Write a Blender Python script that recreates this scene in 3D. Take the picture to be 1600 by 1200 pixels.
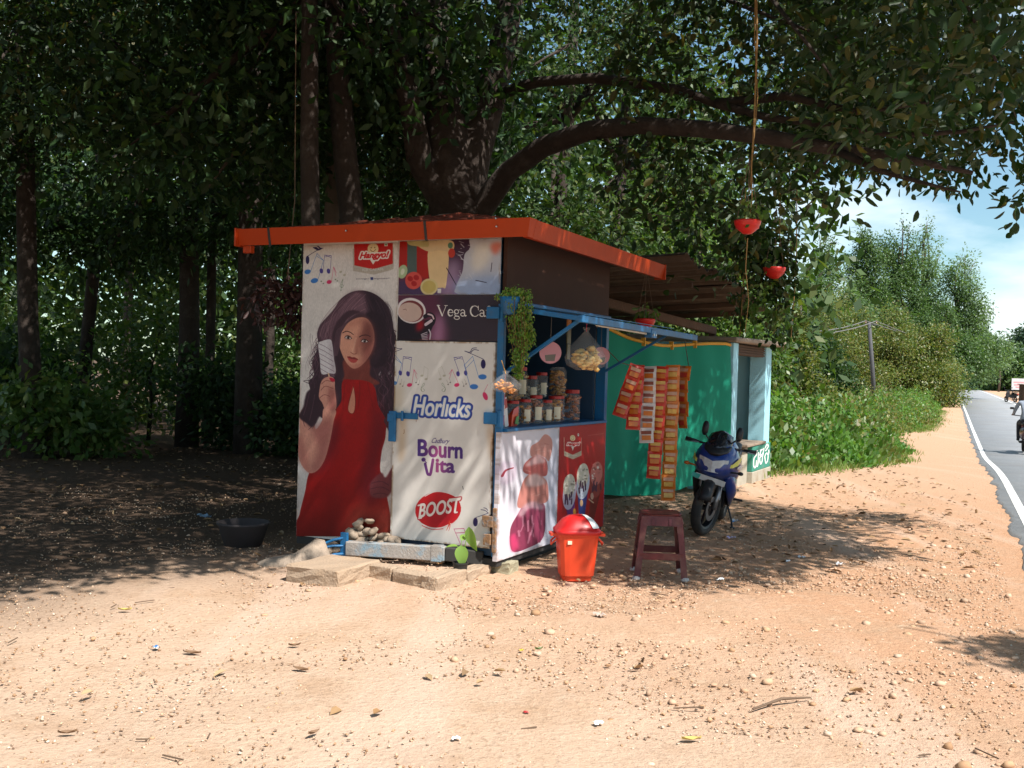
import bpy, bmesh, math, random
import numpy as np
from mathutils import Vector, Matrix

random.seed(7)
RNG = np.random.default_rng(7)
for o in list(bpy.data.objects):
    bpy.data.objects.remove(o)
SC = bpy.context.scene
COL = SC.collection
PI = math.pi

# ------------------------------------------------------------------ camera
EYE, FPX, ROLL, HOR = 1.5, 1640.0, 0.029, 577.0
_p = math.atan(-(600 - HOR) * math.cos(ROLL) / FPX)
FWD = np.array([0, math.cos(_p), math.sin(_p)])
_u0 = np.cross([1., 0, 0], FWD)
RGT = math.cos(ROLL) * np.array([1., 0, 0]) + math.sin(ROLL) * _u0
UPV = np.cross(RGT, FWD)
cd = bpy.data.cameras.new('camera')
cam = bpy.data.objects.new('camera', cd)
COL.objects.link(cam)
cd.sensor_width = 36.0
cd.lens = 36.0 * FPX / 1600.0
cd.clip_start, cd.clip_end = 0.05, 4000
M = Matrix(((RGT[0], UPV[0], -FWD[0], 0), (RGT[1], UPV[1], -FWD[1], 0), (RGT[2], UPV[2], -FWD[2], EYE), (0, 0, 0, 1)))
cam.matrix_world = M
SC.camera = cam

# ------------------------------------------------------------------ sky, sun, exposure
SUN_EL = math.radians(53)
SUN_AZ = math.atan2(0.66, -0.75)
SUN = np.array([math.sin(SUN_AZ) * math.cos(SUN_EL), math.cos(SUN_AZ) * math.cos(SUN_EL), math.sin(SUN_EL)])
world = bpy.data.worlds.new('World')
SC.world = world
world.use_nodes = True
wn, wl = world.node_tree.nodes, world.node_tree.links
wn.clear()
w_out = wn.new('ShaderNodeOutputWorld')
w_bg = wn.new('ShaderNodeBackground')
w_sky = wn.new('ShaderNodeTexSky')
w_sky.sky_type = 'NISHITA'
w_sky.sun_disc = False
w_sky.sun_elevation = SUN_EL
w_sky.sun_rotation = SUN_AZ
w_sky.air_density, w_sky.dust_density, w_sky.ozone_density = 1.0, 0.6, 1.6
w_tc = wn.new('ShaderNodeTexCoord')
w_map = wn.new('ShaderNodeMapping')
w_map.inputs['Scale'].default_value = (1.0, 1.0, 3.2)
w_map.inputs['Location'].default_value = (0.33, 0.15, 0.1)
w_noise = wn.new('ShaderNodeTexNoise')
w_noise.inputs['Scale'].default_value = 3.1
w_noise.inputs['Detail'].default_value = 8
w_noise.inputs['Roughness'].default_value = 0.52
w_ramp = wn.new('ShaderNodeValToRGB')
w_ramp.color_ramp.elements[0].position = 0.49
w_ramp.color_ramp.elements[1].position = 0.68
w_mix = wn.new('ShaderNodeMixRGB')
w_mix.inputs['Color2'].default_value = (8.6, 9.4, 9.8, 1)
wl.new(w_tc.outputs['Generated'], w_map.inputs['Vector'])
wl.new(w_map.outputs['Vector'], w_noise.inputs['Vector'])
wl.new(w_noise.outputs['Fac'], w_ramp.inputs['Fac'])
wl.new(w_ramp.outputs['Color'], w_mix.inputs['Fac'])
w_tint = wn.new('ShaderNodeMixRGB')
w_tint.blend_type = 'MULTIPLY'
w_tint.inputs['Fac'].default_value = 1
w_tint.inputs['Color2'].default_value = (.95, 1.12, 1.08, 1)
wl.new(w_sky.outputs['Color'], w_tint.inputs['Color1'])
wl.new(w_tint.outputs['Color'], w_mix.inputs['Color1'])
wl.new(w_mix.outputs['Color'], w_bg.inputs['Color'])
w_bg.inputs['Strength'].default_value = 0.085
wl.new(w_bg.outputs['Background'], w_out.inputs['Surface'])

sd = bpy.data.lights.new('sun', 'SUN')
sd.energy = 5.0
sd.angle = math.radians(0.53)
sd.color = (1.0, 0.955, 0.90)
so = bpy.data.objects.new('sun', sd)
COL.objects.link(so)
so.rotation_euler = Vector(-SUN).to_track_quat('-Z', 'Y').to_euler()

vs = SC.view_settings
SC.display_settings.display_device = 'sRGB'
vs.view_transform = 'Standard'
vs.look = 'None'
vs.exposure = 0.8
vs.gamma = 1.0
vs.use_curve_mapping = False
SC.render.engine = 'CYCLES'
cy = SC.cycles
cy.use_denoising = True
cy.max_bounces, cy.diffuse_bounces, cy.glossy_bounces = 6, 4, 3
cy.transmission_bounces, cy.transparent_max_bounces = 6, 10
cy.caustics_reflective = cy.caustics_refractive = False
cy.sample_clamp_indirect = 6.0

# ------------------------------------------------------------------ measuring helpers
def ray(px, py):
    d = FWD + RGT * (px - 800) / FPX - UPV * (py - 600) / FPX
    return d / d[1]

def at(px, py, Y):
    """point seen at (px, py) of the 1600 x 1200 photograph, Y metres in front of the camera"""
    return np.array([0, 0, EYE]) + ray(px, py) * Y

def _ss(a, b, x):
    t = np.clip((x - a) / (b - a), 0, 1)
    return t * t * (3 - 2 * t)

def zg(x, y):
    """ground height"""
    x, y = np.asarray(x, float), np.asarray(y, float)
    z = -0.38 * _ss(15, 28, y) * (1 - _ss(40, 92, y)) + 0.4 * _ss(80, 150, y)
    z = z + 0.055 * np.exp(-(((x + .62) / .42) ** 4 + ((y - 7.75) / .38) ** 4))
    return z

def gnd(px, py):
    d = ray(px, py)
    t = 8.0
    for _ in range(60):
        p = np.array([0, 0, EYE]) + d * t
        t += (p[2] - float(zg(p[0], p[1]))) / max(-d[2], .004) * .7
    return np.array([0, 0, EYE]) + d * t

# the stall's own axes: X along its counter side (away from us), Y along its poster side (to the left)
TH = 0.4505
K0 = np.array([-0.0908, 7.56, 0.0])
AX = np.array([math.sin(TH), math.cos(TH), 0.0])
AY = np.array([-math.cos(TH), math.sin(TH), 0.0])
SITE_RZ = PI / 2 - TH

def site(x, y, z=0.0):
    return K0 + AX * x + AY * y + np.array([0, 0, z])

# ------------------------------------------------------------------ materials
MATS = {}

def _new(name):
    m = bpy.data.materials.new(name)
    m.use_nodes = True
    m.node_tree.nodes.clear()
    return m, m.node_tree.nodes, m.node_tree.links

def pm(name, col, rough=0.6, var=0.18, scale=6.0, bump=0.0, bscale=40.0, metal=0.0, spec=0.4, dirt=None, dirt_amt=0.5, dscale=3.0, coat=0.0):
    """principled paint / plastic / stone with noise-driven colour variation, wear blotches and fine relief"""
    if name in MATS:
        return MATS[name]
    m, n, l = _new(name)
    out = n.new('ShaderNodeOutputMaterial')
    b = n.new('ShaderNodeBsdfPrincipled')
    tc = n.new('ShaderNodeTexCoord')
    nz = n.new('ShaderNodeTexNoise')
    nz.inputs['Scale'].default_value = scale
    nz.inputs['Detail'].default_value = 6
    l.new(tc.outputs['Object'], nz.inputs['Vector'])
    mx = n.new('ShaderNodeMixRGB')
    mx.inputs['Color1'].default_value = (*[c * (1 - var) for c in col], 1)
    mx.inputs['Color2'].default_value = (*[min(1, c * (1 + var)) for c in col], 1)
    l.new(nz.outputs['Fac'], mx.inputs['Fac'])
    res = mx.outputs['Color']
    if dirt is not None:
        nd = n.new('ShaderNodeTexNoise')
        nd.inputs['Scale'].default_value = dscale
        nd.inputs['Detail'].default_value = 9
        nd.inputs['Roughness'].default_value = 0.65
        l.new(tc.outputs['Object'], nd.inputs['Vector'])
        rp = n.new('ShaderNodeValToRGB')
        rp.color_ramp.elements[0].position = 0.5
        rp.color_ramp.elements[1].position = 0.72
        l.new(nd.outputs['Fac'], rp.inputs['Fac'])
        mu = n.new('ShaderNodeMath')
        mu.operation = 'MULTIPLY'
        mu.inputs[1].default_value = dirt_amt
        l.new(rp.outputs['Color'], mu.inputs[0])
        m2 = n.new('ShaderNodeMixRGB')
        m2.inputs['Color2'].default_value = (*dirt, 1)
        l.new(mu.outputs[0], m2.inputs['Fac'])
        l.new(res, m2.inputs['Color1'])
        res = m2.outputs['Color']
    l.new(res, b.inputs['Base Color'])
    b.inputs['Roughness'].default_value = rough
    b.inputs['Metallic'].default_value = metal
    b.inputs['Specular IOR Level'].default_value = spec
    b.inputs['Coat Weight'].default_value = coat
    if bump > 0:
        nb = n.new('ShaderNodeTexNoise')
        nb.inputs['Scale'].default_value = bscale
        nb.inputs['Detail'].default_value = 5
        l.new(tc.outputs['Object'], nb.inputs['Vector'])
        bp = n.new('ShaderNodeBump')
        bp.inputs['Strength'].default_value = bump
        bp.inputs['Distance'].default_value = 0.02
        l.new(nb.outputs['Fac'], bp.inputs['Height'])
        l.new(bp.outputs['Normal'], b.inputs['Normal'])
    l.new(b.outputs['BSDF'], out.inputs['Surface'])
    MATS[name] = m
    return m

def island_mat(name, cols, rough=0.5, trans=0.0, tcol=None, spec=0.4):
    """colour drawn per loose piece (leaf, pebble) from a ramp"""
    if name in MATS:
        return MATS[name]
    m, n, l = _new(name)
    out = n.new('ShaderNodeOutputMaterial')
    b = n.new('ShaderNodeBsdfPrincipled')
    g = n.new('ShaderNodeNewGeometry')
    rp = n.new('ShaderNodeValToRGB')
    el = rp.color_ramp.elements
    el[0].position, el[0].color = 0.0, (*cols[0], 1)
    el[1].position, el[1].color = 1.0, (*cols[-1], 1)
    for i, c in enumerate(cols[1:-1]):
        e = el.new((i + 1) / (len(cols) - 1))
        e.color = (*c, 1)
    l.new(g.outputs['Random Per Island'], rp.inputs['Fac'])
    l.new(rp.outputs['Color'], b.inputs['Base Color'])
    b.inputs['Roughness'].default_value = rough
    b.inputs['Specular IOR Level'].default_value = spec
    if trans > 0:
        t = n.new('ShaderNodeBsdfTranslucent')
        mt = n.new('ShaderNodeMixRGB')
        mt.blend_type = 'MULTIPLY'
        mt.inputs['Fac'].default_value = 1
        mt.inputs['Color2'].default_value = (*(tcol or (2.2, 2.4, 0.9)), 1)
        l.new(rp.outputs['Color'], mt.inputs['Color1'])
        l.new(mt.outputs['Color'], t.inputs['Color'])
        ms = n.new('ShaderNodeMixShader')
        ms.inputs['Fac'].default_value = trans
        l.new(b.outputs['BSDF'], ms.inputs[1])
        l.new(t.outputs['BSDF'], ms.inputs[2])
        l.new(ms.outputs['Shader'], out.inputs['Surface'])
    else:
        l.new(b.outputs['BSDF'], out.inputs['Surface'])
    MATS[name] = m
    return m

def clear_mat(name, col=(1, 1, 1), fac=0.82, rough=0.08):
    """thin clear plastic: mostly see-through, a little gloss"""
    if name in MATS:
        return MATS[name]
    m, n, l = _new(name)
    out = n.new('ShaderNodeOutputMaterial')
    t = n.new('ShaderNodeBsdfTransparent')
    t.inputs['Color'].default_value = (*col, 1)
    g = n.new('ShaderNodeBsdfPrincipled')
    g.inputs['Base Color'].default_value = (.75, .75, .75, 1)
    g.inputs['Roughness'].default_value = rough
    nz = n.new('ShaderNodeTexNoise')
    nz.inputs['Scale'].default_value = 22
    bp = n.new('ShaderNodeBump')
    bp.inputs['Strength'].default_value = 0.5
    l.new(nz.outputs['Fac'], bp.inputs['Height'])
    l.new(bp.outputs['Normal'], g.inputs['Normal'])
    ms = n.new('ShaderNodeMixShader')
    ms.inputs['Fac'].default_value = 1 - fac
    l.new(t.outputs['BSDF'], ms.inputs[1])
    l.new(g.outputs['BSDF'], ms.inputs[2])
    l.new(ms.outputs['Shader'], out.inputs['Surface'])
    MATS[name] = m
    return m

# ------------------------------------------------------------------ object helpers
def tag(o, label=None, cat=None, group=None, kind=None):
    for k, v in (('label', label), ('category', cat), ('group', group), ('kind', kind)):
        if v:
            o[k] = v
    return o

def empty(name, loc, label=None, cat=None, group=None, rz=0.0):
    o = bpy.data.objects.new(name, None)
    o.empty_display_size = 0.1
    COL.objects.link(o)
    o.location = [float(v) for v in loc]
    o.rotation_euler = (0, 0, rz)
    return tag(o, label, cat, group)

def link(name, me, mat=None, parent=None, loc=None, smooth=False):
    o = bpy.data.objects.new(name, me)
    if mat is not None and not me.materials:
        for m_ in (mat if isinstance(mat, (list, tuple)) else [mat]):
            me.materials.append(m_)
    if smooth:
        me.polygons.foreach_set('use_smooth', [True] * len(me.polygons))
    COL.objects.link(o)
    if parent is not None:
        o.parent = parent
    if loc is not None:
        o.location = [float(v) for v in loc]
    return o

class MB:
    def __init__(self):
        self.v, self.f, self.mi = [], [], []
    def add(self, vs_, fs_, mi=0):
        b = len(self.v)
        self.v += [tuple(float(c) for c in p) for p in vs_]
        self.f += [tuple(i + b for i in f) for f in fs_]
        self.mi += [mi] * len(fs_)
        return self
    def box(self, x0, x1, y0, y1, z0, z1, mi=0, rot=None, ctr=None):
        vs_ = [(x0, y0, z0), (x1, y0, z0), (x1, y1, z0), (x0, y1, z0), (x0, y0, z1), (x1, y0, z1), (x1, y1, z1), (x0, y1, z1)]
        if rot is not None:
            c = Vector(ctr if ctr is not None else ((x0 + x1) / 2, (y0 + y1) / 2, (z0 + z1) / 2))
            vs_ = [tuple(c + rot @ (Vector(p) - c)) for p in vs_]
        return self.add(vs_, [(0, 3, 2, 1), (4, 5, 6, 7), (0, 1, 5, 4), (1, 2, 6, 5), (2, 3, 7, 6), (3, 0, 4, 7)], mi)
    def bar(self, a, b, w, h=None, mi=0, up=(0, 0, 1)):
        """straight bar of rectangular section from a to b"""
        h = w if h is None else h
        a, b = Vector(a), Vector(b)
        d = (b - a).normalized()
        u = Vector(up)
        if abs(d.dot(u)) > .98:
            u = Vector((1, 0, 0))
        s = d.cross(u).normalized()
        u = s.cross(d)
        vs_ = []
        for p in (a, b):
            for i, j in ((-1, -1), (1, -1), (1, 1), (-1, 1)):
                vs_.append(p + s * (i * w / 2) + u * (j * h / 2))
        return self.add(vs_, [(0, 1, 2, 3), (7, 6, 5, 4), (0, 4, 5, 1), (1, 5, 6, 2), (2, 6, 7, 3), (3, 7, 4, 0)], mi)
    def tube(self, pts, radii, n=8, mi=0, caps=True, noise_=0.0):
        pts = [Vector([float(c) for c in p]) for p in pts]
        if not isinstance(radii, (list, tuple, np.ndarray)):
            radii = [radii] * len(pts)
        rings = []
        pu = None
        for i, p in enumerate(pts):
            d = (pts[min(i + 1, len(pts) - 1)] - pts[max(i - 1, 0)]).normalized()
            if pu is None:
                pu = Vector((0, 0, 1)) if abs(d.z) < .9 else Vector((1, 0, 0))
            s = d.cross(pu).normalized()
            pu = s.cross(d).normalized()
            r = []
            for k in range(n):
                t = 2 * PI * k / n
                rr = radii[i] * (1 + (random.uniform(-noise_, noise_) if noise_ else 0))
                r.append(p + (s * math.cos(t) + pu * math.sin(t)) * rr)
            rings.append(r)
        return self.loft(rings, mi, caps)
    def loft(self, rings, mi=0, caps=True, closed=True):
        n = len(rings[0])
        vs_ = [p for r in rings for p in r]
        fs_ = []
        for i in range(len(rings) - 1):
            for k in range(n if closed else n - 1):
                k2 = (k + 1) % n
                fs_.append((i * n + k, i * n + k2, (i + 1) * n + k2, (i + 1) * n + k))
        if caps and closed:
            fs_.append(tuple(range(n))[::-1])
            fs_.append(tuple((len(rings) - 1) * n + k for k in range(n)))
        return self.add(vs_, fs_, mi)
    def lathe(self, prof, n=16, c=(0, 0, 0), mi=0, caps=True, axis='z', sx=1, sy=1):
        rings = []
        for r, z in prof:
            ring = []
            for k in range(n):
                t = 2 * PI * k / n
                x, y = r * math.cos(t) * sx, r * math.sin(t) * sy
                p = (x, y, z) if axis == 'z' else ((z, x, y) if axis == 'x' else (y, z, x))
                ring.append((p[0] + c[0], p[1] + c[1], p[2] + c[2]))
            rings.append(ring)
        return self.loft(rings, mi, caps)
    def ball(self, c, r, n=10, mi=0, sc=(1, 1, 1)):
        prof = [(max(1e-4, math.sin(PI * i / (n // 2 + 1))) , -math.cos(PI * i / (n // 2 + 1))) for i in range(n // 2 + 2)]
        rings = [[(c[0] + r * sc[0] * a * math.cos(2 * PI * k / n), c[1] + r * sc[1] * a * math.sin(2 * PI * k / n), c[2] + r * sc[2] * z) for k in range(n)] for a, z in prof]
        return self.loft(rings, mi, True)
    def mesh(self, name, bevel=0.0, seg=1):
        me = bpy.data.meshes.new(name)
        me.from_pydata(self.v, [], self.f)
        me.polygons.foreach_set('material_index', self.mi)
        bm = bmesh.new()
        bm.from_mesh(me)
        bmesh.ops.recalc_face_normals(bm, faces=bm.faces)
        if bevel > 0:
            eds = [e for e in bm.edges if len(e.link_faces) == 2 and e.calc_face_angle(0) > .6]
            bmesh.ops.bevel(bm, geom=eds, offset=bevel, segments=seg, profile=.5, affect='EDGES', clamp_overlap=True)
        bm.to_mesh(me)
        bm.free()
        me.update()
        return me
    def build(self, name, mat, parent=None, loc=None, smooth=False, bevel=0.0, seg=1):
        return link(name, self.mesh(name, bevel, seg), mat, parent, loc, smooth)

def box(name, mat, parent, x0, x1, y0, y1, z0, z1, bevel=0.0):
    return MB().box(x0, x1, y0, y1, z0, z1).build(name, mat, parent, bevel=bevel)

def np_mesh(name, V, F):
    """fast mesh from numpy arrays; F has a fixed number of corners"""
    me = bpy.data.meshes.new(name)
    k = F.shape[1]
    me.vertices.add(len(V))
    me.vertices.foreach_set('co', np.ascontiguousarray(V, dtype=np.float32).ravel())
    me.loops.add(F.size)
    me.loops.foreach_set('vertex_index', np.ascontiguousarray(F, dtype=np.int32).ravel())
    me.polygons.add(len(F))
    me.polygons.foreach_set('loop_start', np.arange(0, F.size, k, dtype=np.int32))
    me.update(calc_edges=True)
    return me

def unit(v):
    return v / np.maximum(np.linalg.norm(v, axis=-1, keepdims=True), 1e-9)

def leaf_mesh(name, C, D, N, L, W, detail=2, fold=0.25, curl=0.0):
    C, D = np.asarray(C), unit(np.asarray(D))
    S = unit(np.cross(D, N))
    N = np.cross(S, D)
    L = np.asarray(L).reshape(-1, 1) * np.ones((len(C), 1))
    W = np.asarray(W).reshape(-1, 1) * np.ones((len(C), 1))
    base, tip = C - D * L / 2, C + D * L / 2 - N * L * curl
    n = len(C)
    if detail == 3:
        up = N * W * fold
        V = [base]
        for a, w in ((-.27, .40), (.02, .5), (.3, .34)):
            V.append(C + D * L * a + S * W * w + up * w * 2)
        V.append(tip)
        for a, w in ((.3, .34), (.02, .5), (-.27, .40)):
            V.append(C + D * L * a - S * W * w + up * w * 2)
        V = np.stack(V, 1).reshape(-1, 3)
        i = np.arange(n)[:, None] * 8
        F = np.concatenate([i + np.array([[0, 1, 2, 3, 4]]), i + np.array([[0, 4, 5, 6, 7]])], 1).reshape(-1, 5)
    elif detail == 2:
        up = N * W * fold
        r1, r2 = C - D * L * .2 + S * W * .46 + up, C + D * L * .22 + S * W * .42 + up
        l1, l2 = C - D * L * .2 - S * W * .46 + up, C + D * L * .22 - S * W * .42 + up
        V = np.stack([base, r1, r2, tip, l2, l1], 1).reshape(-1, 3)
        i = np.arange(n)[:, None] * 6
        F = np.concatenate([i + np.array([[0, 1, 2, 3]]), i + np.array([[0, 3, 4, 5]])], 1).reshape(-1, 4)
    else:
        r, l_ = C - D * L * .03 + S * W * .5 , C - D * L * .03 - S * W * .5
        V = np.stack([base, r, tip, l_], 1).reshape(-1, 3)
        F = np.arange(n * 4).reshape(-1, 4)
    return np_mesh(name, V, F)

def rand_dirs(n, zbias=0.0):
    v = RNG.normal(size=(n, 3))
    v[:, 2] += zbias
    return unit(v)

def sprays(centres, per, spread, droop=-0.35):
    """leaf positions gathered round twig centres"""
    n = len(centres) * per
    C = np.repeat(centres, per, 0)
    off = np.clip(RNG.normal(size=(n, 3)), -1.7, 1.7) * spread
    D = unit(off + RNG.normal(size=(n, 3)) * spread * .5 + np.array([0, 0, droop * spread]))
    Nn = rand_dirs(n, 1.0)
    return C + off, D, Nn

def vnoise(x, y, seed=0):
    """value noise, vectorised"""
    r = np.random.default_rng(seed).random((256, 256))
    xi, yi = np.floor(x).astype(int), np.floor(y).astype(int)
    fx, fy = x - xi, y - yi
    fx, fy = fx * fx * (3 - 2 * fx), fy * fy * (3 - 2 * fy)
    g = lambda a, b: r[a % 256, b % 256]
    return (g(xi, yi) * (1 - fx) + g(xi + 1, yi) * fx) * (1 - fy) + (g(xi, yi + 1) * (1 - fx) + g(xi + 1, yi + 1) * fx) * fy

def inside(poly, x, y):
    x, y = np.asarray(x), np.asarray(y)
    c = np.zeros(x.shape, bool)
    p = np.asarray(poly, float)
    for i in range(len(p)):
        (x1, y1), (x2, y2) = p[i - 1], p[i]
        c ^= ((y1 > y) != (y2 > y)) & (x < (x2 - x1) * (y - y1) / (y2 - y1 + 1e-12) + x1)
    return c

# ================================================================== GROUND AND ROAD
def road_x(y):
    """x of the white edge line at depth y"""
    return 5.71 + (y - 11.6) * 0.42 - 0.00012 * np.maximum(y - 45, 0) ** 2

ROAD_W = 4.1
def road_off(x, y):
    """signed distance right of the white line"""
    return (np.asarray(x) - road_x(np.asarray(y, float))) * 0.922

def ground_material():
    m, n, l = _new('laterite_soil')
    out = n.new('ShaderNodeOutputMaterial')
    b = n.new('ShaderNodeBsdfPrincipled')
    b.inputs['Roughness'].default_value = 0.95
    b.inputs['Specular IOR Level'].default_value = 0.1
    tc = n.new('ShaderNodeTexCoord')
    sp = n.new('ShaderNodeSeparateXYZ')
    l.new(tc.outputs['Object'], sp.inputs[0])
    def noise(scale, det=6, rough=.55):
        z = n.new('ShaderNodeTexNoise')
        z.inputs['Scale'].default_value = scale
        z.inputs['Detail'].default_value = det
        z.inputs['Roughness'].default_value = rough
        l.new(tc.outputs['Object'], z.inputs['Vector'])
        return z.outputs['Fac']
    def mapr(v, a, bb, c=0, d=1):
        z = n.new('ShaderNodeMapRange')
        z.interpolation_type = 'SMOOTHSTEP'
        for k, q in (('From Min', a), ('From Max', bb), ('To Min', c), ('To Max', d)):
            z.inputs[k].default_value = q
        l.new(v, z.inputs['Value'])
        return z.outputs['Result']
    def math_(op, a, bb):
        z = n.new('ShaderNodeMath')
        z.operation = op
        for i, q in enumerate((a, bb)):
            if isinstance(q, (int, float)):
                z.inputs[i].default_value = q
            else:
                l.new(q, z.inputs[i])
        return z.outputs[0]
    def mix(f, a, bb):
        z = n.new('ShaderNodeMixRGB')
        for k, q in (('Fac', f), ('Color1', a), ('Color2', bb)):
            if isinstance(q, tuple):
                z.inputs[k].default_value = (*q, 1)
            elif isinstance(q, (int, float)):
                z.inputs[k].default_value = q
            else:
                l.new(q, z.inputs[k])
        return z.outputs['Color']
    # pale trodden sand towards the camera and left, redder gravelly soil round the stall and right
    zone = math_('ADD', math_('MULTIPLY', sp.outputs['X'], 0.16), math_('MULTIPLY', sp.outputs['Y'], 0.12))
    zone = math_('ADD', zone, math_('MULTIPLY', noise(.55, 4), 0.9))
    zone = mapr(zone, .85, 1.7)
    c = mix(zone, (.535, .38, .27), (.475, .275, .165))
    c = mix(mapr(noise(1.7, 8, .65), .45, .75), c, (.42, .275, .175))
    c = mix(math_('MULTIPLY', mapr(noise(9, 6, .6), .5, .78), .55), c, (.56, .43, .31))
    c = mix(math_('MULTIPLY', mapr(noise(38, 4, .6), .52, .72), .6), c, (.27, .17, .105))
    # faint wheel-worn bands running with the road
    mp = n.new('ShaderNodeMapping')
    mp.inputs['Rotation'].default_value = (0, 0, math.radians(23))
    mp.inputs['Scale'].default_value = (1.5, .16, 1)
    l.new(tc.outputs['Object'], mp.inputs['Vector'])
    nt = n.new('ShaderNodeTexNoise')
    nt.inputs['Scale'].default_value = 1.0
    nt.inputs['Detail'].default_value = 5
    l.new(mp.outputs['Vector'], nt.inputs['Vector'])
    c = mix(math_('MULTIPLY', mapr(nt.outputs['Fac'], .5, .66), .55), c, (.58, .43, .33))
    # trodden path beside the road
    path = math_('MULTIPLY', mapr(sp.outputs['Y'], 10, 17), .7)
    c = mix(path, c, (.49, .32, .21))
    # brown leaf mould left and beyond, made darker to deepen the tree shade
    mould_shade = math_('SUBTRACT', math_('ADD', sp.outputs['Y'], math_('MULTIPLY', noise(.8, 5), 3.0)), math_('MULTIPLY', sp.outputs['X'], 1.5))
    c = mix(math_('MULTIPLY', math_('MULTIPLY', mapr(mould_shade, 10.2, 14.5), .93), mapr(sp.outputs['X'], 3.5, 1.5)), c, (.078, .052, .036))
    l.new(c, b.inputs['Base Color'])
    vor = n.new('ShaderNodeTexVoronoi')
    vor.inputs['Scale'].default_value = 30
    l.new(tc.outputs['Object'], vor.inputs['Vector'])
    h = math_('ADD', math_('MULTIPLY', noise(19, 8, .75), .9), math_('MULTIPLY', noise(95, 4), .4))
    h = math_('ADD', h, math_('MULTIPLY', vor.outputs['Distance'], -.25))
    bp = n.new('ShaderNodeBump')
    bp.inputs['Strength'].default_value = 0.6
    bp.inputs['Distance'].default_value = 0.05
    l.new(h, bp.inputs['Height'])
    l.new(bp.outputs['Normal'], b.inputs['Normal'])
    l.new(b.outputs['BSDF'], out.inputs['Surface'])
    return m

def axis_samples(lo, hi, step, far, grow=1.25):
    mid = list(np.arange(lo, hi, step))
    a, s = hi, step
    up = []
    while a < far:
        up.append(a)
        s = min(s * grow, 60 if a > 130 else 1.2)
        a += s
    a, s = lo, step
    dn = []
    while a > -far:
        s = min(s * grow, 60)
        a -= s
        dn.append(a)
    return np.array(dn[::-1] + mid + up)

gx, gy = axis_samples(-6, 7, .10, 1500), axis_samples(3.2, 16, .10, 1500)
GX, GY = np.meshgrid(gx, gy)
GZ = zg(GX, GY)
micro = (vnoise(GX * 1.3, GY * 1.3, 1) - .5) * .04 + (vnoise(GX * 4, GY * 4, 2) - .5) * .012 + (vnoise(GX * 10, GY * 10, 3) - .5) * .008
GZ = GZ + micro * _ss(-.4, -1.6, road_off(GX, GY)) * (1 - _ss(14, 22, GY)) * _ss(-14, -6, GX)
GZ = np.where(road_off(GX, GY) > -.55, np.minimum(GZ, zg(GX, GY)), GZ)
nx, ny = len(gx), len(gy)
V = np.stack([GX.ravel(), GY.ravel(), GZ.ravel()], 1)
ii = np.arange(ny - 1)[:, None] * nx + np.arange(nx - 1)[None, :]
F = np.stack([ii, ii + 1, ii + nx + 1, ii + nx], -1).reshape(-1, 4)
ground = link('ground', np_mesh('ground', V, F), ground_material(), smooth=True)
tag(ground, kind='structure')

m_asph = pm('worn_asphalt', (.265, .27, .275), rough=.6, var=.25, scale=.8, bump=.35, bscale=120, dirt=(.26, .22, .18), dirt_amt=.35, dscale=.35, spec=.5)
m_line = pm('road_paint', (.78, .77, .72), rough=.6, var=.1, scale=3, bump=.1, dirt=(.30, .27, .24), dirt_amt=.85, dscale=3.5)
def strip(name, o0, o1, y0, y1, step, lift, mat, ragged=0.0):
    ys = np.concatenate([np.arange(y0, 60, step), np.arange(60, y1, step * 6)])
    rows = []
    ed = .04 if ragged else (o1 - o0) / 4
    for k in range(5):
        o = (o0, o0 + ed, (o0 + o1) / 2, o1 - ed, o1)[k]
        r = np.zeros_like(ys)
        if k != 2:
            kk = 0 if k < 2 else 4
            r = (vnoise(ys * 2.3, ys * 0 + kk, 5) - .5) * ragged + (vnoise(ys * 6.1, ys * 0 + kk, 6) - .5) * ragged * .6
        x = road_x(ys) + (o + r) / .922
        z = zg(x, ys) + lift
        if ragged and k in (0, 4):
            z = z - lift - .03
        rows.append(np.stack([x, ys, z], 1))
    V = np.stack(rows, 1).reshape(-1, 3)
    m = len(ys)
    i = np.arange(m - 1)[:, None] * 5 + np.arange(4)[None, :]
    F = np.stack([i, i + 1, i + 6, i + 5], -1).reshape(-1, 4)
    return tag(link(name, np_mesh(name, V, F), mat, smooth=False), kind='structure')
strip('road', -.18, ROAD_W, -40, 420, .1, .035, m_asph, ragged=.10)
strip('road_marking', -.05, .05, -40, 420, .25, .0395, m_line)
strip('road_marking', ROAD_W - .5, ROAD_W - .38, -40, 420, .25, .0395, m_line)

# ------------------------------------------------------------------ gravel, litter
def ico():
    t = (1 + 5 ** .5) / 2
    v = np.array([(-1, t, 0), (1, t, 0), (-1, -t, 0), (1, -t, 0), (0, -1, t), (0, 1, t), (0, -1, -t), (0, 1, -t), (t, 0, -1), (t, 0, 1), (-t, 0, -1), (-t, 0, 1)], float)
    f = np.array([(0, 11, 5), (0, 5, 1), (0, 1, 7), (0, 7, 10), (0, 10, 11), (1, 5, 9), (5, 11, 4), (11, 10, 2), (10, 7, 6), (7, 1, 8), (3, 9, 4), (3, 4, 2), (3, 2, 6), (3, 6, 8), (3, 8, 9), (4, 9, 5), (2, 4, 11), (6, 2, 10), (8, 6, 7), (9, 8, 1)])
    return v / np.linalg.norm(v[0]), f
ICO_V, ICO_F = ico()

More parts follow.
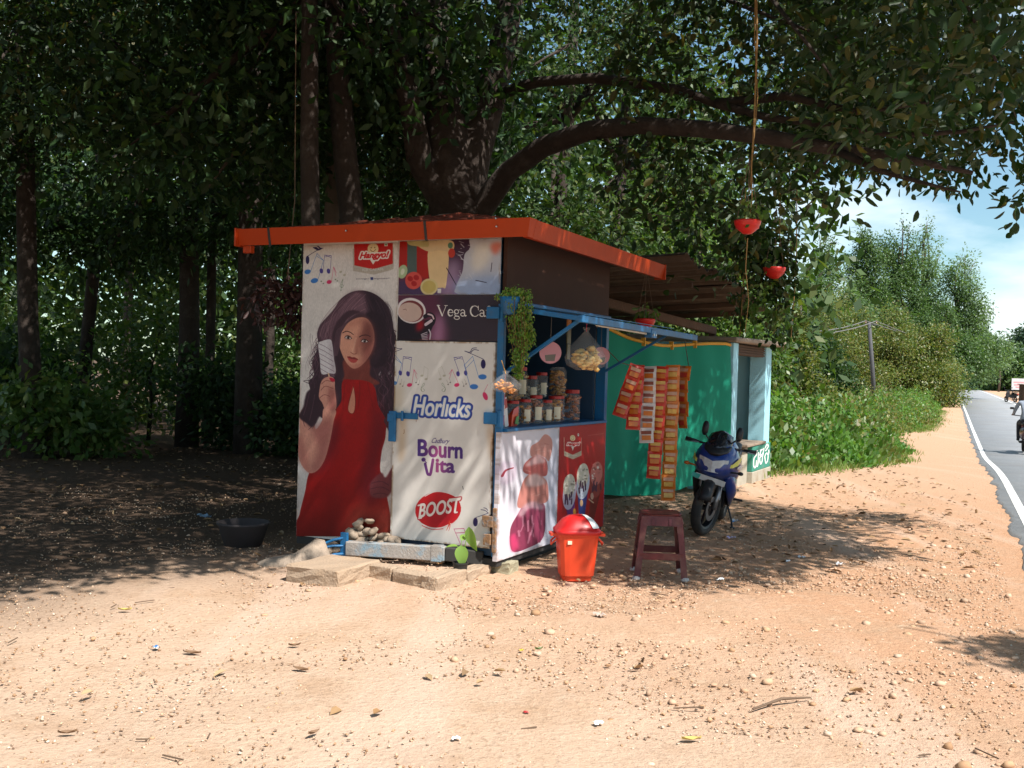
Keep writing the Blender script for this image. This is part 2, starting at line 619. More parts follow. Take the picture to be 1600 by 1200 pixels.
def stones_mesh(name, P, size):
    n = len(P)
    V = ICO_V[None] * (1 + RNG.normal(size=(n, 12, 1)) * .16)
    V = V * (np.array([1, 1, .62]) * RNG.uniform(.7, 1.3, (n, 1, 3)))
    a = RNG.uniform(0, 2 * PI, n)
    c, s = np.cos(a)[:, None], np.sin(a)[:, None]
    V = np.stack([V[..., 0] * c - V[..., 1] * s, V[..., 0] * s + V[..., 1] * c, V[..., 2]], -1)
    V = V * size[:, None, None] * .5 + P[:, None, :]
    F = (np.arange(n)[:, None, None] * 12 + ICO_F[None]).reshape(-1, 3)
    return np_mesh(name, V.reshape(-1, 3), F)

m_peb = island_mat('laterite_pebbles', [(.30, .17, .09), (.46, .29, .17), (.52, .35, .24), (.42, .25, .15), (.56, .42, .31), (.36, .24, .16)], rough=.9, spec=.2)
def scatter(n, x0, x1, y0, y1, dens):
    x, y = RNG.uniform(x0, x1, n), RNG.uniform(y0, y1, n)
    k = RNG.random(n) < dens(x, y)
    x, y = x[k], y[k]
    k = road_off(x, y) < -.35
    return x[k], y[k]
def peb_d(x, y):
    d = .07 + .8 * np.exp(-((x - 2.2) / 2.6) ** 2 - ((y - 7.4) / 2.6) ** 2) + .3 * _ss(.45, .7, vnoise(x * .8, y * .8, 11))
    return d * (1 - .45 * _ss(11, 18, y))
x, y = scatter(46000, -5, 9, 3.4, 17, peb_d)
size = np.clip(RNG.lognormal(-4.35, .6, len(x)), .006, .075)
size = size * np.where(x < -.3, .8, 1.0)
tag(link('gravel', stones_mesh('gravel', np.stack([x, y, zg(x, y) + size * .12], 1), size), m_peb), kind='stuff')

def small_stones(name, P, size):
    v = np.array([(1, 0, 0), (-1, 0, 0), (0, 1, 0), (0, -1, 0), (0, 0, 1), (0, 0, -1)], float)
    f = np.array([(0, 2, 4), (2, 1, 4), (1, 3, 4), (3, 0, 4), (2, 0, 5), (1, 2, 5), (3, 1, 5), (0, 3, 5)])
    n = len(P)
    V = v[None] * RNG.uniform(.6, 1.4, (n, 6, 1)) + RNG.normal(size=(n, 6, 3)) * .22
    a = RNG.uniform(0, 2 * PI, n)
    c, s = np.cos(a)[:, None], np.sin(a)[:, None]
    V = np.stack([V[..., 0] * c - V[..., 1] * s, V[..., 0] * s + V[..., 1] * c, V[..., 2] * .7], -1)
    V = V * size[:, None, None] * .5 + P[:, None, :]
    return np_mesh(name, V.reshape(-1, 3), (np.arange(n)[:, None, None] * 6 + f[None]).reshape(-1, 3))
x, y = scatter(74000, -5, 7.5, 3.3, 12, lambda x, y: (.42 + .9 * peb_d(x, y) * _ss(.25, .7, vnoise(x * 1.7, y * 1.7, 13))) * (1 - .6 * _ss(6, 11, y)))
size = RNG.uniform(.006, .019, len(x))
m_grit = island_mat('laterite_grit', [(.22, .12, .065), (.42, .26, .15), (.58, .42, .29), (.30, .19, .12), (.66, .54, .41), (.17, .11, .075), (.46, .28, .16)], rough=.95, spec=.15)
tag(link('grit', small_stones('grit', np.stack([x, y, zg(x, y) + size * .15], 1), size), m_grit), kind='stuff')

m_dry = island_mat('dry_leaves', [(.20, .11, .05), (.32, .20, .10), (.12, .075, .045), (.42, .30, .17), (.26, .14, .06)], rough=.7, spec=.3)
def lit_d(x, y):
    return .02 + .75 * _ss(6.8, 9, y - .25 * np.abs(x - 1)) * (1 - .5 * _ss(9, 13, x)) + .1 * _ss(.5, .75, vnoise(x, y, 21))
x, y = scatter(3800, -9, 6.5, 3.6, 19, lit_d)
n = len(x)
D = rand_dirs(n)
D[:, 2] *= .1
tag(link('leaf_litter', leaf_mesh('leaf_litter', np.stack([x, y, zg(x, y) + RNG.uniform(.008, .03, n)], 1), D, unit(np.array([0, 0, 1.]) + RNG.normal(size=(n, 3)) * .3), RNG.uniform(.03, .10, n), RNG.uniform(.015, .045, n), fold=.3, curl=.08), m_dry), kind='stuff')

m_twig = pm('dry_twig', (.13, .085, .055), rough=.9, var=.3)
b = MB()
for k in range(60):
    tx, ty = random.uniform(-5, 5.5), random.uniform(3.7, 11)
    if road_off(tx, ty) > -.5:
        continue
    a, ln = random.uniform(0, PI), random.uniform(.03, .14)
    z = float(zg(tx, ty)) + .012
    b.bar((tx, ty, z), (tx + math.cos(a) * ln, ty + math.sin(a) * ln, z + random.uniform(0, .012)), .005)
tag(b.build('twig_scatter', m_twig), kind='stuff')

# ================================================================== FLAT PRINT (posters on the stall)
def smooth_pts(pts, n=6, closed=True):
    p = np.asarray(pts, float)
    m = len(p)
    out = []
    t = np.linspace(0, 1, n, endpoint=False)[:, None]
    rng_ = range(m) if closed else range(m - 1)
    for i in rng_:
        if closed:
            a, b, c, d = p[(i - 1) % m], p[i], p[(i + 1) % m], p[(i + 2) % m]
        else:
            a, b, c, d = p[max(i - 1, 0)], p[i], p[i + 1], p[min(i + 2, m - 1)]
        out.append(.5 * (2 * b + (c - a) * t + (2 * a - 5 * b + 4 * c - d) * t ** 2 + (3 * b - a - 3 * c + d) * t ** 3))
    if not closed:
        out.append(p[-1:])
    return np.concatenate(out)

_txt_cache = {}
def text_tris(s):
    if s not in _txt_cache:
        cu = bpy.data.curves.new('lettering', 'FONT')
        cu.body = s
        cu.resolution_u = 6
        ob = bpy.data.objects.new('lettering', cu)
        COL.objects.link(ob)
        dg = bpy.context.evaluated_depsgraph_get()
        me = bpy.data.meshes.new_from_object(ob.evaluated_get(dg))
        me.calc_loop_triangles()
        v = np.array([q.co[:2] for q in me.vertices])
        t = np.array([list(q.vertices) for q in me.loop_triangles])
        bpy.data.objects.remove(ob)
        bpy.data.curves.remove(cu)
        bpy.data.meshes.remove(me)
        v[:, 0] -= v[:, 0].min()
        _txt_cache[s] = (v[t], v[:, 0].max())
    return _txt_cache[s]

class Print:
    """a flat print, drawn in the pixel frame of its four corners (tl, tr, br, bl)"""
    def __init__(self, quad, res, bg):
        (x0, y0), (x1, y1), (x2, y2), (x3, y3) = quad
        self.w = int(res * math.hypot(x1 - x0, y1 - y0))
        self.h = int(res * math.hypot(x3 - x0, y3 - y0))
        self.s = res
        dst = [(0, self.h), (self.w, self.h), (self.w, 0), (0, 0)]
        A, bb = [], []
        for (x, y), (u, v) in zip(quad, dst):
            A += [[x, y, 1, 0, 0, 0, -u * x, -u * y], [0, 0, 0, x, y, 1, -v * x, -v * y]]
            bb += [u, v]
        self.H = np.append(np.linalg.solve(np.array(A, float), np.array(bb, float)), 1).reshape(3, 3)
        self.im = np.empty((self.h, self.w, 3), np.float32)
        self.im[:] = np.array(bg) / 255.
        self.YY, self.XX = np.mgrid[0:self.h, 0:self.w].astype(np.float32) + .5
    def T(self, pts):
        p = np.c_[np.asarray(pts, float), np.ones(len(pts))] @ self.H.T
        return p[:, :2] / p[:, 2:]
    def _win(self, q, pad):
        x0, y0 = np.floor(q.min(0) - pad).astype(int)
        x1, y1 = np.ceil(q.max(0) + pad).astype(int)
        return slice(max(y0, 0), max(min(y1, self.h), 0)), slice(max(x0, 0), max(min(x1, self.w), 0))
    def blend(self, win, m, col, alpha):
        if m.size == 0:
            return
        c = np.array(col, np.float32) / 255. if not callable(col) else col(self.XX[win] / self.w, self.YY[win] / self.h)
        a = (m * alpha)[..., None]
        self.im[win] = self.im[win] * (1 - a) + c * a
    def blur(self, m, r):
        k = max(1, int(r))
        for _ in range(2):
            for ax in (0, 1):
                p = np.pad(m, [(k + 1, k) if i == ax else (0, 0) for i in (0, 1)], mode='edge')
                cs = np.cumsum(p, ax)
                m = (np.take(cs, np.arange(2 * k + 1, cs.shape[ax]), ax) - np.take(cs, np.arange(0, cs.shape[ax] - 2 * k - 1), ax)) / (2 * k + 1)
        return m
    def mask_poly(self, q, win):
        X, Y = self.XX[win], self.YY[win]
        c = np.zeros(X.shape, bool)
        for i in range(len(q)):
            (x1, y1), (x2, y2) = q[i - 1], q[i]
            if y1 == y2:
                continue
            rows = (Y[:, 0] > min(y1, y2)) & (Y[:, 0] <= max(y1, y2))
            if not rows.any():
                continue
            c[rows] ^= X[rows] < (x2 - x1) * (Y[rows] - y1) / (y2 - y1) + x1
        return c.astype(np.float32)
    def poly(self, pts, col, alpha=1.0, blur=0.0, smooth=True):
        p = smooth_pts(pts) if smooth and len(pts) > 3 else np.asarray(pts, float)
        q = self.T(p)
        win = self._win(q, blur * self.s * 2.2 + 2)
        m = self.mask_poly(q, win)
        m = self.blur(m, max(blur * self.s, 1)) if m.size else m
        self.blend(win, m, col, alpha)
    def ell(self, cx, cy, rx, ry, col, ang=0.0, alpha=1.0, blur=0.0):
        t = np.linspace(0, 2 * PI, 28, endpoint=False)
        c, s = math.cos(ang), math.sin(ang)
        x, y = rx * np.cos(t), ry * np.sin(t)
        self.poly(np.c_[cx + x * c - y * s, cy + x * s + y * c], col, alpha, blur, False)
    def stroke(self, pts, w, col, alpha=1.0, smooth=True, w2=None):
        p = smooth_pts(pts, 5, False) if smooth and len(pts) > 2 else np.asarray(pts, float)
        q = self.T(p)
        win = self._win(q, w * self.s + 2)
        X, Y = self.XX[win], self.YY[win]
        if X.size == 0:
            return
        best = np.full(X.shape, 1e9, np.float32)
        for i in range(len(q) - 1):
            a, b = q[i], q[i + 1]
            d = b - a
            L = max(d @ d, 1e-9)
            t = np.clip(((X - a[0]) * d[0] + (Y - a[1]) * d[1]) / L, 0, 1)
            ww = w if w2 is None else w + (w2 - w) * i / max(len(q) - 2, 1)
            best = np.minimum(best, np.hypot(X - a[0] - t * d[0], Y - a[1] - t * d[1]) - ww * self.s / 2)
        self.blend(win, np.clip(.5 - best, 0, 1), col, alpha)
    def text_mask(self, s, p0, p1, h, shear=0.0, up=(0.02, -1), bold=0.0):
        tris, wd = text_tris(s)
        p0, p1, up = np.array(p0, float), np.array(p1, float), np.array(up, float)
        m = np.zeros((self.h, self.w), np.float32)
        dx = p1 - p0
        for t in tris:
            q = self.T(p0 + dx * (t[:, :1] / wd) + up * h * t[:, 1:] / .72 + dx / np.linalg.norm(dx) * shear * h * t[:, 1:] / .72)
            win = self._win(q, 1)
            if m[win].size:
                m[win] = np.maximum(m[win], self.mask_poly(q, win))
        return self.dil(m, bold) if bold else m
    def dil(self, m, r_px):
        r = r_px * self.s
        k = int(math.ceil(r))
        ys, xs = np.where(m > .5)
        if len(ys) == 0:
            return m
        y0, y1, x0, x1 = max(ys.min() - k - 1, 0), ys.max() + k + 2, max(xs.min() - k - 1, 0), xs.max() + k + 2
        sub = m[y0:y1, x0:x1]
        out = sub.copy()
        P_ = np.pad(sub, k)
        for dy in range(-k, k + 1):
            for dx in range(-k, k + 1):
                if dx * dx + dy * dy <= r * r:
                    out = np.maximum(out, P_[k + dy:k + dy + sub.shape[0], k + dx:k + dx + sub.shape[1]])
        res = m.copy()
        res[y0:y1, x0:x1] = out
        return res
    def put(self, m, col, alpha=1.0, soft=1):
        win = (slice(0, self.h), slice(0, self.w))
        self.blend(win, self.blur(m, soft) if soft else m, col, alpha)
    def text(self, s, p0, p1, h, col, **k):
        self.put(self.text_mask(s, p0, p1, h, **k), col)
    def note(self, hx, hy, rx, ry, stem, col, w=.45, beam=None):
        self.ell(hx, hy, rx, ry, col, ang=-.2)
        self.stroke([(hx + rx * .9, hy), stem], w, col, smooth=False)
        for f in beam or []:
            self.stroke([stem, f], w, col, smooth=False)
    def weather(self, amt=.05, edge=None, seed=3):
        n = vnoise(self.XX / 60., self.YY / 60., seed) * .5 + vnoise(self.XX / 17., self.YY / 23., seed + 1) * .3 + vnoise(self.XX / 5., self.YY / 9., seed + 2) * .2
        self.im *= (1 - amt * n)[..., None].astype(np.float32)
        if edge is not None:
            e = np.minimum(np.minimum(self.XX, self.w - self.XX), np.minimum(self.YY, self.h - self.YY)) / self.s
            m = np.clip(1 - e / 3.5, 0, 1) * np.clip((n - .38) * 4, 0, 1)
            a = (m * edge)[..., None]
            self.im = self.im * (1 - a) + np.array([.45, .30, .17], np.float32) * a
    def material(self, name, rough=.42):
        img = bpy.data.images.new(name, self.w, self.h)
        px = np.ones((self.h, self.w, 4), np.float32)
        px[..., :3] = np.clip(self.im * .90, 0, 1)
        img.pixels.foreach_set(px.ravel())
        img.update()
        img.pack()
        m, n, l = _new(name)
        out = n.new('ShaderNodeOutputMaterial')
        b = n.new('ShaderNodeBsdfPrincipled')
        t = n.new('ShaderNodeTexImage')
        t.image = img
        t.extension = 'EXTEND'
        b.inputs['Roughness'].default_value = rough
        b.inputs['Specular IOR Level'].default_value = .22
        tc = n.new('ShaderNodeTexCoord')
        nz = n.new('ShaderNodeTexNoise')
        nz.inputs['Scale'].default_value = 5
        nz.inputs['Detail'].default_value = 3
        bp = n.new('ShaderNodeBump')
        bp.inputs['Strength'].default_value = .08
        bp.inputs['Distance'].default_value = .02
        l.new(tc.outputs['Object'], nz.inputs['Vector'])
        l.new(nz.outputs['Fac'], bp.inputs['Height'])
        l.new(bp.outputs['Normal'], b.inputs['Normal'])
        l.new(t.outputs['Color'], b.inputs['Base Color'])
        l.new(b.outputs['BSDF'], out.inputs['Surface'])
        return m

def crop(x0, y0, s):
    return lambda pts: [(x0 + a / s, y0 + b / s) for a, b in pts]

def hangyo_logo(P, A, sc, red, ribbon, plain=False):
    """shield with ribbon, cone and script lettering; A maps crop coordinates, sc is crop px per photo px"""
    if not plain:
        P.poly(A([(523, 0), (848, 0), (848, 200), (690, 240), (680, 240), (523, 200)]), red, smooth=False)
    P.poly(A([(510, 60), (523, 60), (523, 196), (682, 232), (848, 190), (848, 60), (858, 60), (853, 237), (688, 277), (512, 244)]), ribbon, smooth=False)
    P.ell(*A([(683, 66)])[0], 46 / sc, 50 / sc, (238, 215, 165))
    P.poly(A([(655, 150), (712, 150), (683, 195)]), (240, 230, 215), smooth=False)
    P.ell(*A([(668, 55)])[0], 5 / sc, 5 / sc, (120, 80, 40))
    P.ell(*A([(698, 55)])[0], 5 / sc, 5 / sc, (120, 80, 40))
    P.stroke(A([(660, 72), (683, 88), (706, 70)]), 5 / sc, (120, 80, 40))
    a, b = A([(572, 140), (800, 136)])
    m = P.text_mask('Hangyo!', a, b, 50 / sc, shear=.35, bold=3.5 / sc)
    P.put(P.dil(m, 12 / sc), (242, 236, 228))
    P.put(m, (205, 25, 25))
    a, b = A([(592, 245), (765, 243)])
    P.text('ICE CREAM', a, b, 20 / sc, (232, 228, 220), bold=.8 / sc)
    P.poly(A([(778, 20), (806, 20), (806, 47), (778, 47)]), (240, 236, 230), smooth=False)
    P.ell(*A([(792, 33)])[0], 7 / sc, 7 / sc, (40, 110, 50))

# ---- left poster: woman in a red dress holding a twisted ice cream
P1 = Print([(475, 384), (624, 384), (608, 838), (459, 837)], 4.0, (226, 219, 213))
A, B = crop(460, 380, 5.456), crop(450, 560, 4.0)
hangyo_logo(P1, A, 5.456, (196, 30, 26), (188, 178, 164))
a_, b_ = A([(536, 314), (650, 314)])
P1.text('www.hangyo.in', a_, b_, 2.2, (60, 55, 70), bold=.12)
P1.poly(A([(660, 297), (683, 297), (683, 320), (660, 320)]), (50, 60, 120), smooth=False)
a_, b_ = A([(688, 314), (818, 314)])
P1.text('hangyoicecream', a_, b_, 2.2, (60, 55, 70), bold=.12)
NAVY, PURP, BLUE, PINK, GREY = (42, 32, 84), (76, 64, 140), (62, 122, 196), (214, 52, 104), (186, 180, 160)
P1.ell(*A([(115, 143)])[0], 3, 6.4, NAVY)
P1.stroke(A([(115, 112), (170, 80), (225, 52)]), .8, NAVY)
P1.poly(A([(160, 38), (195, 35), (215, 52), (258, 45), (225, 62), (205, 66)]), NAVY, smooth=False)
P1.poly(A([(195, 25), (215, 28), (232, 44), (258, 45), (225, 52)]), NAVY, smooth=False)
P1.note(*A([(115, 243)])[0], 5.2, 3.6, A([(200, 90)])[0], BLUE, .6, A([(256, 150)]))
P1.note(*A([(175, 319)])[0], 6, 3.8, A([(256, 150)])[0], BLUE, .6, A([(196, 112)]))
P1.note(*A([(237, 238)])[0], 2.8, 4, A([(268, 105)])[0], PURP, .6, A([(326, 112), (322, 128)]))
P1.note(*A([(300, 241)])[0], 2.8, 4, A([(326, 112)])[0], PURP, .6, A([(264, 122)]))
P1.note(*A([(305, 332)])[0], 4, 3, A([(345, 205)])[0], PINK, .5, A([(368, 255), (366, 285)]))
for hx, hy in ((236, 326), (254, 344), (360, 312), (376, 324)):
    P1.ell(*A([(hx, hy)])[0], 1.3, 1, (120, 130, 110))
for hx, hy, sx, sy in ((405, 250, 420, 190), (438, 276, 455, 215)):
    P1.note(*A([(hx, hy)])[0], 2.2, 1.7, A([(sx, sy)])[0], GREY, .4)
P1.stroke(A([(412, 400), (405, 405), (420, 340), (424, 312), (408, 345), (400, 370), (418, 380), (428, 362), (412, 355)]), .6, (104, 130, 96))
# hair behind
HAIR, HAIRL = (58, 36, 46), (128, 92, 104)
P1.poly(A([(570, 405), (660, 420), (745, 470), (805, 555), (838, 660), (850, 745), (872, 830), (862, 930), (868, 1030), (866, 1200), (868, 1420), (860, 1560), (800, 1620), (720, 1500), (640, 1250), (400, 1250), (300, 1480), (190, 1440), (165, 1330), (120, 1190), (165, 1115), (150, 1010), (185, 930), (205, 850), (195, 770), (225, 690), (290, 620), (345, 560), (400, 480), (480, 425)]), HAIR)
P1.poly(A([(560, 412), (470, 440), (400, 510), (350, 590), (280, 650), (225, 720), (210, 800), (260, 830), (330, 800), (390, 720), (450, 650), (560, 590), (640, 600), (640, 480)]), HAIRL, .85, 4)
P1.poly(A([(640, 440), (740, 490), (810, 600), (840, 760), (850, 1000), (760, 1000), (700, 760), (660, 600)]), (40, 25, 36), .8, 5)
for k, pts in enumerate([[(560, 430), (430, 520), (330, 640), (250, 700), (220, 790)], [(600, 450), (450, 560), (380, 660), (280, 720), (240, 810)], [(620, 500), (470, 590), (400, 690), (320, 780)], [(540, 440), (420, 500), (300, 650)], [(610, 560), (500, 620), (420, 700), (380, 790)]]):
    P1.stroke(A(pts), 1.2, (92, 62, 74) if k % 2 else (156, 118, 128), .55)
for pts in ([(210, 850), (165, 900), (195, 980), (140, 1020)], [(190, 1040), (130, 1090), (170, 1150), (80, 1165)], [(200, 1120), (120, 1170), (150, 1250)], [(850, 750), (885, 790), (860, 850)], [(120, 1190), (70, 1170)], [(170, 1330), (130, 1400), (180, 1420)]):
    P1.stroke(A(pts), 1.1, HAIR, .8)
for c_, r_ in (((690, 940), 1.6), ((835, 1010), 1.8), ((735, 1110), 2.6), ((810, 1110), 2.4), ((860, 880), 2.0), ((745, 1140), 1.6), ((830, 1140), 1.5)):
    P1.ell(*A([c_])[0], r_ * .7, r_ * 1.4, (214, 205, 205), .4, .75)
_r = np.random.default_rng(5)
for k in range(150):
    u = _r.random()
    x0_ = 430 + 360 * u + _r.normal() * 14
    y0_ = 418 + 70 * abs(u - .35) * 2 + abs(_r.normal()) * 26
    sgn = -1 if u < .5 else 1
    w_ = _r.uniform(.5, 1)
    if sgn < 0:
        pts = [(x0_, y0_), (x0_ - 130 * w_, y0_ + 130 * w_), (x0_ - 210 * w_, y0_ + 290 * w_), (230 + 120 * _r.random(), 840 + 120 * _r.random()), (200 + 160 * _r.random(), 1080 + 200 * _r.random())]
        col_ = [(150, 112, 124), (98, 66, 78), (76, 48, 60), (170, 132, 140)][_r.integers(4)]
    else:
        pts = [(x0_, y0_), (x0_ + 60 * w_, y0_ + 150 * w_), (740 + 90 * _r.random(), 800), (720 + 130 * _r.random(), 1050), (700 + 150 * _r.random(), 1300 + 200 * _r.random())]
        col_ = [(84, 56, 68), (44, 28, 38), (70, 44, 56), (36, 22, 30)][_r.integers(4)]
    P1.stroke(A(pts), _r.uniform(.35, .9), col_, .4)
for k in range(120):
    if k % 2:
        x0_, y0_, ln_ = _r.uniform(150, 270), _r.uniform(760, 1250), _r.uniform(120, 320)
    else:
        x0_, y0_, ln_ = _r.uniform(690, 860), _r.uniform(760, 1400), _r.uniform(120, 330)
    ph_, am_ = _r.uniform(0, 6), _r.uniform(10, 26)
    pts = [(x0_ + am_ * math.sin(ph_ + j * 1.1) + (-12 * j if k % 2 else 4 * j) * .6, y0_ + ln_ * j / 7) for j in range(8)]
    P1.stroke(A(pts), _r.uniform(.4, 1.1), [(92, 62, 76), (44, 28, 38), (120, 86, 98), (58, 36, 46)][_r.integers(4)], .6)
# neck, face
SKIN, SKIND = (222, 158, 132), (150, 84, 74)
P1.poly(A([(430, 980), (640, 980), (650, 1120), (720, 1200), (380, 1200), (430, 1120)]), (120, 54, 46), 1, 1)
P1.poly(A([(425, 730), (470, 672), (545, 632), (620, 634), (668, 690), (690, 790), (676, 890), (632, 975), (570, 1035), (508, 1052), (455, 1012), (412, 935), (388, 850), (398, 780)]), SKIN)
P1.poly(A([(600, 640), (670, 690), (692, 800), (676, 900), (632, 980), (570, 1036), (540, 1045), (590, 950), (560, 900), (545, 800), (590, 720)]), SKIND, .75, 5)
P1.poly(A([(415, 760), (470, 672), (545, 632), (620, 634), (655, 680), (560, 690), (470, 720)]), (176, 108, 92), .5, 4)
P1.poly(A([(425, 980), (500, 1020), (590, 1010), (560, 1050), (500, 1056), (450, 1015)]), (165, 92, 80), .5, 3)
P1.poly(A([(575, 585), (500, 612), (440, 665), (405, 740), (392, 850), (372, 930), (335, 900), (330, 760), (390, 640), (480, 570)]), (70, 44, 54), 1, 1.2)
P1.poly(A([(620, 600), (672, 660), (700, 760), (694, 900), (650, 1010), (700, 1060), (790, 1000), (780, 680), (700, 580)]), (46, 28, 38), 1, 1.5)
P1.poly(A([(610, 660), (690, 700), (694, 900), (640, 990), (590, 1030), (600, 900), (585, 800)]), (96, 46, 44), .55, 5)
for k in range(26):
    P1.stroke(A([(590 - 2 * k, 578 + k), (480 - 2 * k, 640 + 2 * k), (415 - 2 * k, 740), (395 - 2 * k, 860), (370 - k, 950)]), .5, [(128, 92, 104), (50, 32, 40), (96, 66, 78)][k % 3], .5)
P1.stroke(A([(420, 757), (452, 744), (485, 752), (512, 772)]), 1.5, (52, 28, 30), .9, w2=1.0)
P1.stroke(A([(562, 790), (590, 776), (625, 774), (655, 790)]), 1.5, (52, 26, 28), .9, w2=.9)
for cx, cy in ((466, 795), (606, 823)):
    P1.ell(*A([(cx, cy)])[0], 5.4, 3.4, (120, 66, 58), .12, .5, 1.0)
    P1.poly(A([(cx - 27, cy + 3), (cx - 12, cy - 11), (cx + 8, cy - 11), (cx + 27, cy + 8), (cx + 6, cy + 12), (cx - 12, cy + 10)]), (226, 208, 204))
    P1.ell(*A([(cx + 1, cy)])[0], 2.1, 2.2, (38, 20, 20))
    P1.ell(*A([(cx - 3, cy - 4)])[0], .5, .5, (240, 235, 235))
    P1.stroke(A([(cx - 30, cy + 4), (cx - 13, cy - 12), (cx + 9, cy - 12), (cx + 31, cy + 9)]), 1.0, (36, 18, 22), .95)
    P1.stroke(A([(cx - 20, cy + 9), (cx + 4, cy + 14), (cx + 26, cy + 10)]), .6, (70, 36, 36), .7)
P1.stroke(A([(532, 800), (520, 850), (505, 900), (500, 915)]), 2.2, (238, 182, 156), .5)
P1.poly(A([(545, 810), (548, 880), (552, 920), (525, 932), (530, 870)]), (140, 74, 64), .6, 2)
P1.stroke(A([(486, 915), (502, 928), (522, 932), (540, 922)]), .9, (120, 56, 50), .8)
P1.poly(A([(455, 955), (482, 952), (500, 960), (520, 958), (550, 975), (515, 972), (490, 968)]), (140, 44, 44))
P1.poly(A([(458, 958), (490, 970), (520, 974), (548, 976), (528, 1002), (496, 1003), (472, 985)]), (186, 72, 68))
P1.stroke(A([(457, 957), (490, 969), (518, 973), (550, 976)]), .6, (84, 22, 26))
P1.poly(B([(180, 150), (345, 125), (350, 340), (200, 345)]), HAIR, 1, 1)
# dress
RED, REDD = (158, 13, 12), (96, 12, 26)
P1.poly(B([(345, 130), (420, 122), (500, 138), (545, 180), (565, 290), (612, 390), (608, 490), (582, 580), (576, 690), (600, 800), (620, 900), (634, 1000), (634, 1130), (36, 1130), (60, 970), (96, 830), (120, 720), (170, 640), (235, 560), (262, 400), (292, 318), (335, 250)]), RED)
P1.poly(B([(540, 180), (565, 290), (612, 390), (606, 500), (578, 600), (576, 700), (600, 830), (560, 900), (470, 900), (440, 760), (500, 560), (530, 380)]), REDD, .8, 9)
P1.poly(B([(255, 420), (330, 380), (300, 560), (230, 680), (150, 720), (230, 580)]), REDD, .75, 8)
P1.poly(B([(380, 960), (450, 900), (520, 960), (500, 1130), (360, 1130)]), (226, 110, 84), .45, 10)
P1.poly(B([(540, 960), (620, 920), (634, 1130), (520, 1130)]), (206, 110, 90), .45, 9)
P1.poly(B([(250, 1000), (300, 760), (330, 780), (300, 1130), (240, 1130)]), (126, 12, 14), .5, 8)
P1.poly(B([(413, 160), (424, 250), (415, 322), (392, 330), (376, 300), (392, 230)]), (206, 138, 112))
P1.stroke(B([(413, 160), (378, 290), (392, 332), (418, 322), (424, 240), (413, 160)]), .8, (110, 12, 12))
for pts in ([(360, 140), (352, 220), (345, 300)], [(450, 132), (452, 200), (440, 300)], [(500, 145), (520, 240), (540, 330)]):
    P1.stroke(B(pts), 1.6, (120, 12, 14), .5)
# raised arm, hand, ice cream
P1.poly(B([(110, 290), (70, 340), (62, 470), (54, 580), (72, 655), (122, 706), (176, 690), (226, 620), (262, 500), (286, 380), (300, 310), (225, 300), (210, 380), (168, 430), (160, 320)]), (214, 150, 130))
P1.poly(B([(150, 440), (215, 380), (288, 360), (262, 500), (226, 620), (176, 690), (130, 700), (190, 560)]), (150, 80, 78), .6, 5)
P1.poly(B([(62, 470), (54, 580), (72, 655), (122, 706), (110, 600), (90, 520)]), (176, 104, 94), .6, 4)
P1.poly(B([(110, 290), (165, 330), (150, 440), (120, 400), (95, 330)]), HAIR, .5, 4)
P1.poly(A([(205, 856), (240, 828), (312, 815), (330, 868), (340, 960), (356, 1088), (300, 1098), (232, 1102), (218, 980)]), (226, 220, 222))
for k in range(6):
    y = 850 + k * 42
    P1.stroke(A([(208 + k * 3, y), (262, y + 22), (326 + k * 4, y + 62)]), .9, (124, 104, 116), .8)
P1.poly(A([(300, 830), (330, 870), (356, 1088), (320, 1096), (312, 960)]), (150, 130, 140), .45, 3)
P1.stroke(A([(292, 1100), (302, 1135)]), 2.2, (226, 190, 160), smooth=False)
P1.poly(B([(204, 150), (222, 120), (262, 104), (292, 120), (296, 180), (302, 300), (240, 320), (214, 270), (192, 235), (196, 190)]), (218, 154, 134))
for pts in ([(206, 190), (235, 165), (285, 178)], [(196, 240), (226, 218), (262, 226)], [(210, 152), (240, 130), (285, 138)]):
    P1.stroke(B(pts), 1.0, (130, 68, 64), .8)
P1.poly(B([(262, 112), (292, 118), (294, 134), (270, 132)]), (196, 30, 60))
P1.poly(B([(255, 180), (298, 190), (302, 300), (262, 310)]), (140, 72, 70), .6, 3)
P1.poly(B([(120, 200), (170, 190), (210, 330), (190, 360), (150, 420), (110, 400), (60, 360), (90, 300), (100, 250)]), HAIR, 1, 1)
for pts in ([(110, 290), (80, 350), (50, 365)], [(150, 380), (140, 420), (120, 440)], [(180, 330), (175, 380), (150, 430)], [(100, 330), (90, 390), (100, 420)]):
    P1.stroke(B(pts), 1.4, HAIR, .85, w2=.5)
for pts in ([(130, 210), (110, 290), (90, 350)], [(165, 220), (150, 300), (130, 380)]):
    P1.stroke(B(pts), 1.2, (120, 84, 96), .5)
# far arm and hand on hip, gap of background between arm and waist
P1.poly(B([(616, 430), (650, 480), (660, 500), (652, 690), (604, 742), (574, 694), (584, 590), (606, 500)]), (214, 206, 200))
P1.poly(B([(600, 380), (660, 360), (668, 500), (640, 480), (614, 425)]), (84, 44, 54))
P1.poly(B([(650, 680), (606, 742), (580, 712), (520, 760), (508, 800), (520, 860), (600, 868), (634, 840), (648, 800)]), (112, 50, 56), 1, 1)
for pts in ([(520, 775), (580, 765), (625, 790)], [(516, 810), (580, 800), (626, 822)], [(530, 845), (580, 838), (615, 848)]):
    P1.stroke(B(pts), 1.2, (70, 24, 36), .7)
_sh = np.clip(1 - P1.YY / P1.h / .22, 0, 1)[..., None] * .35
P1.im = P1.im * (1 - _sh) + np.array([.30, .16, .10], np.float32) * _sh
P1.im *= (1 + (vnoise(P1.XX / 3., P1.YY / 9., 71) - .5) * .10)[..., None]
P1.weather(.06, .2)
m_poster_woman = P1.material('ice_cream_poster')

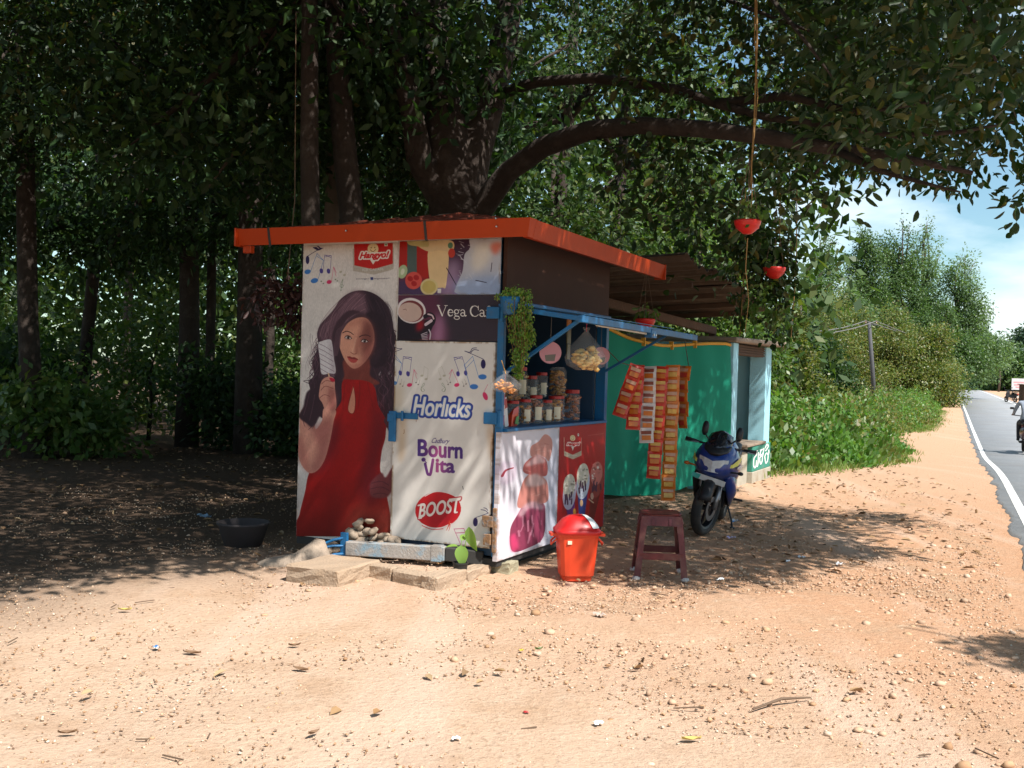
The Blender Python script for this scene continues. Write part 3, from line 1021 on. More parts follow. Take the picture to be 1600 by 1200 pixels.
# ---- door: brand marks and music notes on white
P2 = Print([(622, 533), (779, 535), (768, 858), (608, 838)], 4.0, (228, 222, 214))
C, D = crop(610, 530, 8.0), crop(620, 660, 5.453)
def notes_side(mx):
    q = lambda pts: C([(mx(x), y) for x, y in pts])
    P2.note(*q([(262, 562)])[0], 4.2, 2.8, q([(320, 370)])[0], PINK, .5, q([(360, 430), (352, 480)]))
    P2.note(*q([(148, 415)])[0], 2.6, 4, q([(190, 215)])[0], PURP, .6, q([(296, 225), (292, 258)]))
    P2.note(*q([(245, 425)])[0], 2.8, 4, q([(296, 225)])[0], PURP, .6, q([(188, 245)]))
    for hx, hy, sx, sy in ((420, 448, 450, 335), (472, 490, 500, 365)):
        P2.note(*q([(hx, hy)])[0], 2.5, 1.6, q([(sx, sy)])[0], GREY, .4, q([(500, 365)]))
    for hx, hy, sx, sy in ((145, 550, 165, 490), (175, 576, 195, 515), (345, 532, 360, 480), (372, 556, 392, 500)):
        P2.note(*q([(hx, hy)])[0], 1.2, .9, q([(sx, sy)])[0], (120, 110, 104), .3)
    P2.stroke(q([(420, 640), (410, 600), (440, 540), (450, 560), (405, 610), (425, 645), (452, 625), (430, 605)]), .45, (110, 130, 96))
notes_side(lambda x: x)
notes_side(lambda x: 1122 - x)
P2.note(*C([(75, 540)])[0], 4, 3, C([(170, 300)])[0], BLUE, .6, C([(80, 190), (85, 240)]))
P2.stroke(C([(70, 90), (120, 118), (175, 122), (90, 155)]), .8, NAVY)
P2.ell(*C([(1188, 462)])[0], 6.6, 4, BLUE)
P2.ell(*C([(1078, 583)])[0], 6.6, 4, BLUE)
P2.stroke(C([(1140, 470), (1065, 210)]), .6, BLUE, smooth=False)
P2.stroke(C([(1030, 585), (955, 315)]), .6, BLUE, smooth=False)
for dy in (0, 45):
    P2.stroke(C([(1065 + dy * .3, 210 + dy), (960 + dy * .3, 315 + dy)]), .6, BLUE, smooth=False)
P2.ell(*C([(1198, 305)])[0], 3.8, 7, NAVY)
P2.stroke(C([(1200, 245), (1060, 185), (965, 147)]), .8, NAVY)
P2.stroke(C([(965, 147), (1030, 160), (1060, 115), (1115, 108)]), 1, NAVY)
P2.stroke(C([(1040, 170), (1080, 130), (1140, 138)]), 1, NAVY)
P2.ell(*C([(1222, 700)])[0], 3.6, 6.6, PINK, -.4)
P2.stroke(C([(1205, 650), (1255, 555)]), .5, PINK, smooth=False)
m_ = P2.text_mask('Horl\u0131cks', *C([(300, 925), (1010, 962)]), 29, shear=.16, up=(.03, -1), bold=.9)
P2.put(P2.dil(m_, 3.6), (50, 56, 140))
P2.put(P2.dil(m_, 1.6), (64, 110, 186), .8)
P2.put(m_, (236, 232, 226))
P2.text('Cadbury', *D([(302, 160), (452, 168)]), 8, (62, 44, 104), shear=.5, bold=.15)
def violet(u, v):
    k = np.clip(1 - np.abs(u - .47) / .17, 0, 1)[..., None]
    return np.array([.30, .19, .48], np.float32) * (1 - k) + np.array([.66, .30, .52], np.float32) * k
P2.put(P2.text_mask('B', *D([(190, 268), (270, 272)]), 26, bold=1.1), violet)
P2.put(P2.text_mask('ourn', *D([(282, 276), (572, 294)]), 26, bold=1.1), violet)
P2.put(P2.text_mask('ita', *D([(345, 408), (503, 415)]), 22, bold=1.1), violet)
P2.stroke(D([(250, 340), (268, 420), (282, 430), (296, 420), (318, 305)]), 4.4, violet)
P2.ell(*D([(236, 304)])[0], 3.4, 3.2, violet)
P2.stroke(D([(236, 304), (262, 330)]), 1.2, violet, smooth=False)
P2.ell(*D([(358, 735)])[0], 37, 28.5, (198, 28, 36), -.10)
P2.ell(*D([(380, 800)])[0], 22, 12, (160, 14, 40), -.2, .5, 6)
P2.stroke(D([(245, 617), (330, 580), (430, 588), (520, 625)]), 1.1, (230, 222, 216))
P2.stroke(D([(205, 850), (290, 888), (380, 890), (470, 855)]), 1.1, (230, 222, 216))
P2.stroke(D([(215, 870), (300, 903), (400, 900)]), 1.0, (198, 28, 36))
P2.stroke(D([(458, 835), (448, 875), (428, 915)]), 2.2, (206, 60, 44), w2=.6)
P2.stroke(D([(458, 835), (460, 880), (448, 920)]), 1.6, (206, 60, 44), w2=.5)
m_ = P2.text_mask('BOOST', *D([(188, 800), (535, 752)]), 22, shear=.14, bold=.9)
for p_, q_ in (((182, 802), (215, 796)), ((178, 690), (208, 684)), ((455, 640), (562, 628)), ((500, 755), (530, 750))):
    mm = np.zeros_like(m_)
    q4 = P2.T(D([p_, q_, (q_[0], q_[1] + 14), (p_[0], p_[1] + 14)]))
    w_ = P2._win(q4, 1)
    mm[w_] = P2.mask_poly(q4, w_)
    m_ = np.maximum(m_, mm)
P2.put(P2.dil(m_, 1.4), (172, 16, 34))
P2.put(m_, (232, 222, 212))
P2.ell(*D([(685, 845)])[0], 3.8, 7, NAVY)
P2.stroke(D([(690, 805), (750, 785), (800, 768)]), .8, NAVY)
P2.stroke(D([(800, 768), (770, 745), (735, 738)]), 1, NAVY)
P2.stroke(D([(795, 745), (780, 728), (760, 722)]), 1, NAVY)
for x0_ in (495, 583):
    P2.stroke(D([(x0_, 903), (x0_ + 58, 1040)]), .7, (190, 70, 120), smooth=False)
for y0_ in (903, 938):
    P2.stroke(D([(495 + (y0_ - 903) * .4, y0_), (583 + (y0_ - 903) * .4, y0_ - 3)]), 1.0, (190, 70, 120), smooth=False)
P2.stroke(D([(755, 860), (790, 790), (810, 850)]), .7, (140, 160, 190), smooth=False)
P2.stroke(C([(185, 1110), (185, 1150), (175, 1160)]), .9, (110, 70, 40))
P2.stroke(C([(340, 955), (340, 1015)]), .7, (150, 90, 60))
P2.poly(C([(120, 1010), (210, 1010), (190, 1400), (110, 1500)]), (196, 160, 120), .55, 4)
P2.poly(C([(1250, 1090), (1310, 1090), (1300, 1500), (1260, 1300)]), (190, 150, 112), .6, 4)
P2.poly(C([(60, 600), (180, 560), (150, 930), (50, 930)]), (206, 184, 150), .5, 6)
P2.stroke(D([(575, 535), (580, 560)]), 1.0, (60, 55, 55))
P2.weather(.045, .7, 9)
m_poster_door = P2.material('door_print')

# ---- cafe sign
P3 = Print([(625, 463), (787, 465), (781, 533), (622, 531)], 4.0, (58, 46, 56))
E_ = crop(610, 370, 7.058)
P3.poly(E_([(90, 650), (560, 650), (600, 900), (640, 1140), (90, 1140)]), (104, 44, 70), .8, 8)
P3.poly(E_([(560, 860), (620, 900), (620, 1140), (480, 1140), (520, 950)]), (196, 140, 176), .75, 7)
P3.poly(E_([(90, 880), (420, 930), (520, 900), (470, 1050), (330, 1140), (90, 1140)]), (34, 22, 34))
P3.poly(E_([(330, 940), (400, 930), (385, 1020), (310, 1040)]), (170, 16, 34), .9, 3)
P3.ell(*E_([(256, 826)])[0], 24, 19.4, (236, 226, 224), .15)
P3.ell(*E_([(258, 832)])[0], 20.5, 16.3, (122, 56, 58), .15)
P3.ell(*E_([(240, 842)])[0], 19.5, 14.6, (214, 184, 170), .12)
P3.stroke(E_([(165, 815), (190, 810), (200, 822)]), .8, (130, 90, 90))
P3.stroke(E_([(415, 890), (470, 868), (512, 900), (500, 960), (440, 1020), (400, 1050)]), 6.5, (38, 24, 34))
P3.stroke(E_([(450, 866), (495, 880), (512, 915)]), 2.4, (226, 196, 200))
P3.stroke(E_([(420, 975), (485, 935)]), 4.5, (224, 200, 208), smooth=False)
for k in range(5):
    P3.stroke(E_([(365 + k * 3, 1080 + k * 12), (435, 1055 + k * 20)]), 1.1, (206, 190, 200), smooth=False)
P3.stroke(E_([(455, 1030), (472, 1070), (462, 1130)]), 2.0, (214, 200, 206))
def serif(P, s, p0, p1, h, col):
    arc = lambda cx, cy, rx, ry, a0, a1, n=14: [(cx + rx * math.cos(math.radians(a0 + (a1 - a0) * i / n)), cy + ry * math.sin(math.radians(a0 + (a1 - a0) * i / n))) for i in range(n + 1)]
    TK, TN = .14, .055
    G = {
        'V': (.95, [([(.08, 1), (.46, .02)], TK), ([(.46, .02), (.82, 1)], TN), ([(-.02, 1), (.25, 1)], TN), ([(.68, 1), (.95, 1)], TN)]),
        'e': (.55, [(arc(.27, .31, .22, .31, 0, 320), .075), (arc(.27, .31, .22, .31, 110, 250), TK), ([(.06, .33), (.49, .33)], TN)]),
        'g': (.58, [(arc(.25, .42, .18, .2, 0, 360, 20), .075), (arc(.25, .42, .18, .2, 130, 230), .11), (arc(.27, -.16, .24, .15, 0, 360, 20), .07), ([(.16, .23), (.08, .12), (.2, .03), (.45, -.02)], .075), ([(.38, .57), (.54, .6)], TN)]),
        'a': (.55, [(arc(.22, .44, .17, .18, 160, 0), .08), ([(.39, .44), (.39, .1), (.44, .02), (.52, .06)], .11), (arc(.22, .17, .17, .16, 60, 300), .09)]),
        'C': (.82, [(arc(.43, .5, .38, .5, 40, 320, 24), .065), (arc(.43, .5, .38, .5, 120, 240, 14), TK), ([(.74, .62), (.74, 1.0)], TN)]),
        'f': (.42, [([(.18, 0), (.18, .8)], .11), (arc(.32, .82, .14, .18, 180, 50), .075), ([(.04, .6), (.36, .6)], TN), ([(.04, 0), (.32, 0)], TN)]),
        ' ': (.32, []),
    }
    total = sum(G[c][0] for c in s)
    p0, p1 = np.array(p0, float), np.array(p1, float)
    x = 0.0
    for c in s:
        for pts, w in G[c][1]:
            P.stroke([tuple(p0 + (p1 - p0) * ((x + u) / total) + np.array([.03, -1]) * h * v) for u, v in pts], w * h, col, smooth=False)
        x += G[c][0]
serif(P3, 'Vega Cafe', E_([(553, 884)])[0], E_([(1212, 900)])[0], 15.5, (240, 232, 222))
P3.weather(.08, .3, 15)
m_poster_cafe = P3.material('cafe_print')

# ---- drinks panel
P4 = Print([(627, 384), (788, 382), (787, 465), (625, 463)], 4.0, (74, 46, 70))
P4.poly(E_([(100, 60), (450, 60), (450, 520), (100, 520)]), (176, 34, 24), smooth=False)
P4.poly(E_([(208, 60), (312, 60), (316, 500), (205, 500)]), (84, 100, 96), smooth=False)
P4.poly(E_([(100, 470), (470, 520), (800, 480), (800, 680), (90, 680)]), (78, 56, 92), .9, 4)
P4.poly(E_([(650, 60), (900, 60), (830, 380), (700, 400)]), (66, 40, 62), .9, 4)
P4.poly(E_([(660, 330), (800, 330), (780, 640), (560, 640)]), (190, 160, 190), .7, 7)
P4.ell(*E_([(155, 415)])[0], 7.5, 10.5, (178, 196, 150), .3)
P4.ell(*E_([(155, 415)])[0], 3, 5, (224, 228, 200), .3)
P4.ell(*E_([(280, 510)])[0], 13.5, 13, (222, 84, 74))
for dx, dy in ((-38, -20), (30, -30), (5, 32)):
    P4.ell(*E_([(280 + dx, 510 + dy)])[0], 4.6, 3.8, (176, 34, 34), .4)
P4.poly(E_([(446, 190), (660, 170), (648, 560), (600, 590), (520, 590), (470, 560)]), (238, 204, 150))
P4.poly(E_([(320, 100), (560, 80), (720, 110), (710, 210), (560, 200), (450, 210), (340, 160)]), (226, 196, 150))
P4.poly(E_([(220, 80), (420, 90), (440, 160), (300, 150), (220, 130)]), (196, 180, 120))
P4.ell(*E_([(690, 150)])[0], 4, 4.5, (90, 130, 100))
P4.ell(*E_([(705, 230)])[0], 5.5, 7, (196, 60, 44))
P4.ell(*E_([(455, 580)])[0], 14, 12.5, (226, 206, 146))
P4.ell(*E_([(455, 580)])[0], 11, 9.5, (206, 182, 104))
P4.poly(E_([(548, 600), (592, 600), (590, 648), (552, 648)]), (232, 226, 220), smooth=False)
P4.stroke(E_([(650, 385), (770, 580)]), 1.3, (40, 28, 46), smooth=False)
P4.poly(E_([(930, 60), (1275, 60), (1270, 680), (790, 660), (760, 580), (830, 420), (850, 250), (910, 180)]), (196, 196, 204))
P4.poly(E_([(790, 520), (1260, 480), (1260, 670), (790, 660)]), (150, 170, 206), .8, 6)
P4.poly(E_([(960, 180), (1130, 150), (1130, 320), (1000, 420), (930, 360)]), (232, 222, 206), .9, 5)
P4.poly(E_([(1140, 150), (1250, 130), (1240, 220), (1180, 250)]), (222, 110, 84), .85, 3)
for k in range(26):
    a0 = random.uniform(0, 6.28)
    x_, y_ = random.uniform(800, 960), random.uniform(120, 520)
    P4.stroke(E_([(x_, y_), (x_ - random.uniform(10, 70), y_ - random.uniform(-10, 40))]), random.uniform(.5, 1.6), (206, 206, 212), .7, smooth=False)
P4.stroke(E_([(1160, 340), (1150, 430)]), 1.2, (90, 80, 90), smooth=False)
P4.stroke(E_([(980, 520), (1100, 545)]), 1.1, (50, 44, 54), smooth=False)
P4.weather(.08, .3, 19)
m_poster_drinks = P4.material('drinks_print')

# ---- counter front, white: stacked pink ice cream
G_ = crop(740, 640, 4.0)
P5 = Print([(778, 673), (868, 665), (862, 848), (768, 876)], 5.0, (232, 227, 235))
P5.poly(G_([(450, 120), (520, 110), (500, 800), (420, 830), (430, 500)]), (206, 208, 224), .8, 5)
P5.poly(G_([(150, 320), (235, 330), (230, 420), (150, 450)]), (208, 190, 208), .9, 3)
P5.ell(*G_([(192, 376)])[0], 12, 15, (216, 200, 214), .5)
P5.stroke(G_([(158, 398), (180, 365), (225, 350)]), 4, (152, 44, 64), w2=2)
P5.poly(G_([(200, 740), (250, 640), (300, 575), (400, 575), (420, 640), (405, 800), (320, 860), (210, 880)]), (146, 60, 88))
P5.poly(G_([(250, 600), (262, 500), (300, 410), (360, 385), (425, 430), (440, 500), (430, 570), (340, 590)]), (206, 132, 120))
P5.poly(G_([(290, 380), (292, 330), (340, 285), (380, 275), (430, 310), (430, 400), (360, 400)]), (190, 96, 92))
P5.poly(G_([(335, 280), (335, 220), (380, 190), (420, 145), (460, 170), (466, 230), (445, 310), (420, 290), (380, 275)]), (212, 146, 134))
P5.poly(G_([(300, 460), (320, 405), (360, 388), (400, 410), (420, 450), (360, 470)]), (230, 196, 190), .9, 2)
P5.poly(G_([(300, 340), (350, 285), (385, 272), (425, 315), (370, 330)]), (228, 186, 184), .9, 2)
P5.poly(G_([(250, 640), (300, 578), (350, 565), (405, 590), (400, 620), (320, 610), (280, 660)]), (214, 168, 176), .9, 2)
for k in range(16):
    x_, y_ = random.uniform(225, 400), random.uniform(620, 800)
    P5.stroke(G_([(x_, y_), (x_ + random.uniform(-15, 15), y_ + random.uniform(30, 80))]), random.uniform(1, 3.5), random.choice([(186, 90, 120), (110, 36, 66), (220, 150, 170)]), .6, smooth=False)
P5.poly(G_([(200, 790), (230, 770), (250, 860), (210, 880)]), (226, 70, 120), .9, 2)
for k in range(14):
    x_, y_ = random.uniform(300, 440), random.uniform(200, 560)
    P5.stroke(G_([(x_, y_), (x_ + random.uniform(10, 30), y_ + random.uniform(-12, 12))]), random.uniform(.8, 2), random.choice([(170, 84, 80), (226, 176, 164)]), .5, smooth=False)
P5.weather(.06, .35, 23)
m_poster_scoops = P5.material('scoops_print')

# ---- counter front, red: three cones
P6 = Print([(868, 665), (942, 657), (936, 821), (862, 848)], 5.0, (176, 24, 28))
L_ = crop(860, 640, 6.311)
hangyo_logo(P6, lambda pts: L_([(180 + (a - 683) * .52, 268 + (b - 66) * 1.02) for a, b in pts]), 6.311 / .6, (176, 24, 28), (196, 176, 150))
P6.stroke(L_([(335, 240), (420, 228), (490, 218)]), .8, (212, 110, 104), .7)
def cone(cx, cy, tip, wcol, lcol, top):
    (tx, ty) = tip
    P6.poly(L_([(cx - 58, cy + 90), (cx + 58, cy + 70), (tx + 18, ty), (tx - 18, ty)]), wcol, smooth=False)
    P6.ell(*L_([(cx, cy + 60)])[0], 10.5, 26, lcol, .12)
    P6.ell(*L_([(cx - 2, cy - 20)])[0], 9.5, 19, top, .12)
    for k in range(34):
        a0, r0 = random.uniform(0, 6.28), random.uniform(.3, 1)
        P6.ell(*L_([(cx + 62 * r0 * math.cos(a0), cy - 30 + 115 * r0 * math.sin(a0) * .8)])[0], random.uniform(1, 2.2), random.uniform(1, 2.4), random.choice([top, tuple(int(v * .72) for v in top), (238, 226, 214)]))
    for k in range(7):
        x_ = cx + random.uniform(-45, 45)
        y_ = cy + random.uniform(40, 120)
        P6.stroke(L_([(x_, y_), (x_ + random.uniform(-8, 8), y_ + 50)]), 2.4, (74, 40, 66), .9, smooth=False)
cone(145, 770, (170, 1180), (110, 50, 120), (198, 188, 206), (216, 206, 186))
cone(420, 640, (350, 1180), (112, 34, 30), (150, 62, 56), (206, 120, 110))
cone(282, 660, (262, 1180), (62, 70, 140), (206, 210, 222), (220, 212, 190))
for x_, y_, c_ in ((195, 1010, (226, 150, 60)), (265, 920, (214, 170, 130)), (372, 850, (206, 160, 140)), (270, 1060, (216, 214, 216))):
    P6.ell(*L_([(x_, y_)])[0], 2.6, 5.5, c_)
P6.stroke(L_([(340, 880), (385, 915)]), 2, (206, 160, 130), smooth=False)
P6.weather(.06, .2, 29)
m_poster_cones = P6.material('cones_print')

# ================================================================== THE STALL
m_navy = pm('navy_paint_inside', (.018, .05, .10), rough=.5, var=.2, scale=3, dirt=(.05, .06, .07), dirt_amt=.4)
m_blue = pm('blue_enamel', (.007, .105, .25), rough=.45, var=.12, scale=8, bump=.12, bscale=60, dirt=(.10, .07, .05), dirt_amt=.35, dscale=9)
m_white = pm('white_sheet_metal', (.70, .67, .62), rough=.45, var=.07, scale=4, dirt=(.36, .26, .16), dirt_amt=.4, dscale=5)
m_brown = pm('brown_painted_board', (.045, .017, .009), rough=.7, var=.2, scale=3, dirt=(.08, .035, .02), dirt_amt=.4, dscale=2, spec=.2)
m_orange = pm('orange_gutter_paint', (.37, .040, .006), rough=.5, var=.10, scale=2.5, bump=.08, bscale=15, dirt=(.24, .034, .012), dirt_amt=.5, dscale=1.6, spec=.2)
m_roof = pm('red_roof_sheet', (.16, .032, .015), rough=.75, var=.25, scale=3, dirt=(.10, .05, .03), dirt_amt=.6)
m_dark = pm('dark_underframe', (.03, .028, .026), rough=.8, var=.3)
m_steel = pm('greyed_blue_steel', (.30, .27, .24), rough=.6, var=.18, scale=9, bump=.3, bscale=60, dirt=(.10, .30, .44), dirt_amt=.75, dscale=7)
m_rust = pm('rusty_hinge', (.22, .12, .06), rough=.8, var=.35, scale=20, bump=.4, dirt=(.16, .30, .40), dirt_amt=.8, dscale=14)
m_bolt = pm('bright_bolt', (.5, .5, .48), rough=.35, metal=.9)

stall = empty('food_stall', site(0, 0), 'small roadside snack stall with orange gutter, poster-covered side and open blue counter hatch', 'food stall', rz=SITE_RZ)

def front_print(name, mat, y0, y1, z0, z1, proud=.004, back=0.0, z0b=None):
    """thin printed sheet on the X = 0 face, y1 is the photo's left"""
    z0b = z0 if z0b is None else z0b
    me = bpy.data.meshes.new(name)
    vs_ = [(-proud, y1, z0), (-proud, y0, z0b), (-proud, y0, z1), (-proud, y1, z1), (back, y1, z0), (back, y0, z0b), (back, y0, z1), (back, y1, z1)]
    me.from_pydata(vs_, [], [(0, 3, 2, 1), (4, 5, 6, 7), (0, 1, 5, 4), (1, 2, 6, 5), (2, 3, 7, 6), (3, 0, 4, 7)])
    uv = me.uv_layers.new(name='print')
    cs = {0: (0, 0), 1: (1, 0), 2: (1, 1), 3: (0, 1)}
    for lp in me.loops:
        uv.data[lp.index].uv = cs[lp.vertex_index % 4]
    return link(name, me, mat, stall)

def side_print(name, mat, x0, x1, z0, z1, proud=.004):
    me = bpy.data.meshes.new(name)
    vs_ = [(x0, -proud, z0), (x1, -proud, z0), (x1, -proud, z1), (x0, -proud, z1), (x0, 0, z0), (x1, 0, z0), (x1, 0, z1), (x0, 0, z1)]
    me.from_pydata(vs_, [], [(0, 1, 2, 3), (4, 7, 6, 5), (0, 4, 5, 1), (1, 5, 6, 2), (2, 6, 7, 3), (3, 7, 4, 0)])
    uv = me.uv_layers.new(name='print')
    cs = {0: (0, 0), 1: (1, 0), 2: (1, 1), 3: (0, 1)}
    for lp in me.loops:
        uv.data[lp.index].uv = cs[lp.vertex_index % 4]
    return link(name, me, mat, stall)

# poster side
box('wall_panel', m_white, stall, .004, .03, .89, 1.77, .13, 2.47)
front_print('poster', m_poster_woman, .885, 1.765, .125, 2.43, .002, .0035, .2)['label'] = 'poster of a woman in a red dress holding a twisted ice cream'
box('wall_panel', m_white, stall, .004, .03, .03, .885, 1.70, 2.47)
front_print('sign_panel', m_poster_cafe, .02, .872, 1.697, 2.035, .006, .0035)['label'] = 'dark cafe sign panel with a cup and white lettering'
front_print('sign_panel', m_poster_drinks, .02, .875, 2.038, 2.44, .003, .0035)['label'] = 'drinks picture panel with a milkshake glass'
door = front_print('door', m_poster_door, .035, .878, .2, 1.69, .016, .02)
door['label'] = 'white metal door printed with brand marks and music notes'
for z in (1.10, 1.86):
    b = MB().box(-.045, -.017, -.005, .10, z, z + .085).box(-.03, .0, -.028, .002, z - .02, z + .1)
    b.build('hinge', m_blue, stall, bevel=.004)
b = MB().box(-.05, -.02, .0, .085, .36, .44).box(-.056, -.02, .01, .07, .23, .31).box(-.045, -.012, -.028, .004, .18, .50)
b.build('hinge', m_rust, stall, bevel=.004)['label'] = 'rusty bottom hinge with flaking blue paint'
b = MB().box(-.035, -.018, .66, .90, 1.105, 1.15).box(-.05, -.03, .84, .90, .93, 1.16).box(-.055, -.03, .86, .91, 1.08, 1.14)
b.tube([(-.05, .78, 1.09), (-.05, .78, 1.165)], .012, 8)
b.build('hasp', m_blue, stall, bevel=.003)
# frame and counter side
box('corner_post', m_blue, stall, -.012, .028, -.03, .022, .14, 1.97, .003)
side_print('counter_panel', m_poster_scoops, -.03, 1.045, .115, 1.045, .034)['label'] = 'white counter panel picturing stacked pink ice cream scoops'
side_print('counter_panel', m_poster_cones, 1.047, 2.10, .115, 1.045, .036)['label'] = 'red counter panel picturing three ice cream cones'
box('counter_top', m_blue, stall, .03, 2.06, -.06, .46, 1.046, 1.07, .003)
box('counter_post', m_blue, stall, 2.05, 2.112, -.035, .06, .13, 1.97, .003)
box('upper_board', m_brown, stall, 0.031, 2.12, -.02, .01, 2.0, 2.51)
box('header_rail', m_blue, stall, -.012, 2.13, -.045, -.0, 1.955, 2.0, .003)
m_int = m_navy
box('inner_wall', m_int, stall, 2.02, 2.045, .065, 1.72, .14, 2.5)
box('inner_wall', m_int, stall, .035, 2.015, 1.70, 1.72, .14, 2.5)
box('inner_wall', m_int, stall, .034, .05, .03, 1.69, .14, 2.5)
box('side_wall', m_white, stall, .03, 2.12, 1.74, 1.77, .13, 2.5)
box('back_wall', m_white, stall, 2.09, 2.12, .065, 1.735, .13, 2.5)
box('inner_ceiling', m_int, stall, .055, 2.01, .02, 1.69, 2.2, 2.215)
box('floor_board', m_dark, stall, .0, 2.1, -.02, 1.76, .07, .125)
box('shelf', m_int, stall, .06, 2.0, .62, .9, 1.10, 1.125)
# underframe, drawbar
for y in (.12, 1.62):
    MB().box(-.02, 2.1, y - .03, y + .03, .0, .068).build('chassis_beam', m_dark, stall)
L = lambda p: (float((np.array(p) - K0) @ AX), float((np.array(p) - K0) @ AY), float(p[2]))
dz = float(zg(-.8, 7.8))
pa, pb, pc = L((-1.20, 7.84, .075 + dz)), L((-.45, 7.66, .085 + dz)), L((-.12, 7.78, .12 + dz * .4))
bar = MB().bar(pa, pb, .07, .105)
bar.build('drawbar', m_steel, stall, bevel=.006)
MB().bar(pb, (.02, .10, .12), .06, .10).build('drawbar', m_dark, stall, bevel=.006)
b = MB().bar(L((-.55, 7.684, .085 + dz)), L((-.47, 7.665, .085 + dz)), .078, .118)
b.build('drawbar_collar', m_steel, stall, bevel=.004)
px_, py_ = -1.22, 7.84
MB().box(-.012, .012, -.03, .03, .0, .2).build('drawbar_plate', m_blue, stall, loc=L((px_, py_, dz - .01)), bevel=.003)
for (dx, dy, dz2), (ex, ey, ez), r in (((0, 0, .15), (-.16, -.02, .10), .010), ((0, 0, .09), (-.17, -.05, .075), .009), ((0, 0, .03), (-.13, -.08, .012), .011)):
    MB().tube([L((px_ + dx, py_ + dy, dz + dz2)), L((px_ + (dx + ex) / 2, py_ + (dy + ey) / 2, dz + (dz2 + ez) / 2 + .008)), L((px_ + ex, py_ + ey, dz + ez))], r, 8).build('coupling_rod', m_blue, stall)
# hatch flap raised as an awning
fl = MB()
fl.bar((.0, -.03, 1.945), (.0, -.62, 1.865), .035)
fl.bar((2.1, -.03, 1.945), (2.1, -.62, 1.865), .035)
fl.bar((-.02, -.62, 1.865), (2.72, -.66, 1.84), .035, .05)
fl.bar((1.05, -.03, 1.945), (1.05, -.6, 1.87), .025)
fl.build('flap_frame', m_blue, stall, bevel=.003)
MB().add([(.0, -.03, 1.972), (2.1, -.03, 1.972), (2.1, -.64, 1.893), (.0, -.64, 1.893), (.0, -.03, 1.976), (2.1, -.03, 1.976), (2.1, -.64, 1.897), (.0, -.64, 1.897)],
         [(0, 1, 2, 3), (7, 6, 5, 4), (0, 4, 5, 1), (1, 5, 6, 2), (2, 6, 7, 3), (3, 7, 4, 0)]).build('flap_sheet', m_blue, stall)
MB().bar((.08, -.0, 1.47), (.03, -.60, 1.86), .026).build('flap_strut', m_blue, stall, bevel=.003)
MB().bar((2.06, -.0, 1.49), (2.09, -.60, 1.85), .022).build('flap_strut', m_blue, stall, bevel=.003)
MB().box(1.42, 1.56, -.665, -.60, 1.79, 1.86).build('flap_bracket', m_blue, stall, bevel=.004)
for x in (1.46, 1.52):
    MB().tube([(x, -.672, 1.815), (x, -.655, 1.815)], .011, 8).build('bracket_bolt', m_bolt, stall)
MB().bar((.35, -.60, 1.838), (1.40, -.62, 1.822), .016).build('flap_edging', pm('pale_edging', (.62, .56, .46), rough=.5), stall)
# roof with gutter
X0, X1, Y0, Y1, ZE = -.12, 2.8, -.2, 2.2, 2.535
ap, ap2 = (1.15, 1.0, 2.81), (1.65, 1.0, 2.81)
b = MB()
b.add([(X0, Y0, ZE), (X1, Y0, ZE), (X1, Y1, ZE), (X0, Y1, ZE), ap, ap2], [(0, 4, 3), (0, 1, 5, 4), (1, 2, 5), (2, 3, 4, 5)])
roof = b.build('roof', m_roof, stall)
for k in range(13):
    t = (k + .5) / 13
    y = Y0 + (Y1 - Y0) * t
    s_ = 1 - abs(t - .5) * 2
    MB().bar((X0, y, ZE + .012), (X0 + (ap[0] - X0) * s_, y + (1.0 - y) * 0, ZE + (ap[2] - ZE) * s_ + .012), .03, .022).build('roof_rib', m_roof, roof)
for k in range(15):
    t = (k + .5) / 15
    x = X0 + (X1 - X0) * t
    s_ = min(1, (x - X0) / (ap[0] - X0), (X1 - x) / (X1 - ap2[0]))
    MB().bar((x, Y0, ZE + .012), (x, Y0 + (1.0 - Y0) * s_, ZE + (ap[2] - ZE) * s_ + .012), .03, .022).build('roof_rib', m_roof, roof)
box('ceiling_board', m_brown, stall, X0 + .02, X1 - .02, Y0 + .02, Y1 - .02, 2.512, 2.527)
def trough(a, bq, outward, name):
    """open box gutter from a to bq with a slightly raked outer face"""
    a, bq, o = Vector(a), Vector(bq), Vector(outward)
    prof = [(0, .11), (0, 0), (.075, -.012), (.105, .115), (.098, .117), (.07, -.003), (.006, .008), (.006, .11)]
    rings = [[p + o * u + Vector((0, 0, v)) for u, v in prof] for p in (a, bq)]
    return MB().loft(rings).build(name, m_orange, stall)
GZ_ = 2.43
trough((X0 - .012, -.2, GZ_), (X0 - .012, 2.24, GZ_), (-1, 0, 0), 'gutter')
trough((-.12, Y0 - .012, GZ_ - .004), (2.82, Y0 - .012, GZ_ - .02), (0, -1, 0), 'gutter')
b = MB()   # mitred corner
prof = [(0, 0), (.075, -.012), (.105, .115), (0, .115)]
b.loft([[(X0 - .012 - u, -.2, GZ_ + v) for u, v in prof], [(X0 - .012 - u, Y0 - .012 - u, GZ_ + v) for u, v in prof], [(-.12, Y0 - .012 - u, GZ_ + v) for u, v in prof]])
b.build('gutter_corner', m_orange, stall)
b = MB().box(X0 - .135, X0 - .008, 2.24, 2.255, GZ_ - .02, GZ_ + .125)
b.box(X0 - .08, X0 - .03, 2.13, 2.21, GZ_ - .07, GZ_ - .013)
b.build('gutter_outlet', m_orange, stall, bevel=.004)
b = MB().box(2.82, 2.835, Y0 - .12, Y0 - .008, GZ_ - .04, GZ_ + .105)
b.build('gutter_end', m_orange, stall, bevel=.003)
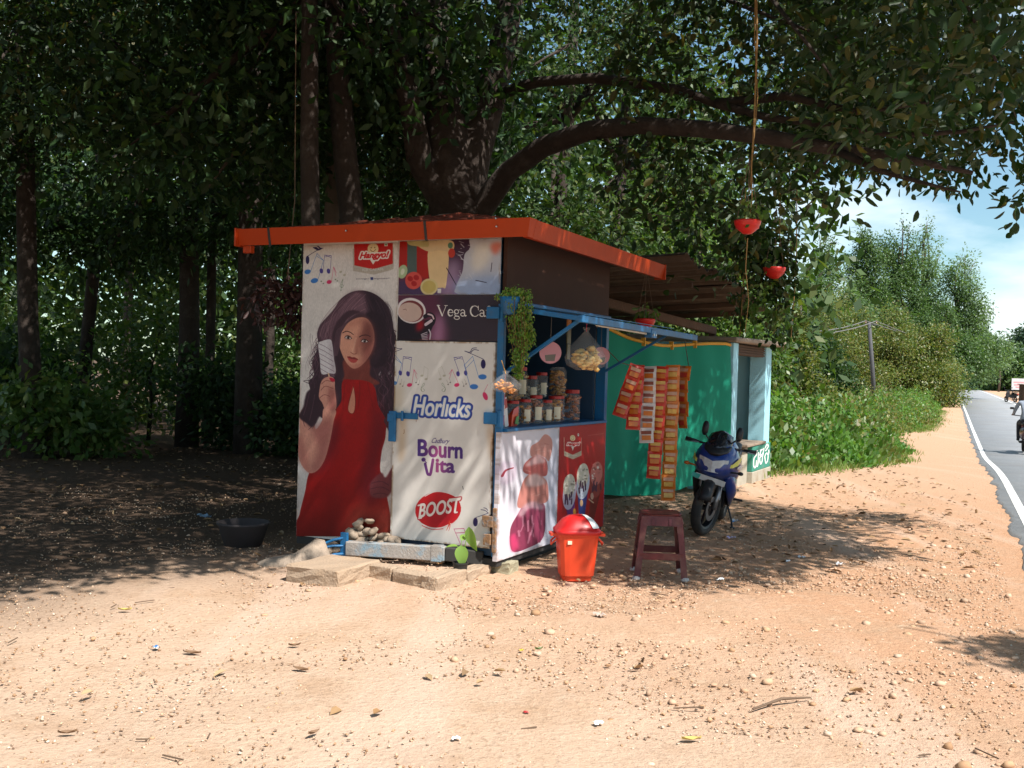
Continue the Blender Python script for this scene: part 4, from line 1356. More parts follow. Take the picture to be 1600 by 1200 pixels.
for y in (1.93, .52):
    b = MB()
    b.loft([[(X0 - .012 - u, y + w, GZ_ + v) for u, v in ((.06, -.018), (.082, -.016), (.112, .120), (.102, .123))] for w in (-.009, .009)])
    b.build('gutter_strap', m_dark, stall)
for y, z in ((-.06, .06), (-.06, .115), (1.2, .07)):
    MB().tube([(X0 - .012 - .075 - (z + .012) * .25, y, GZ_ + z), (X0 - .012 - .09 - (z + .012) * .25, y, GZ_ + z)], .006, 6).build('gutter_rivet', m_bolt, stall)

# ================================================================== GREEN TARPAULIN SCREEN
def tarp_material():
    m, n, l = _new('green_tarpaulin')
    out = n.new('ShaderNodeOutputMaterial')
    b = n.new('ShaderNodeBsdfPrincipled')
    tc = n.new('ShaderNodeTexCoord')
    nz = n.new('ShaderNodeTexNoise')
    nz.inputs['Scale'].default_value = 2.5
    nz.inputs['Detail'].default_value = 6
    mx = n.new('ShaderNodeMixRGB')
    mx.inputs['Color1'].default_value = (.008, .23, .14, 1)
    mx.inputs['Color2'].default_value = (.018, .33, .21, 1)
    wv = n.new('ShaderNodeTexWave')
    wv.inputs['Scale'].default_value = 160
    bp = n.new('ShaderNodeBump')
    bp.inputs['Strength'].default_value = .08
    t = n.new('ShaderNodeBsdfTranslucent')
    ms = n.new('ShaderNodeMixShader')
    ms.inputs['Fac'].default_value = .25
    l.new(tc.outputs['Object'], nz.inputs['Vector'])
    l.new(tc.outputs['Object'], wv.inputs['Vector'])
    l.new(wv.outputs['Fac'], bp.inputs['Height'])
    l.new(bp.outputs['Normal'], b.inputs['Normal'])
    l.new(nz.outputs['Fac'], mx.inputs['Fac'])
    l.new(mx.outputs['Color'], b.inputs['Base Color'])
    l.new(mx.outputs['Color'], t.inputs['Color'])
    b.inputs['Roughness'].default_value = .6
    b.inputs['Specular IOR Level'].default_value = .2
    l.new(b.outputs['BSDF'], ms.inputs[1])
    l.new(t.outputs['BSDF'], ms.inputs[2])
    l.new(ms.outputs['Shader'], out.inputs['Surface'])
    return m
m_tarp = tarp_material()
m_hem = pm('yellow_hem', (.62, .30, .03), rough=.6, var=.15)
tarp = empty('tarpaulin_screen', site(5.5, .6), 'green tarpaulin hung as a screen wall with sagging yellow top hem', 'tarpaulin', rz=SITE_RZ)
def tarp_pt(u, v):
    x = 3.9 + 2.82 * u
    y = 1.46 - 1.42 * u
    top = 2.22 - .34 * u - .20 * math.sin(PI * min(1, u * 1.02)) * (0.35 + .65 * u)
    w = .035 * math.sin(u * 17 + v * 1.5) + .02 * math.sin(u * 41 + 2 * v) * (1 - .4 * v) - .03 * math.sin(PI * v)
    return (x - 5.5 + w * .4, y - .6 + w * .9, .05 + .04 * math.sin(u * 9) + (top - .05) * v)
b, hm = MB(), MB()
NU, NV = 56, 14
b.loft([[tarp_pt(i / NU, j / NV) for j in range(NV + 1)] for i in range(NU + 1)], closed=False)
b.build('tarpaulin_sheet', m_tarp, tarp, smooth=True)
hm.tube([tarp_pt(i / 30, 1.0) for i in range(31)], .022, 6)
hm.build('top_hem', m_hem, tarp, smooth=True)
for u in (.25, .5, .66, .8):
    p = tarp_pt(u, 1.0)
    MB().box(p[0] - .012, p[0] + .012, p[1] - .03, p[1] + .02, p[2] - .05, p[2] + .05).build('hem_tie', m_hem, tarp)

# ================================================================== LEAN-TO SHELTER
m_wood = pm('weathered_timber', (.075, .040, .022), rough=.85, var=.35, scale=5, bump=.4, bscale=30)
m_sheet = pm('stained_roof_sheet', (.085, .055, .037), rough=.85, var=.4, scale=4, bump=.3, bscale=20, dirt=(.19, .14, .10), dirt_amt=.5, dscale=6)
lean = empty('lean_to_shelter', site(5, .8), 'open timber lean-to roofed with brown corrugated sheets beside the stall', 'shelter', rz=SITE_RZ)
def sheet_pt(x, y, kx):
    t = (x - 3.1) / 3.8
    z0 = 2.66 - .36 * t
    return (x - 5, y - .8, z0 - .12 * (y + .4) / 2.4 + .026 * math.sin(kx) + .02 * math.sin(x * 3.1))
for s_ in range(4):
    xa = 3.1 + s_ * .87
    b = MB()
    rows_ = []
    ya = -.42 - .05 * ((s_ * 7) % 3)
    for i in range(29):
        x = xa + i / 28 * 1.0
        k = i / 28 * 2 * PI * 5
        rows_.append([tuple(np.array(sheet_pt(x, ya + 2.5 * j / 5 - .02 * math.sin(k * .3), k)) + np.array([0, 0, .012 * (s_ % 2) + .03 * j * (s_ % 2) * .2])) for j in range(6)])
    top_ = [[(p[0], p[1], p[2] + .008) for p in r] for r in rows_]
    b.loft(rows_, closed=False)
    b.loft(top_, closed=False)
    b.loft([[r[0] for r in rows_], [r[0] for r in top_]], closed=False)
    b.loft([[r[-1] for r in rows_], [r[-1] for r in top_]], closed=False)
    b.build('roof_sheet', m_sheet, lean, smooth=False)
MB().bar((-1.75, .02, 2.30), (1.75, -.55, 2.08), .08, .10).build('rafter', m_wood, lean, bevel=.008)
for x in (-1.2, -.3, .6, 1.5):
    MB().bar((x, -1.1, 2.46 - .09 * (x + 2) / 2), (x, 1.2, 2.34 - .09 * (x + 2) / 2), .05, .06).build('purlin', m_wood, lean, bevel=.006)
for x, y, h in ((1.78, -.52, 2.1), (-1.7, .12, 2.3), (-1.6, 1.1, 2.36), (1.7, 1.1, 2.2)):
    MB().tube([(x, y, -.05), (x + .01, y, h * .5), (x, y, h)], [.06, .055, .05], 8, noise_=.06).build('post', m_wood, lean, smooth=True)

# ================================================================== PALE BLUE SHOP
m_sky = pm('pale_blue_wash', (.30, .57, .66), rough=.8, var=.08, scale=3, bump=.12, bscale=50, dirt=(.24, .42, .48), dirt_amt=.5, dscale=2.5)
m_grn = pm('green_wash', (.03, .21, .15), rough=.8, var=.12, scale=4, bump=.12, bscale=50, dirt=(.20, .22, .16), dirt_amt=.5, dscale=4)
m_conc = pm('weathered_concrete', (.26, .20, .15), rough=.9, var=.2, scale=5, bump=.35, bscale=45, dirt=(.15, .12, .09), dirt_amt=.6, dscale=3)
m_dirty = pm('dirty_plinth', (.36, .33, .26), rough=.9, var=.18, scale=6, bump=.2, dirt=(.26, .19, .12), dirt_amt=.7, dscale=4)
m_pwhite = pm('white_brush_paint', (.80, .80, .78), rough=.7, var=.06)
shop = empty('roadside_shop', site(7.8, 0), 'small pale blue masonry shop with green base, open front and concrete slab roof', 'shop', rz=SITE_RZ)
def sb(name, mat, x0, x1, y0, y1, z0, z1, bevel=.006):
    return box(name, mat, shop, x0 - 7.8, x1 - 7.8, y0, y1, z0, z1, bevel)
sb('pillar', m_sky, 6.74, 7.0, -.02, .2, -.02, 1.93)
sb('pillar', m_sky, 8.70, 9.05, -.02, .22, .50, 1.93)
sb('parapet', m_grn, 7.90, 9.05, -.045, .06, .16, .52)
sb('parapet_foot', m_dirty, 7.88, 9.07, -.055, .065, -.05, .158)
sb('counter_slab', m_conc, 7.5, 8.69, -.06, .30, .525, .56)
sb('plinth', m_dirty, 7.005, 7.87, .02, .18, -.05, .50)
sb('back_wall', m_sky, 6.74, 9.05, 1.5, 1.62, -.05, 1.93)
sb('side_wall', m_sky, 8.9, 9.05, .225, 1.495, -.05, 1.93)
sb('side_wall', m_sky, 6.74, 6.82, .21, 1.495, -.05, 1.93)
sb('inner_floor', m_conc, 6.83, 8.89, .19, 1.49, -.04, .04)
sb('shelf', m_conc, 7.3, 8.88, 1.1, 1.49, 1.05, 1.08)
sb('shelf', m_conc, 7.3, 8.88, 1.2, 1.49, 1.50, 1.53)
b = MB().add([(-1.15, -.08, 1.935), (1.40, -.24, 1.945), (1.40, 1.75, 1.95), (-1.15, 1.75, 1.95), (-1.15, -.08, 2.0), (1.40, -.24, 2.02), (1.40, 1.75, 2.03), (-1.15, 1.75, 2.03)],
             [(0, 3, 2, 1), (4, 5, 6, 7), (0, 1, 5, 4), (1, 2, 6, 5), (2, 3, 7, 6), (3, 0, 4, 7)])
b.build('roof_slab', m_conc, shop, bevel=.015)
sb('lintel', m_wood, 7.01, 8.69, .02, .14, 1.78, 1.925)
b = MB()
for k in range(4):
    z = 1.79 + k * .033
    b.box(7.02 - 7.8, 8.68 - 7.8, .0, .017, z, z + .02)
b.build('lintel_slats', m_wood, shop)
# the three painted letters on the parapet
def ribbon(paths, w, name, mat, parent, plane):
    b = MB()
    for pts in paths:
        p = smooth_pts(pts, 6, False)
        L_, R_ = [], []
        for i in range(len(p)):
            d = p[min(i + 1, len(p) - 1)] - p[max(i - 1, 0)]
            d = d / max(np.hypot(*d), 1e-9)
            nn = np.array([-d[1], d[0]]) * w / 2
            L_.append(plane(*(p[i] + nn)))
            R_.append(plane(*(p[i] - nn)))
        b.loft([L_, R_], closed=False)
    return b.build(name, mat, parent)
glyphs = [[[(.10, .72), (.16, .78), (.20, .70), (.14, .62), (.05, .55), (.04, .30), (.10, .18), (.18, .22), (.20, .45)], [(.20, .45), (.24, .20), (.30, .30), (.30, .75)], [(.04, .80), (.26, .82)]],
          [[(.40, .80), (.56, .82)], [(.46, .80), (.40, .62), (.50, .60), (.58, .66)], [(.40, .40), (.46, .25), (.54, .32), (.56, .50), (.48, .58), (.40, .50), (.40, .40)], [(.56, .50), (.62, .74), (.64, .86)]],
          [[(.72, .84), (.82, .98), (.92, .90), (.84, .80), (.74, .72)], [(.74, .36), (.80, .22), (.90, .30), (.92, .52), (.82, .62), (.72, .52), (.74, .36)], [(.92, .52), (.97, .62), (.95, .74)]]]
lt = empty('anchor', (0, 0, 0))
bpy.data.objects.remove(lt)
ribbon([p for g in glyphs for p in g], .055, 'painted_lettering', m_pwhite, shop, lambda u, v: (7.93 - 7.8 + u * 1.05, -.0475, .15 + v * .36))

# ================================================================== TREES
m_bark = pm('brown_bark', (.038, .027, .021), rough=.95, var=.35, scale=6, bump=.8, bscale=22, dirt=(.11, .09, .075), dirt_amt=.5, dscale=5)
m_bark2 = pm('grey_bark', (.11, .085, .065), rough=.95, var=.35, scale=5, bump=.7, bscale=26, dirt=(.07, .05, .04), dirt_amt=.6, dscale=4)
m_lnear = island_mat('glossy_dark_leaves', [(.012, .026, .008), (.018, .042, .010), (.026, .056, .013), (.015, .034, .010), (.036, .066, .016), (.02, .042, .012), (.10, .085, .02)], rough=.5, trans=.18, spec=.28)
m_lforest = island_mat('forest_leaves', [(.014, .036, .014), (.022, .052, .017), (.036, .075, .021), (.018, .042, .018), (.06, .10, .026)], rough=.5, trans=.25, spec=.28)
m_lbright = island_mat('lit_green_leaves', [(.045, .10, .022), (.07, .135, .03), (.10, .15, .035), (.05, .10, .03), (.14, .16, .04)], rough=.42, trans=.3)  # paler leaf colour; on the back shrubs it stands in for sunlight
m_lmid = island_mat('half_lit_leaves', [(.022, .05, .014), (.036, .075, .018), (.06, .10, .024), (.028, .058, .018), (.10, .12, .03)], rough=.5, trans=.26, spec=.3)  # between forest and lit greens, some sunlight put into the colour
m_lcashew = island_mat('yellow_green_leaves', [(.05, .10, .024), (.085, .135, .03), (.14, .165, .04), (.19, .185, .045), (.06, .115, .03), (.11, .13, .04), (.17, .13, .05)], rough=.45, trans=.25)
m_ltall = island_mat('grey_green_leaves', [(.07, .125, .062), (.10, .165, .075), (.125, .19, .085), (.08, .145, .068)], rough=.5, trans=.32)
m_ltall2 = island_mat('mid_green_leaves', [(.045, .095, .03), (.065, .125, .035), (.085, .14, .045), (.05, .10, .04)], rough=.5, trans=.25)
m_weed = island_mat('weed_leaves', [(.06, .15, .022), (.085, .19, .03), (.11, .21, .04), (.05, .13, .03), (.13, .20, .05)], rough=.45, trans=.3)
m_hedge = island_mat('far_leaves', [(.03, .07, .035), (.045, .09, .04), (.06, .11, .05), (.035, .075, .045)], rough=.6, trans=.2)

def blob_points(blobs, n):
    w = np.array([b[6] if len(b) > 6 else b[3] * b[4] * b[5] for b in blobs], float)
    k = RNG.choice(len(blobs), n, p=w / w.sum())
    B_ = np.array([b[:6] for b in blobs])[k]
    u = rand_dirs(n)
    r = RNG.random(n) ** (1 / 2.0)
    r = r * (1 + .22 * (vnoise(u[:, 0] * 2.5 + k * 3.1, u[:, 2] * 2.5 + u[:, 1] * 2, 8) - .5) * 2)
    return B_[:, :3] + u * r[:, None] * B_[:, 3:]

def tree(name, label, base, trunk, radii, blobs, ncl, per, spread, ll, lw, leaf, bark=None, detail=1, group=None, limbs=True, cat='tree', crown='crown', seg=9, twigs=12, fork=-1):
    base = np.array([base[0], base[1], float(zg(base[0], base[1]))])
    t = empty(name, base, label, cat, group)
    P_ = blob_points(blobs, ncl)
    tk = MB()
    tp = [np.array(p, float) for p in trunk]
    tk.tube([p for p in tp], radii, seg, noise_=.07)
    if limbs:
        for b_ in blobs:
            c = np.array(b_[:3])
            j = tp[fork] if fork < 0 else tp[fork]
            mid = (j + c) / 2 + np.array([random.uniform(-.2, .2), random.uniform(-.2, .2), .08]) * np.linalg.norm(c - j) * .5
            r0 = radii[fork] * .72
            tk.tube([j, mid, c, c + (c - mid) * .5], [r0, r0 * .62, r0 * .36, r0 * .12], 6)
            for _ in range(twigs):
                q = P_[random.randrange(len(P_))]
                if np.linalg.norm((q - c) / np.array(b_[3:6])) < 1.15:
                    tk.tube([c + (mid - c) * random.uniform(-.2, .7), (c + q) / 2 + np.array([0, 0, .1]), q], [r0 * .3, r0 * .18, r0 * .06], 4)
    tk.v = [(p[0] - base[0], p[1] - base[1], p[2] - base[2]) for p in tk.v]
    tk.build('trunk', bark or m_bark, t, smooth=True)
    C_, D_, N_ = sprays(P_ - base, per, spread)
    n = len(C_)
    me = leaf_mesh(crown, C_, D_, N_, RNG.uniform(.75, 1.25, n) * ll, RNG.uniform(.75, 1.2, n) * lw, detail=detail)
    tag(link(crown, me, leaf, t), kind='stuff')
    return t

# ---- the big shade tree behind the stall; its canopy reaches over the stall and towards the road
SHADE = [(-30, 5.4), (-8, 6.1), (-3.3, 6.45), (-2.4, 7.3), (-1.5, 8.0), (-1.1, 8.4), (-.4, 8.45), (.1, 8.15), (.55, 7.8), (.95, 7.55), (1.45, 7.5), (2.0, 7.95), (2.75, 8.75), (3.3, 9.2), (3.0, 9.8), (4.25, 11.0), (4.15, 11.6), (3.2, 11.9), (2.75, 12.7), (2.5, 14.0), (3.2, 17), (4, 26), (-30, 30)]  # canopy leaves, many out of view, are placed so their shadows fill this
def canopy(n):
    x, y, z = RNG.uniform(-11, 7.0, n), RNG.uniform(3.4, 16.5, n), RNG.uniform(2.2, 8.2, n)
    kx, ky = SUN[0] / SUN[2], SUN[1] / SUN[2]
    sx, sy = x - kx * z, y - ky * z
    jx = (vnoise(sx * 1.6, sy * 1.6, 31) - .5) * .7
    ok = inside(SHADE, sx + jx, sy + jx * .8)
    low = 2.95 + .5 * (vnoise(x * .9, y * .9, 33) - .5) - .35 * _ss(-2, -5, x) * _ss(8, 11, y)
    low = low - .75 * np.exp(-((x - 2.1) / .75) ** 2 - ((y - 10.8) / 1.5) ** 2)
    low = low + .35 * _ss(2.4, 3.4, x) * (1 - _ss(3.6, 4.6, x))
    low = np.where((x > -.9) & (x < 3.2) & (y > 7) & (y < 11.2), np.maximum(low, 2.98 - .45 * _ss(1.3, 2.3, x)), low)
    low = np.where((y < np.where(x > -1.8, 12.2, 11.2)) & (x < np.where(y < 9.6, 2.2, 1.0) + .25 * (vnoise(y * 2, z * 2, 36) - .5)), np.maximum(low, 1.78 + .365 * y), low)
    low = np.where((y > 11.2) & (x < 1.0), np.maximum(low, 3.0 + .5 * (vnoise(x * 1.3, y * 1.3, 37))), low)
    low = np.where((y > 11.4) & (x > -.6) & (x < 3.2), np.maximum(low, 6.2), low)
    low = np.where((y > 11.2) & (x < -1.6), np.maximum(low, 3.9 + .6 * vnoise(x, y, 38)), low)
    edge = x / y + (vnoise(y * 2.2, z * 2.2, 39) - .5) * .05
    low = np.where(edge > .243, np.maximum(low, 2.85 + .17 * (y - 8) - .55 * _ss(.42, .5, edge) + .3 * (vnoise(x * 3, y * 3, 40) - .5)), low)
    ok &= z > low
    ok &= ~((x > 2.75) & (y > 9.6) & (z < 3.5 + .22 * (y - 10)))
    dens = np.where(x < .5, .3, 0.) + .35 + .65 * _ss(.32, .6, vnoise(x * 1.1 + z * .7, y * 1.1 - z * .5, 35))
    ok &= RNG.random(n) < dens
    return np.stack([x, y, z], 1)[ok]
big = np.array([-.73, 12.0, 0.])
bt = empty('shade_tree', big, 'huge dark spreading shade tree rising behind the stall with limbs arching over the roof', 'tree')
W_ = lambda pts: [at(*p) for p in pts]
fk = at(712, 340, 12.0)
_tk = MB(); _tk.tube([(-.75, 12, -.1), (-.72, 12, .8), (-.68, 12.02, 2.0), fk], [0.484, 0.359, 0.328, 0.359], 12, noise_=.08); _tk.v = [(p[0] - big[0], p[1] - big[1], p[2]) for p in _tk.v]; _tk.build('trunk', m_bark, bt, smooth=True)
_tk = MB(); _tk.tube([fk] + W_([(700, 230, 12), (682, 120, 12), (672, 0, 12.2), (660, -160, 12.5)]), [0.320, 0.264, 0.216, 0.192, 0.128], 10, noise_=.06); _tk.v = [(p[0] - big[0], p[1] - big[1], p[2]) for p in _tk.v]; _tk.build('limb', m_bark, bt, smooth=True)
_tk = MB(); _tk.tube([fk] + W_([(735, 240, 12.1), (765, 150, 12.2), (788, 60, 12.3), (806, -60, 12.5), (830, -220, 12.8)]), [0.288, 0.240, 0.192, 0.160, 0.144, 0.080], 10, noise_=.06); _tk.v = [(p[0] - big[0], p[1] - big[1], p[2]) for p in _tk.v]; _tk.build('limb', m_bark, bt, smooth=True)
_tk = MB(); _tk.tube([fk] + W_([(655, 250, 11.8), (640, 160, 11.6), (615, 60, 11.4), (590, -80, 11)]), [0.208, 0.160, 0.128, 0.104, 0.064], 8, noise_=.06); _tk.v = [(p[0] - big[0], p[1] - big[1], p[2]) for p in _tk.v]; _tk.build('limb', m_bark, bt, smooth=True)
_tk = MB(); _tk.tube(W_([(725, 345, 12), (752, 325, 12), (795, 268, 11.6), (850, 228, 11.1), (920, 204, 10.6), (1000, 196, 10.1), (1100, 202, 9.6), (1200, 214, 9.1), (1300, 232, 8.8), (1400, 246, 8.6), (1520, 270, 8.3)]), [0.160, 0.152, 0.124, 0.112, 0.100, 0.088, 0.080, 0.068, 0.056, 0.040, 0.016], 9, noise_=.06); _tk.v = [(p[0] - big[0], p[1] - big[1], p[2]) for p in _tk.v]; _tk.build('limb', m_bark, bt, smooth=True)
_tk = MB(); _tk.tube(W_([(770, 150, 12.2), (840, 128, 11.6), (930, 122, 11), (1060, 140, 10.2), (1120, 162, 9.8), (1200, 184, 9.3), (1300, 196, 8.8), (1400, 212, 8.4), (1500, 206, 8.1), (1590, 190, 7.8)]), [0.077, 0.062, 0.053, 0.046, 0.041, 0.034, 0.026, 0.022, 0.017, 0.007], 8, noise_=.06); _tk.v = [(p[0] - big[0], p[1] - big[1], p[2]) for p in _tk.v]; _tk.build('limb', m_bark, bt, smooth=True)
_tk = MB(); _tk.tube(W_([(1120, 162, 9.8), (1230, 150, 9.2), (1340, 175, 8.6), (1450, 160, 8)]), [0.048, 0.040, 0.028, 0.012], 6); _tk.v = [(p[0] - big[0], p[1] - big[1], p[2]) for p in _tk.v]; _tk.build('limb', m_bark, bt, smooth=True)
_tk = MB(); _tk.tube(W_([(1300, 232, 8.8), (1380, 268, 8.4), (1440, 285, 8.0), (1500, 300, 7.6)]), [0.040, 0.028, 0.018, 0.008], 6); _tk.v = [(p[0] - big[0], p[1] - big[1], p[2]) for p in _tk.v]; _tk.build('limb', m_bark, bt, smooth=True)
CP = canopy(42000)
tk = MB()
for q in CP[RNG.choice(len(CP), 260, replace=False)]:
    d = RNG.normal(size=3) * .5
    d[2] = abs(d[2]) * .5
    tk.tube([q + d * 1.8 + np.array([0, .5, .3]), q + d * .8, q], [0.022, 0.014, 0.005], 4)
tk.v = [(p[0] - big[0], p[1] - big[1], p[2]) for p in tk.v]
tag(tk.build('twigs', m_bark, bt, smooth=True), kind='stuff')
near = (CP[:, 2] < 5.6) & (CP[:, 1] < 11)
very = (CP[:, 2] < 5.6) & (CP[:, 0] > 1.6)
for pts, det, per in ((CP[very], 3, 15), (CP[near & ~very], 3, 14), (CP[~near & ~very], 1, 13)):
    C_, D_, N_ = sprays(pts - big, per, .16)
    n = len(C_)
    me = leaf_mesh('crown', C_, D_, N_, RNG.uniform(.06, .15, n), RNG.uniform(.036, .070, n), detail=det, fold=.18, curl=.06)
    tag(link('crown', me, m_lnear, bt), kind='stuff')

def straight(px, ybase, depth, lean, r, htop):
    a = gnd(px, ybase) if ybase else None
    p = np.array([at(px, 560, depth)[0], depth, 0.])
    p[2] = float(zg(p[0], p[1])) - .1
    k = [0, .25, .5, .75, 1.0]
    return p, [p + np.array([lean * t + .06 * math.sin(5 * t + px), .04 * math.sin(4 * t), htop * t]) for t in k], [r * 1.25, r, r * .92, r * .8, r * .6]

forest = [
    # px, depth, lean, radius, height, label, crown blobs offsets
    (512, 10.6, -.42, .115, 7.5, 'slim straight tree trunk with reddish brown bark just left of the stall roof'),
    (592, 11.2, -.75, .16, 7.5, 'tree leaning left behind the stall, reddish trunk between two darker ones'),
    (385, 17.4, .1, .24, 9.0, 'thick tree trunk left of the stall with a sunlit pale band below the gutter end'),
    (290, 19.2, .0, .20, 9.0, 'dark upright trunk standing in the middle of the left woods'),
    (322, 21.0, .2, .11, 8.0, 'thin dark trunk close to the right of the middle woods trunk'),
    (505, 13.6, .25, .12, 8.5, 'mottled pale trunk half hidden behind the slim reddish trunk'),
    (198, 26.0, .1, .13, 9.5, 'distant pale trunk catching sun above the left undergrowth'),
    (60, 15.5, -.5, .17, 8.5, 'dark trunk at the far left edge of the woods'),
    (415, 24.0, .1, .12, 9.0, 'thin far trunk seen just beside the poster edge'),
    (130, 21.5, .4, .15, 9.0, 'shaded trunk deep in the left woods'),
    (840, 19.5, .5, .16, 8.5, 'leafy tree behind the stall showing sunlit green under the arching limb'),
    (940, 20.5, .3, .15, 7.5, 'leafy tree behind the lean-to roof'),
    (560, 18.5, -.2, .15, 9.0, 'tree directly behind the stall hidden by the roof'),
    (-90, 19.0, .3, .16, 9.0, 'tree at the left margin whose crown closes the top left corner'),
]
for i, (px, dp, ln, r, h, lab) in enumerate(forest):
    p, tr, rd = straight(px, None, dp, ln, r * .88, h)
    top = tr[-1]
    bl = []
    for k in range(6):
        a = k * 2.4 + i
        rr = random.uniform(.6, 2.3)
        zc = h * random.uniform(.42, 1.0)
        bl.append((p[0] + ln * zc / h + rr * math.cos(a), p[1] + rr * math.sin(a) * .8 + (.8 if dp < 12 else 0), zc, random.uniform(1.2, 1.9), random.uniform(1.1, 1.7), random.uniform(.7, 1.15)))
    if dp < 12:
        bl = [b_ for b_ in bl if b_[2] > 4.2] or bl[:2]
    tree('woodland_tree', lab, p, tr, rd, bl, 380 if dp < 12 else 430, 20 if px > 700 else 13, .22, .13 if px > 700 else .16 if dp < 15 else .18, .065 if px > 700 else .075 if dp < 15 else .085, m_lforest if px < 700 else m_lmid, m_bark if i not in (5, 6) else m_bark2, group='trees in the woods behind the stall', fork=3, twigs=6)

# shrubs in the shade of the woods, each its own plant
shr = [(-13.0, 17.5, 1.6, 1.9), (-10.3, 16.2, 1.5, 1.7), (-8.2, 17.2, 1.3, 1.9), (-6.9, 15.6, 1.1, 1.2), (-5.2, 18.8, 1.2, 1.7), (-3.4, 17.0, 1.0, 1.3), (-3.3, 21.0, 1.5, 2.4), (-1.6, 19.0, 1.3, 2.0), (-7.6, 22.0, 1.9, 3.4), (-11.5, 22.5, 2.1, 3.2), (-5.2, 25.5, 2.0, 3.6), (-9.6, 19.5, 1.4, 2.2), (-14.6, 20.5, 1.8, 2.8), (.6, 17.5, 1.4, 2.6), (2.0, 18.5, 1.3, 2.8), (-.4, 22.5, 1.8, 3.2), (-2.2, 15.2, .8, 1.2)]
slab = ['broad dark shrub at the far left edge of the woods', 'rounded dark shrub at the left of the woods clearing', 'bushy shaded shrub between the left clearing and the woods', 'low shaded bush at the front of the left woods', 'leafy bush before the dark upright trunk', 'small bush between two trunks left of the stall', 'bright-topped bush beside the thick trunk', 'green bush seen past the poster edge', 'tall leafy bush with sunlit top in the middle of the left woods', 'tall dark thicket deep in the left woods', 'tall lit bush behind the middle woods trunks', 'mid-height bush half in shade in the left woods', 'tall bush filling the left margin', 'bush behind the stall seen under the shade tree limbs', 'bush behind the green tarpaulin', 'tall bush far behind the stall', 'low plant behind the stall poster side']
for k, ((x, y, rad, h), lab) in enumerate(zip(shr, slab)):
    z0 = float(zg(x, y))
    bl = [(x + random.uniform(-.4, .4) * rad, y + random.uniform(-.4, .4) * rad, z0 + h * q, rad * random.uniform(.6, .85), rad * random.uniform(.6, .8), h * .32) for q in (.3, .5, .72)]
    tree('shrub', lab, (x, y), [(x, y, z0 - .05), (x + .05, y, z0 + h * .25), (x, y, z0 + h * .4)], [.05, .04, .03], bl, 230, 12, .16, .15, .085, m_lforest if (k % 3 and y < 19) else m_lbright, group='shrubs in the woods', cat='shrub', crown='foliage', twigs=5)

# far wood closing the view behind, one mass
n = 16500
x, y = RNG.uniform(-34, 9, n), RNG.uniform(27, 42, n)
z = RNG.uniform(0, 1, n) ** .85 * (8.5 + 5 * vnoise(x * .25, y * .25, 41)) + zg(x, y)
C_, D_, N_ = sprays(np.stack([x, y, z], 1), 4, .4)
tag(link('far_woods', leaf_mesh('far_woods', C_, D_, N_, RNG.uniform(.28, .46, len(C_)), RNG.uniform(.16, .26, len(C_)), detail=1), m_lmid), kind='stuff')

# dry reddish plant hanging in the shade beside the poster
dp_ = at(447, 470, 9.4)
t = empty('hanging_plant', dp_, 'dark reddish dry plant hanging in shade left of the woman poster', 'plant')
bl = [(0, 0, .12, .26, .2, .16), (.05, 0, -.12, .22, .18, .18), (-.12, 0, -.02, .18, .18, .18)]
C_, D_, N_ = sprays(blob_points(bl, 60), 9, .06, -1)
tag(link('foliage', leaf_mesh('foliage', C_, D_, N_, RNG.uniform(.06, .1, len(C_)), RNG.uniform(.025, .04, len(C_)), detail=2), island_mat('purple_dry_leaves', [(.055, .022, .02), (.09, .035, .03), (.04, .02, .02)], rough=.5, trans=.15), t), kind='stuff')
MB().tube([(0, 0, .1), (.05, .02, .9), (.0, .1, 2.6)], [.006, .005, .004], 5).build('stem', m_twig, t)

# ---- trees along the road on the right
def roadtree(name, label, px, depth, ztop, width, leaf, nblob, ncl, per, sp, ll, lw, group, bark=None, zlow=.18, seed=1, spindle=False):
    x = at(px, 560, depth)[0]
    z0 = float(zg(x, depth))
    if group.startswith('tall'):
        width = width * 1.22
    rs = np.random.default_rng(seed)
    bl = []
    for k in range(nblob):
        f = (k + .5) / nblob
        f = zlow + (1 - zlow) * f
        wmax = width * (math.sin(PI * min(1, .25 + f * .72)) if not spindle else (.45 + .4 * math.sin(PI * f)))
        a, rr = rs.uniform(0, 2 * PI), rs.uniform(.1, .6) * wmax
        s_ = wmax * (rs.uniform(.38, .62) if nblob < 14 else rs.uniform(.26, .44))
        bl.append((x + rr * math.cos(a), depth + rr * math.sin(a) * .7, z0 + (ztop - z0) * min(f, .93), s_, s_ * .8, (ztop - z0) * rs.uniform(.09, .15)))
    tr = [(x, depth, z0 - .2), (x + .1, depth, z0 + ztop * .3), (x - .1, depth, z0 + ztop * .6), (x, depth, z0 + ztop * .85)]
    r = .035 * ztop / 2
    return tree(name, label, (x, depth), tr, [r, r * .8, r * .55, r * .3], bl, ncl, per, sp, ll, lw, leaf, bark or m_bark2, group=group, fork=2, twigs=4, seg=7)
GT = 'tall trees beyond the roadside thicket'
roadtree('tall_tree', 'tall light-crowned tree at the left of the roadside group', 1280, 84, 13.0, 3.4, m_ltall, 15, 1710, 12, .30, .25, .12, GT, seed=2)
roadtree('tall_tree', 'slender tall tree with narrow dark crown left of the tallest', 1350, 88, 13.8, 2.7, m_ltall2, 15, 1520, 12, .30, .25, .12, GT, seed=3, spindle=True)
roadtree('tall_tree', 'tallest tree of the roadside group with dense green crown', 1400, 90, 15.2, 3.6, m_ltall2, 20, 2470, 12, .30, .25, .12, GT, seed=4)
roadtree('tall_tree', 'pale feathery tree just right of the tallest', 1440, 95, 15.8, 3.0, m_ltall, 17, 1520, 12, .30, .25, .12, GT, seed=5)
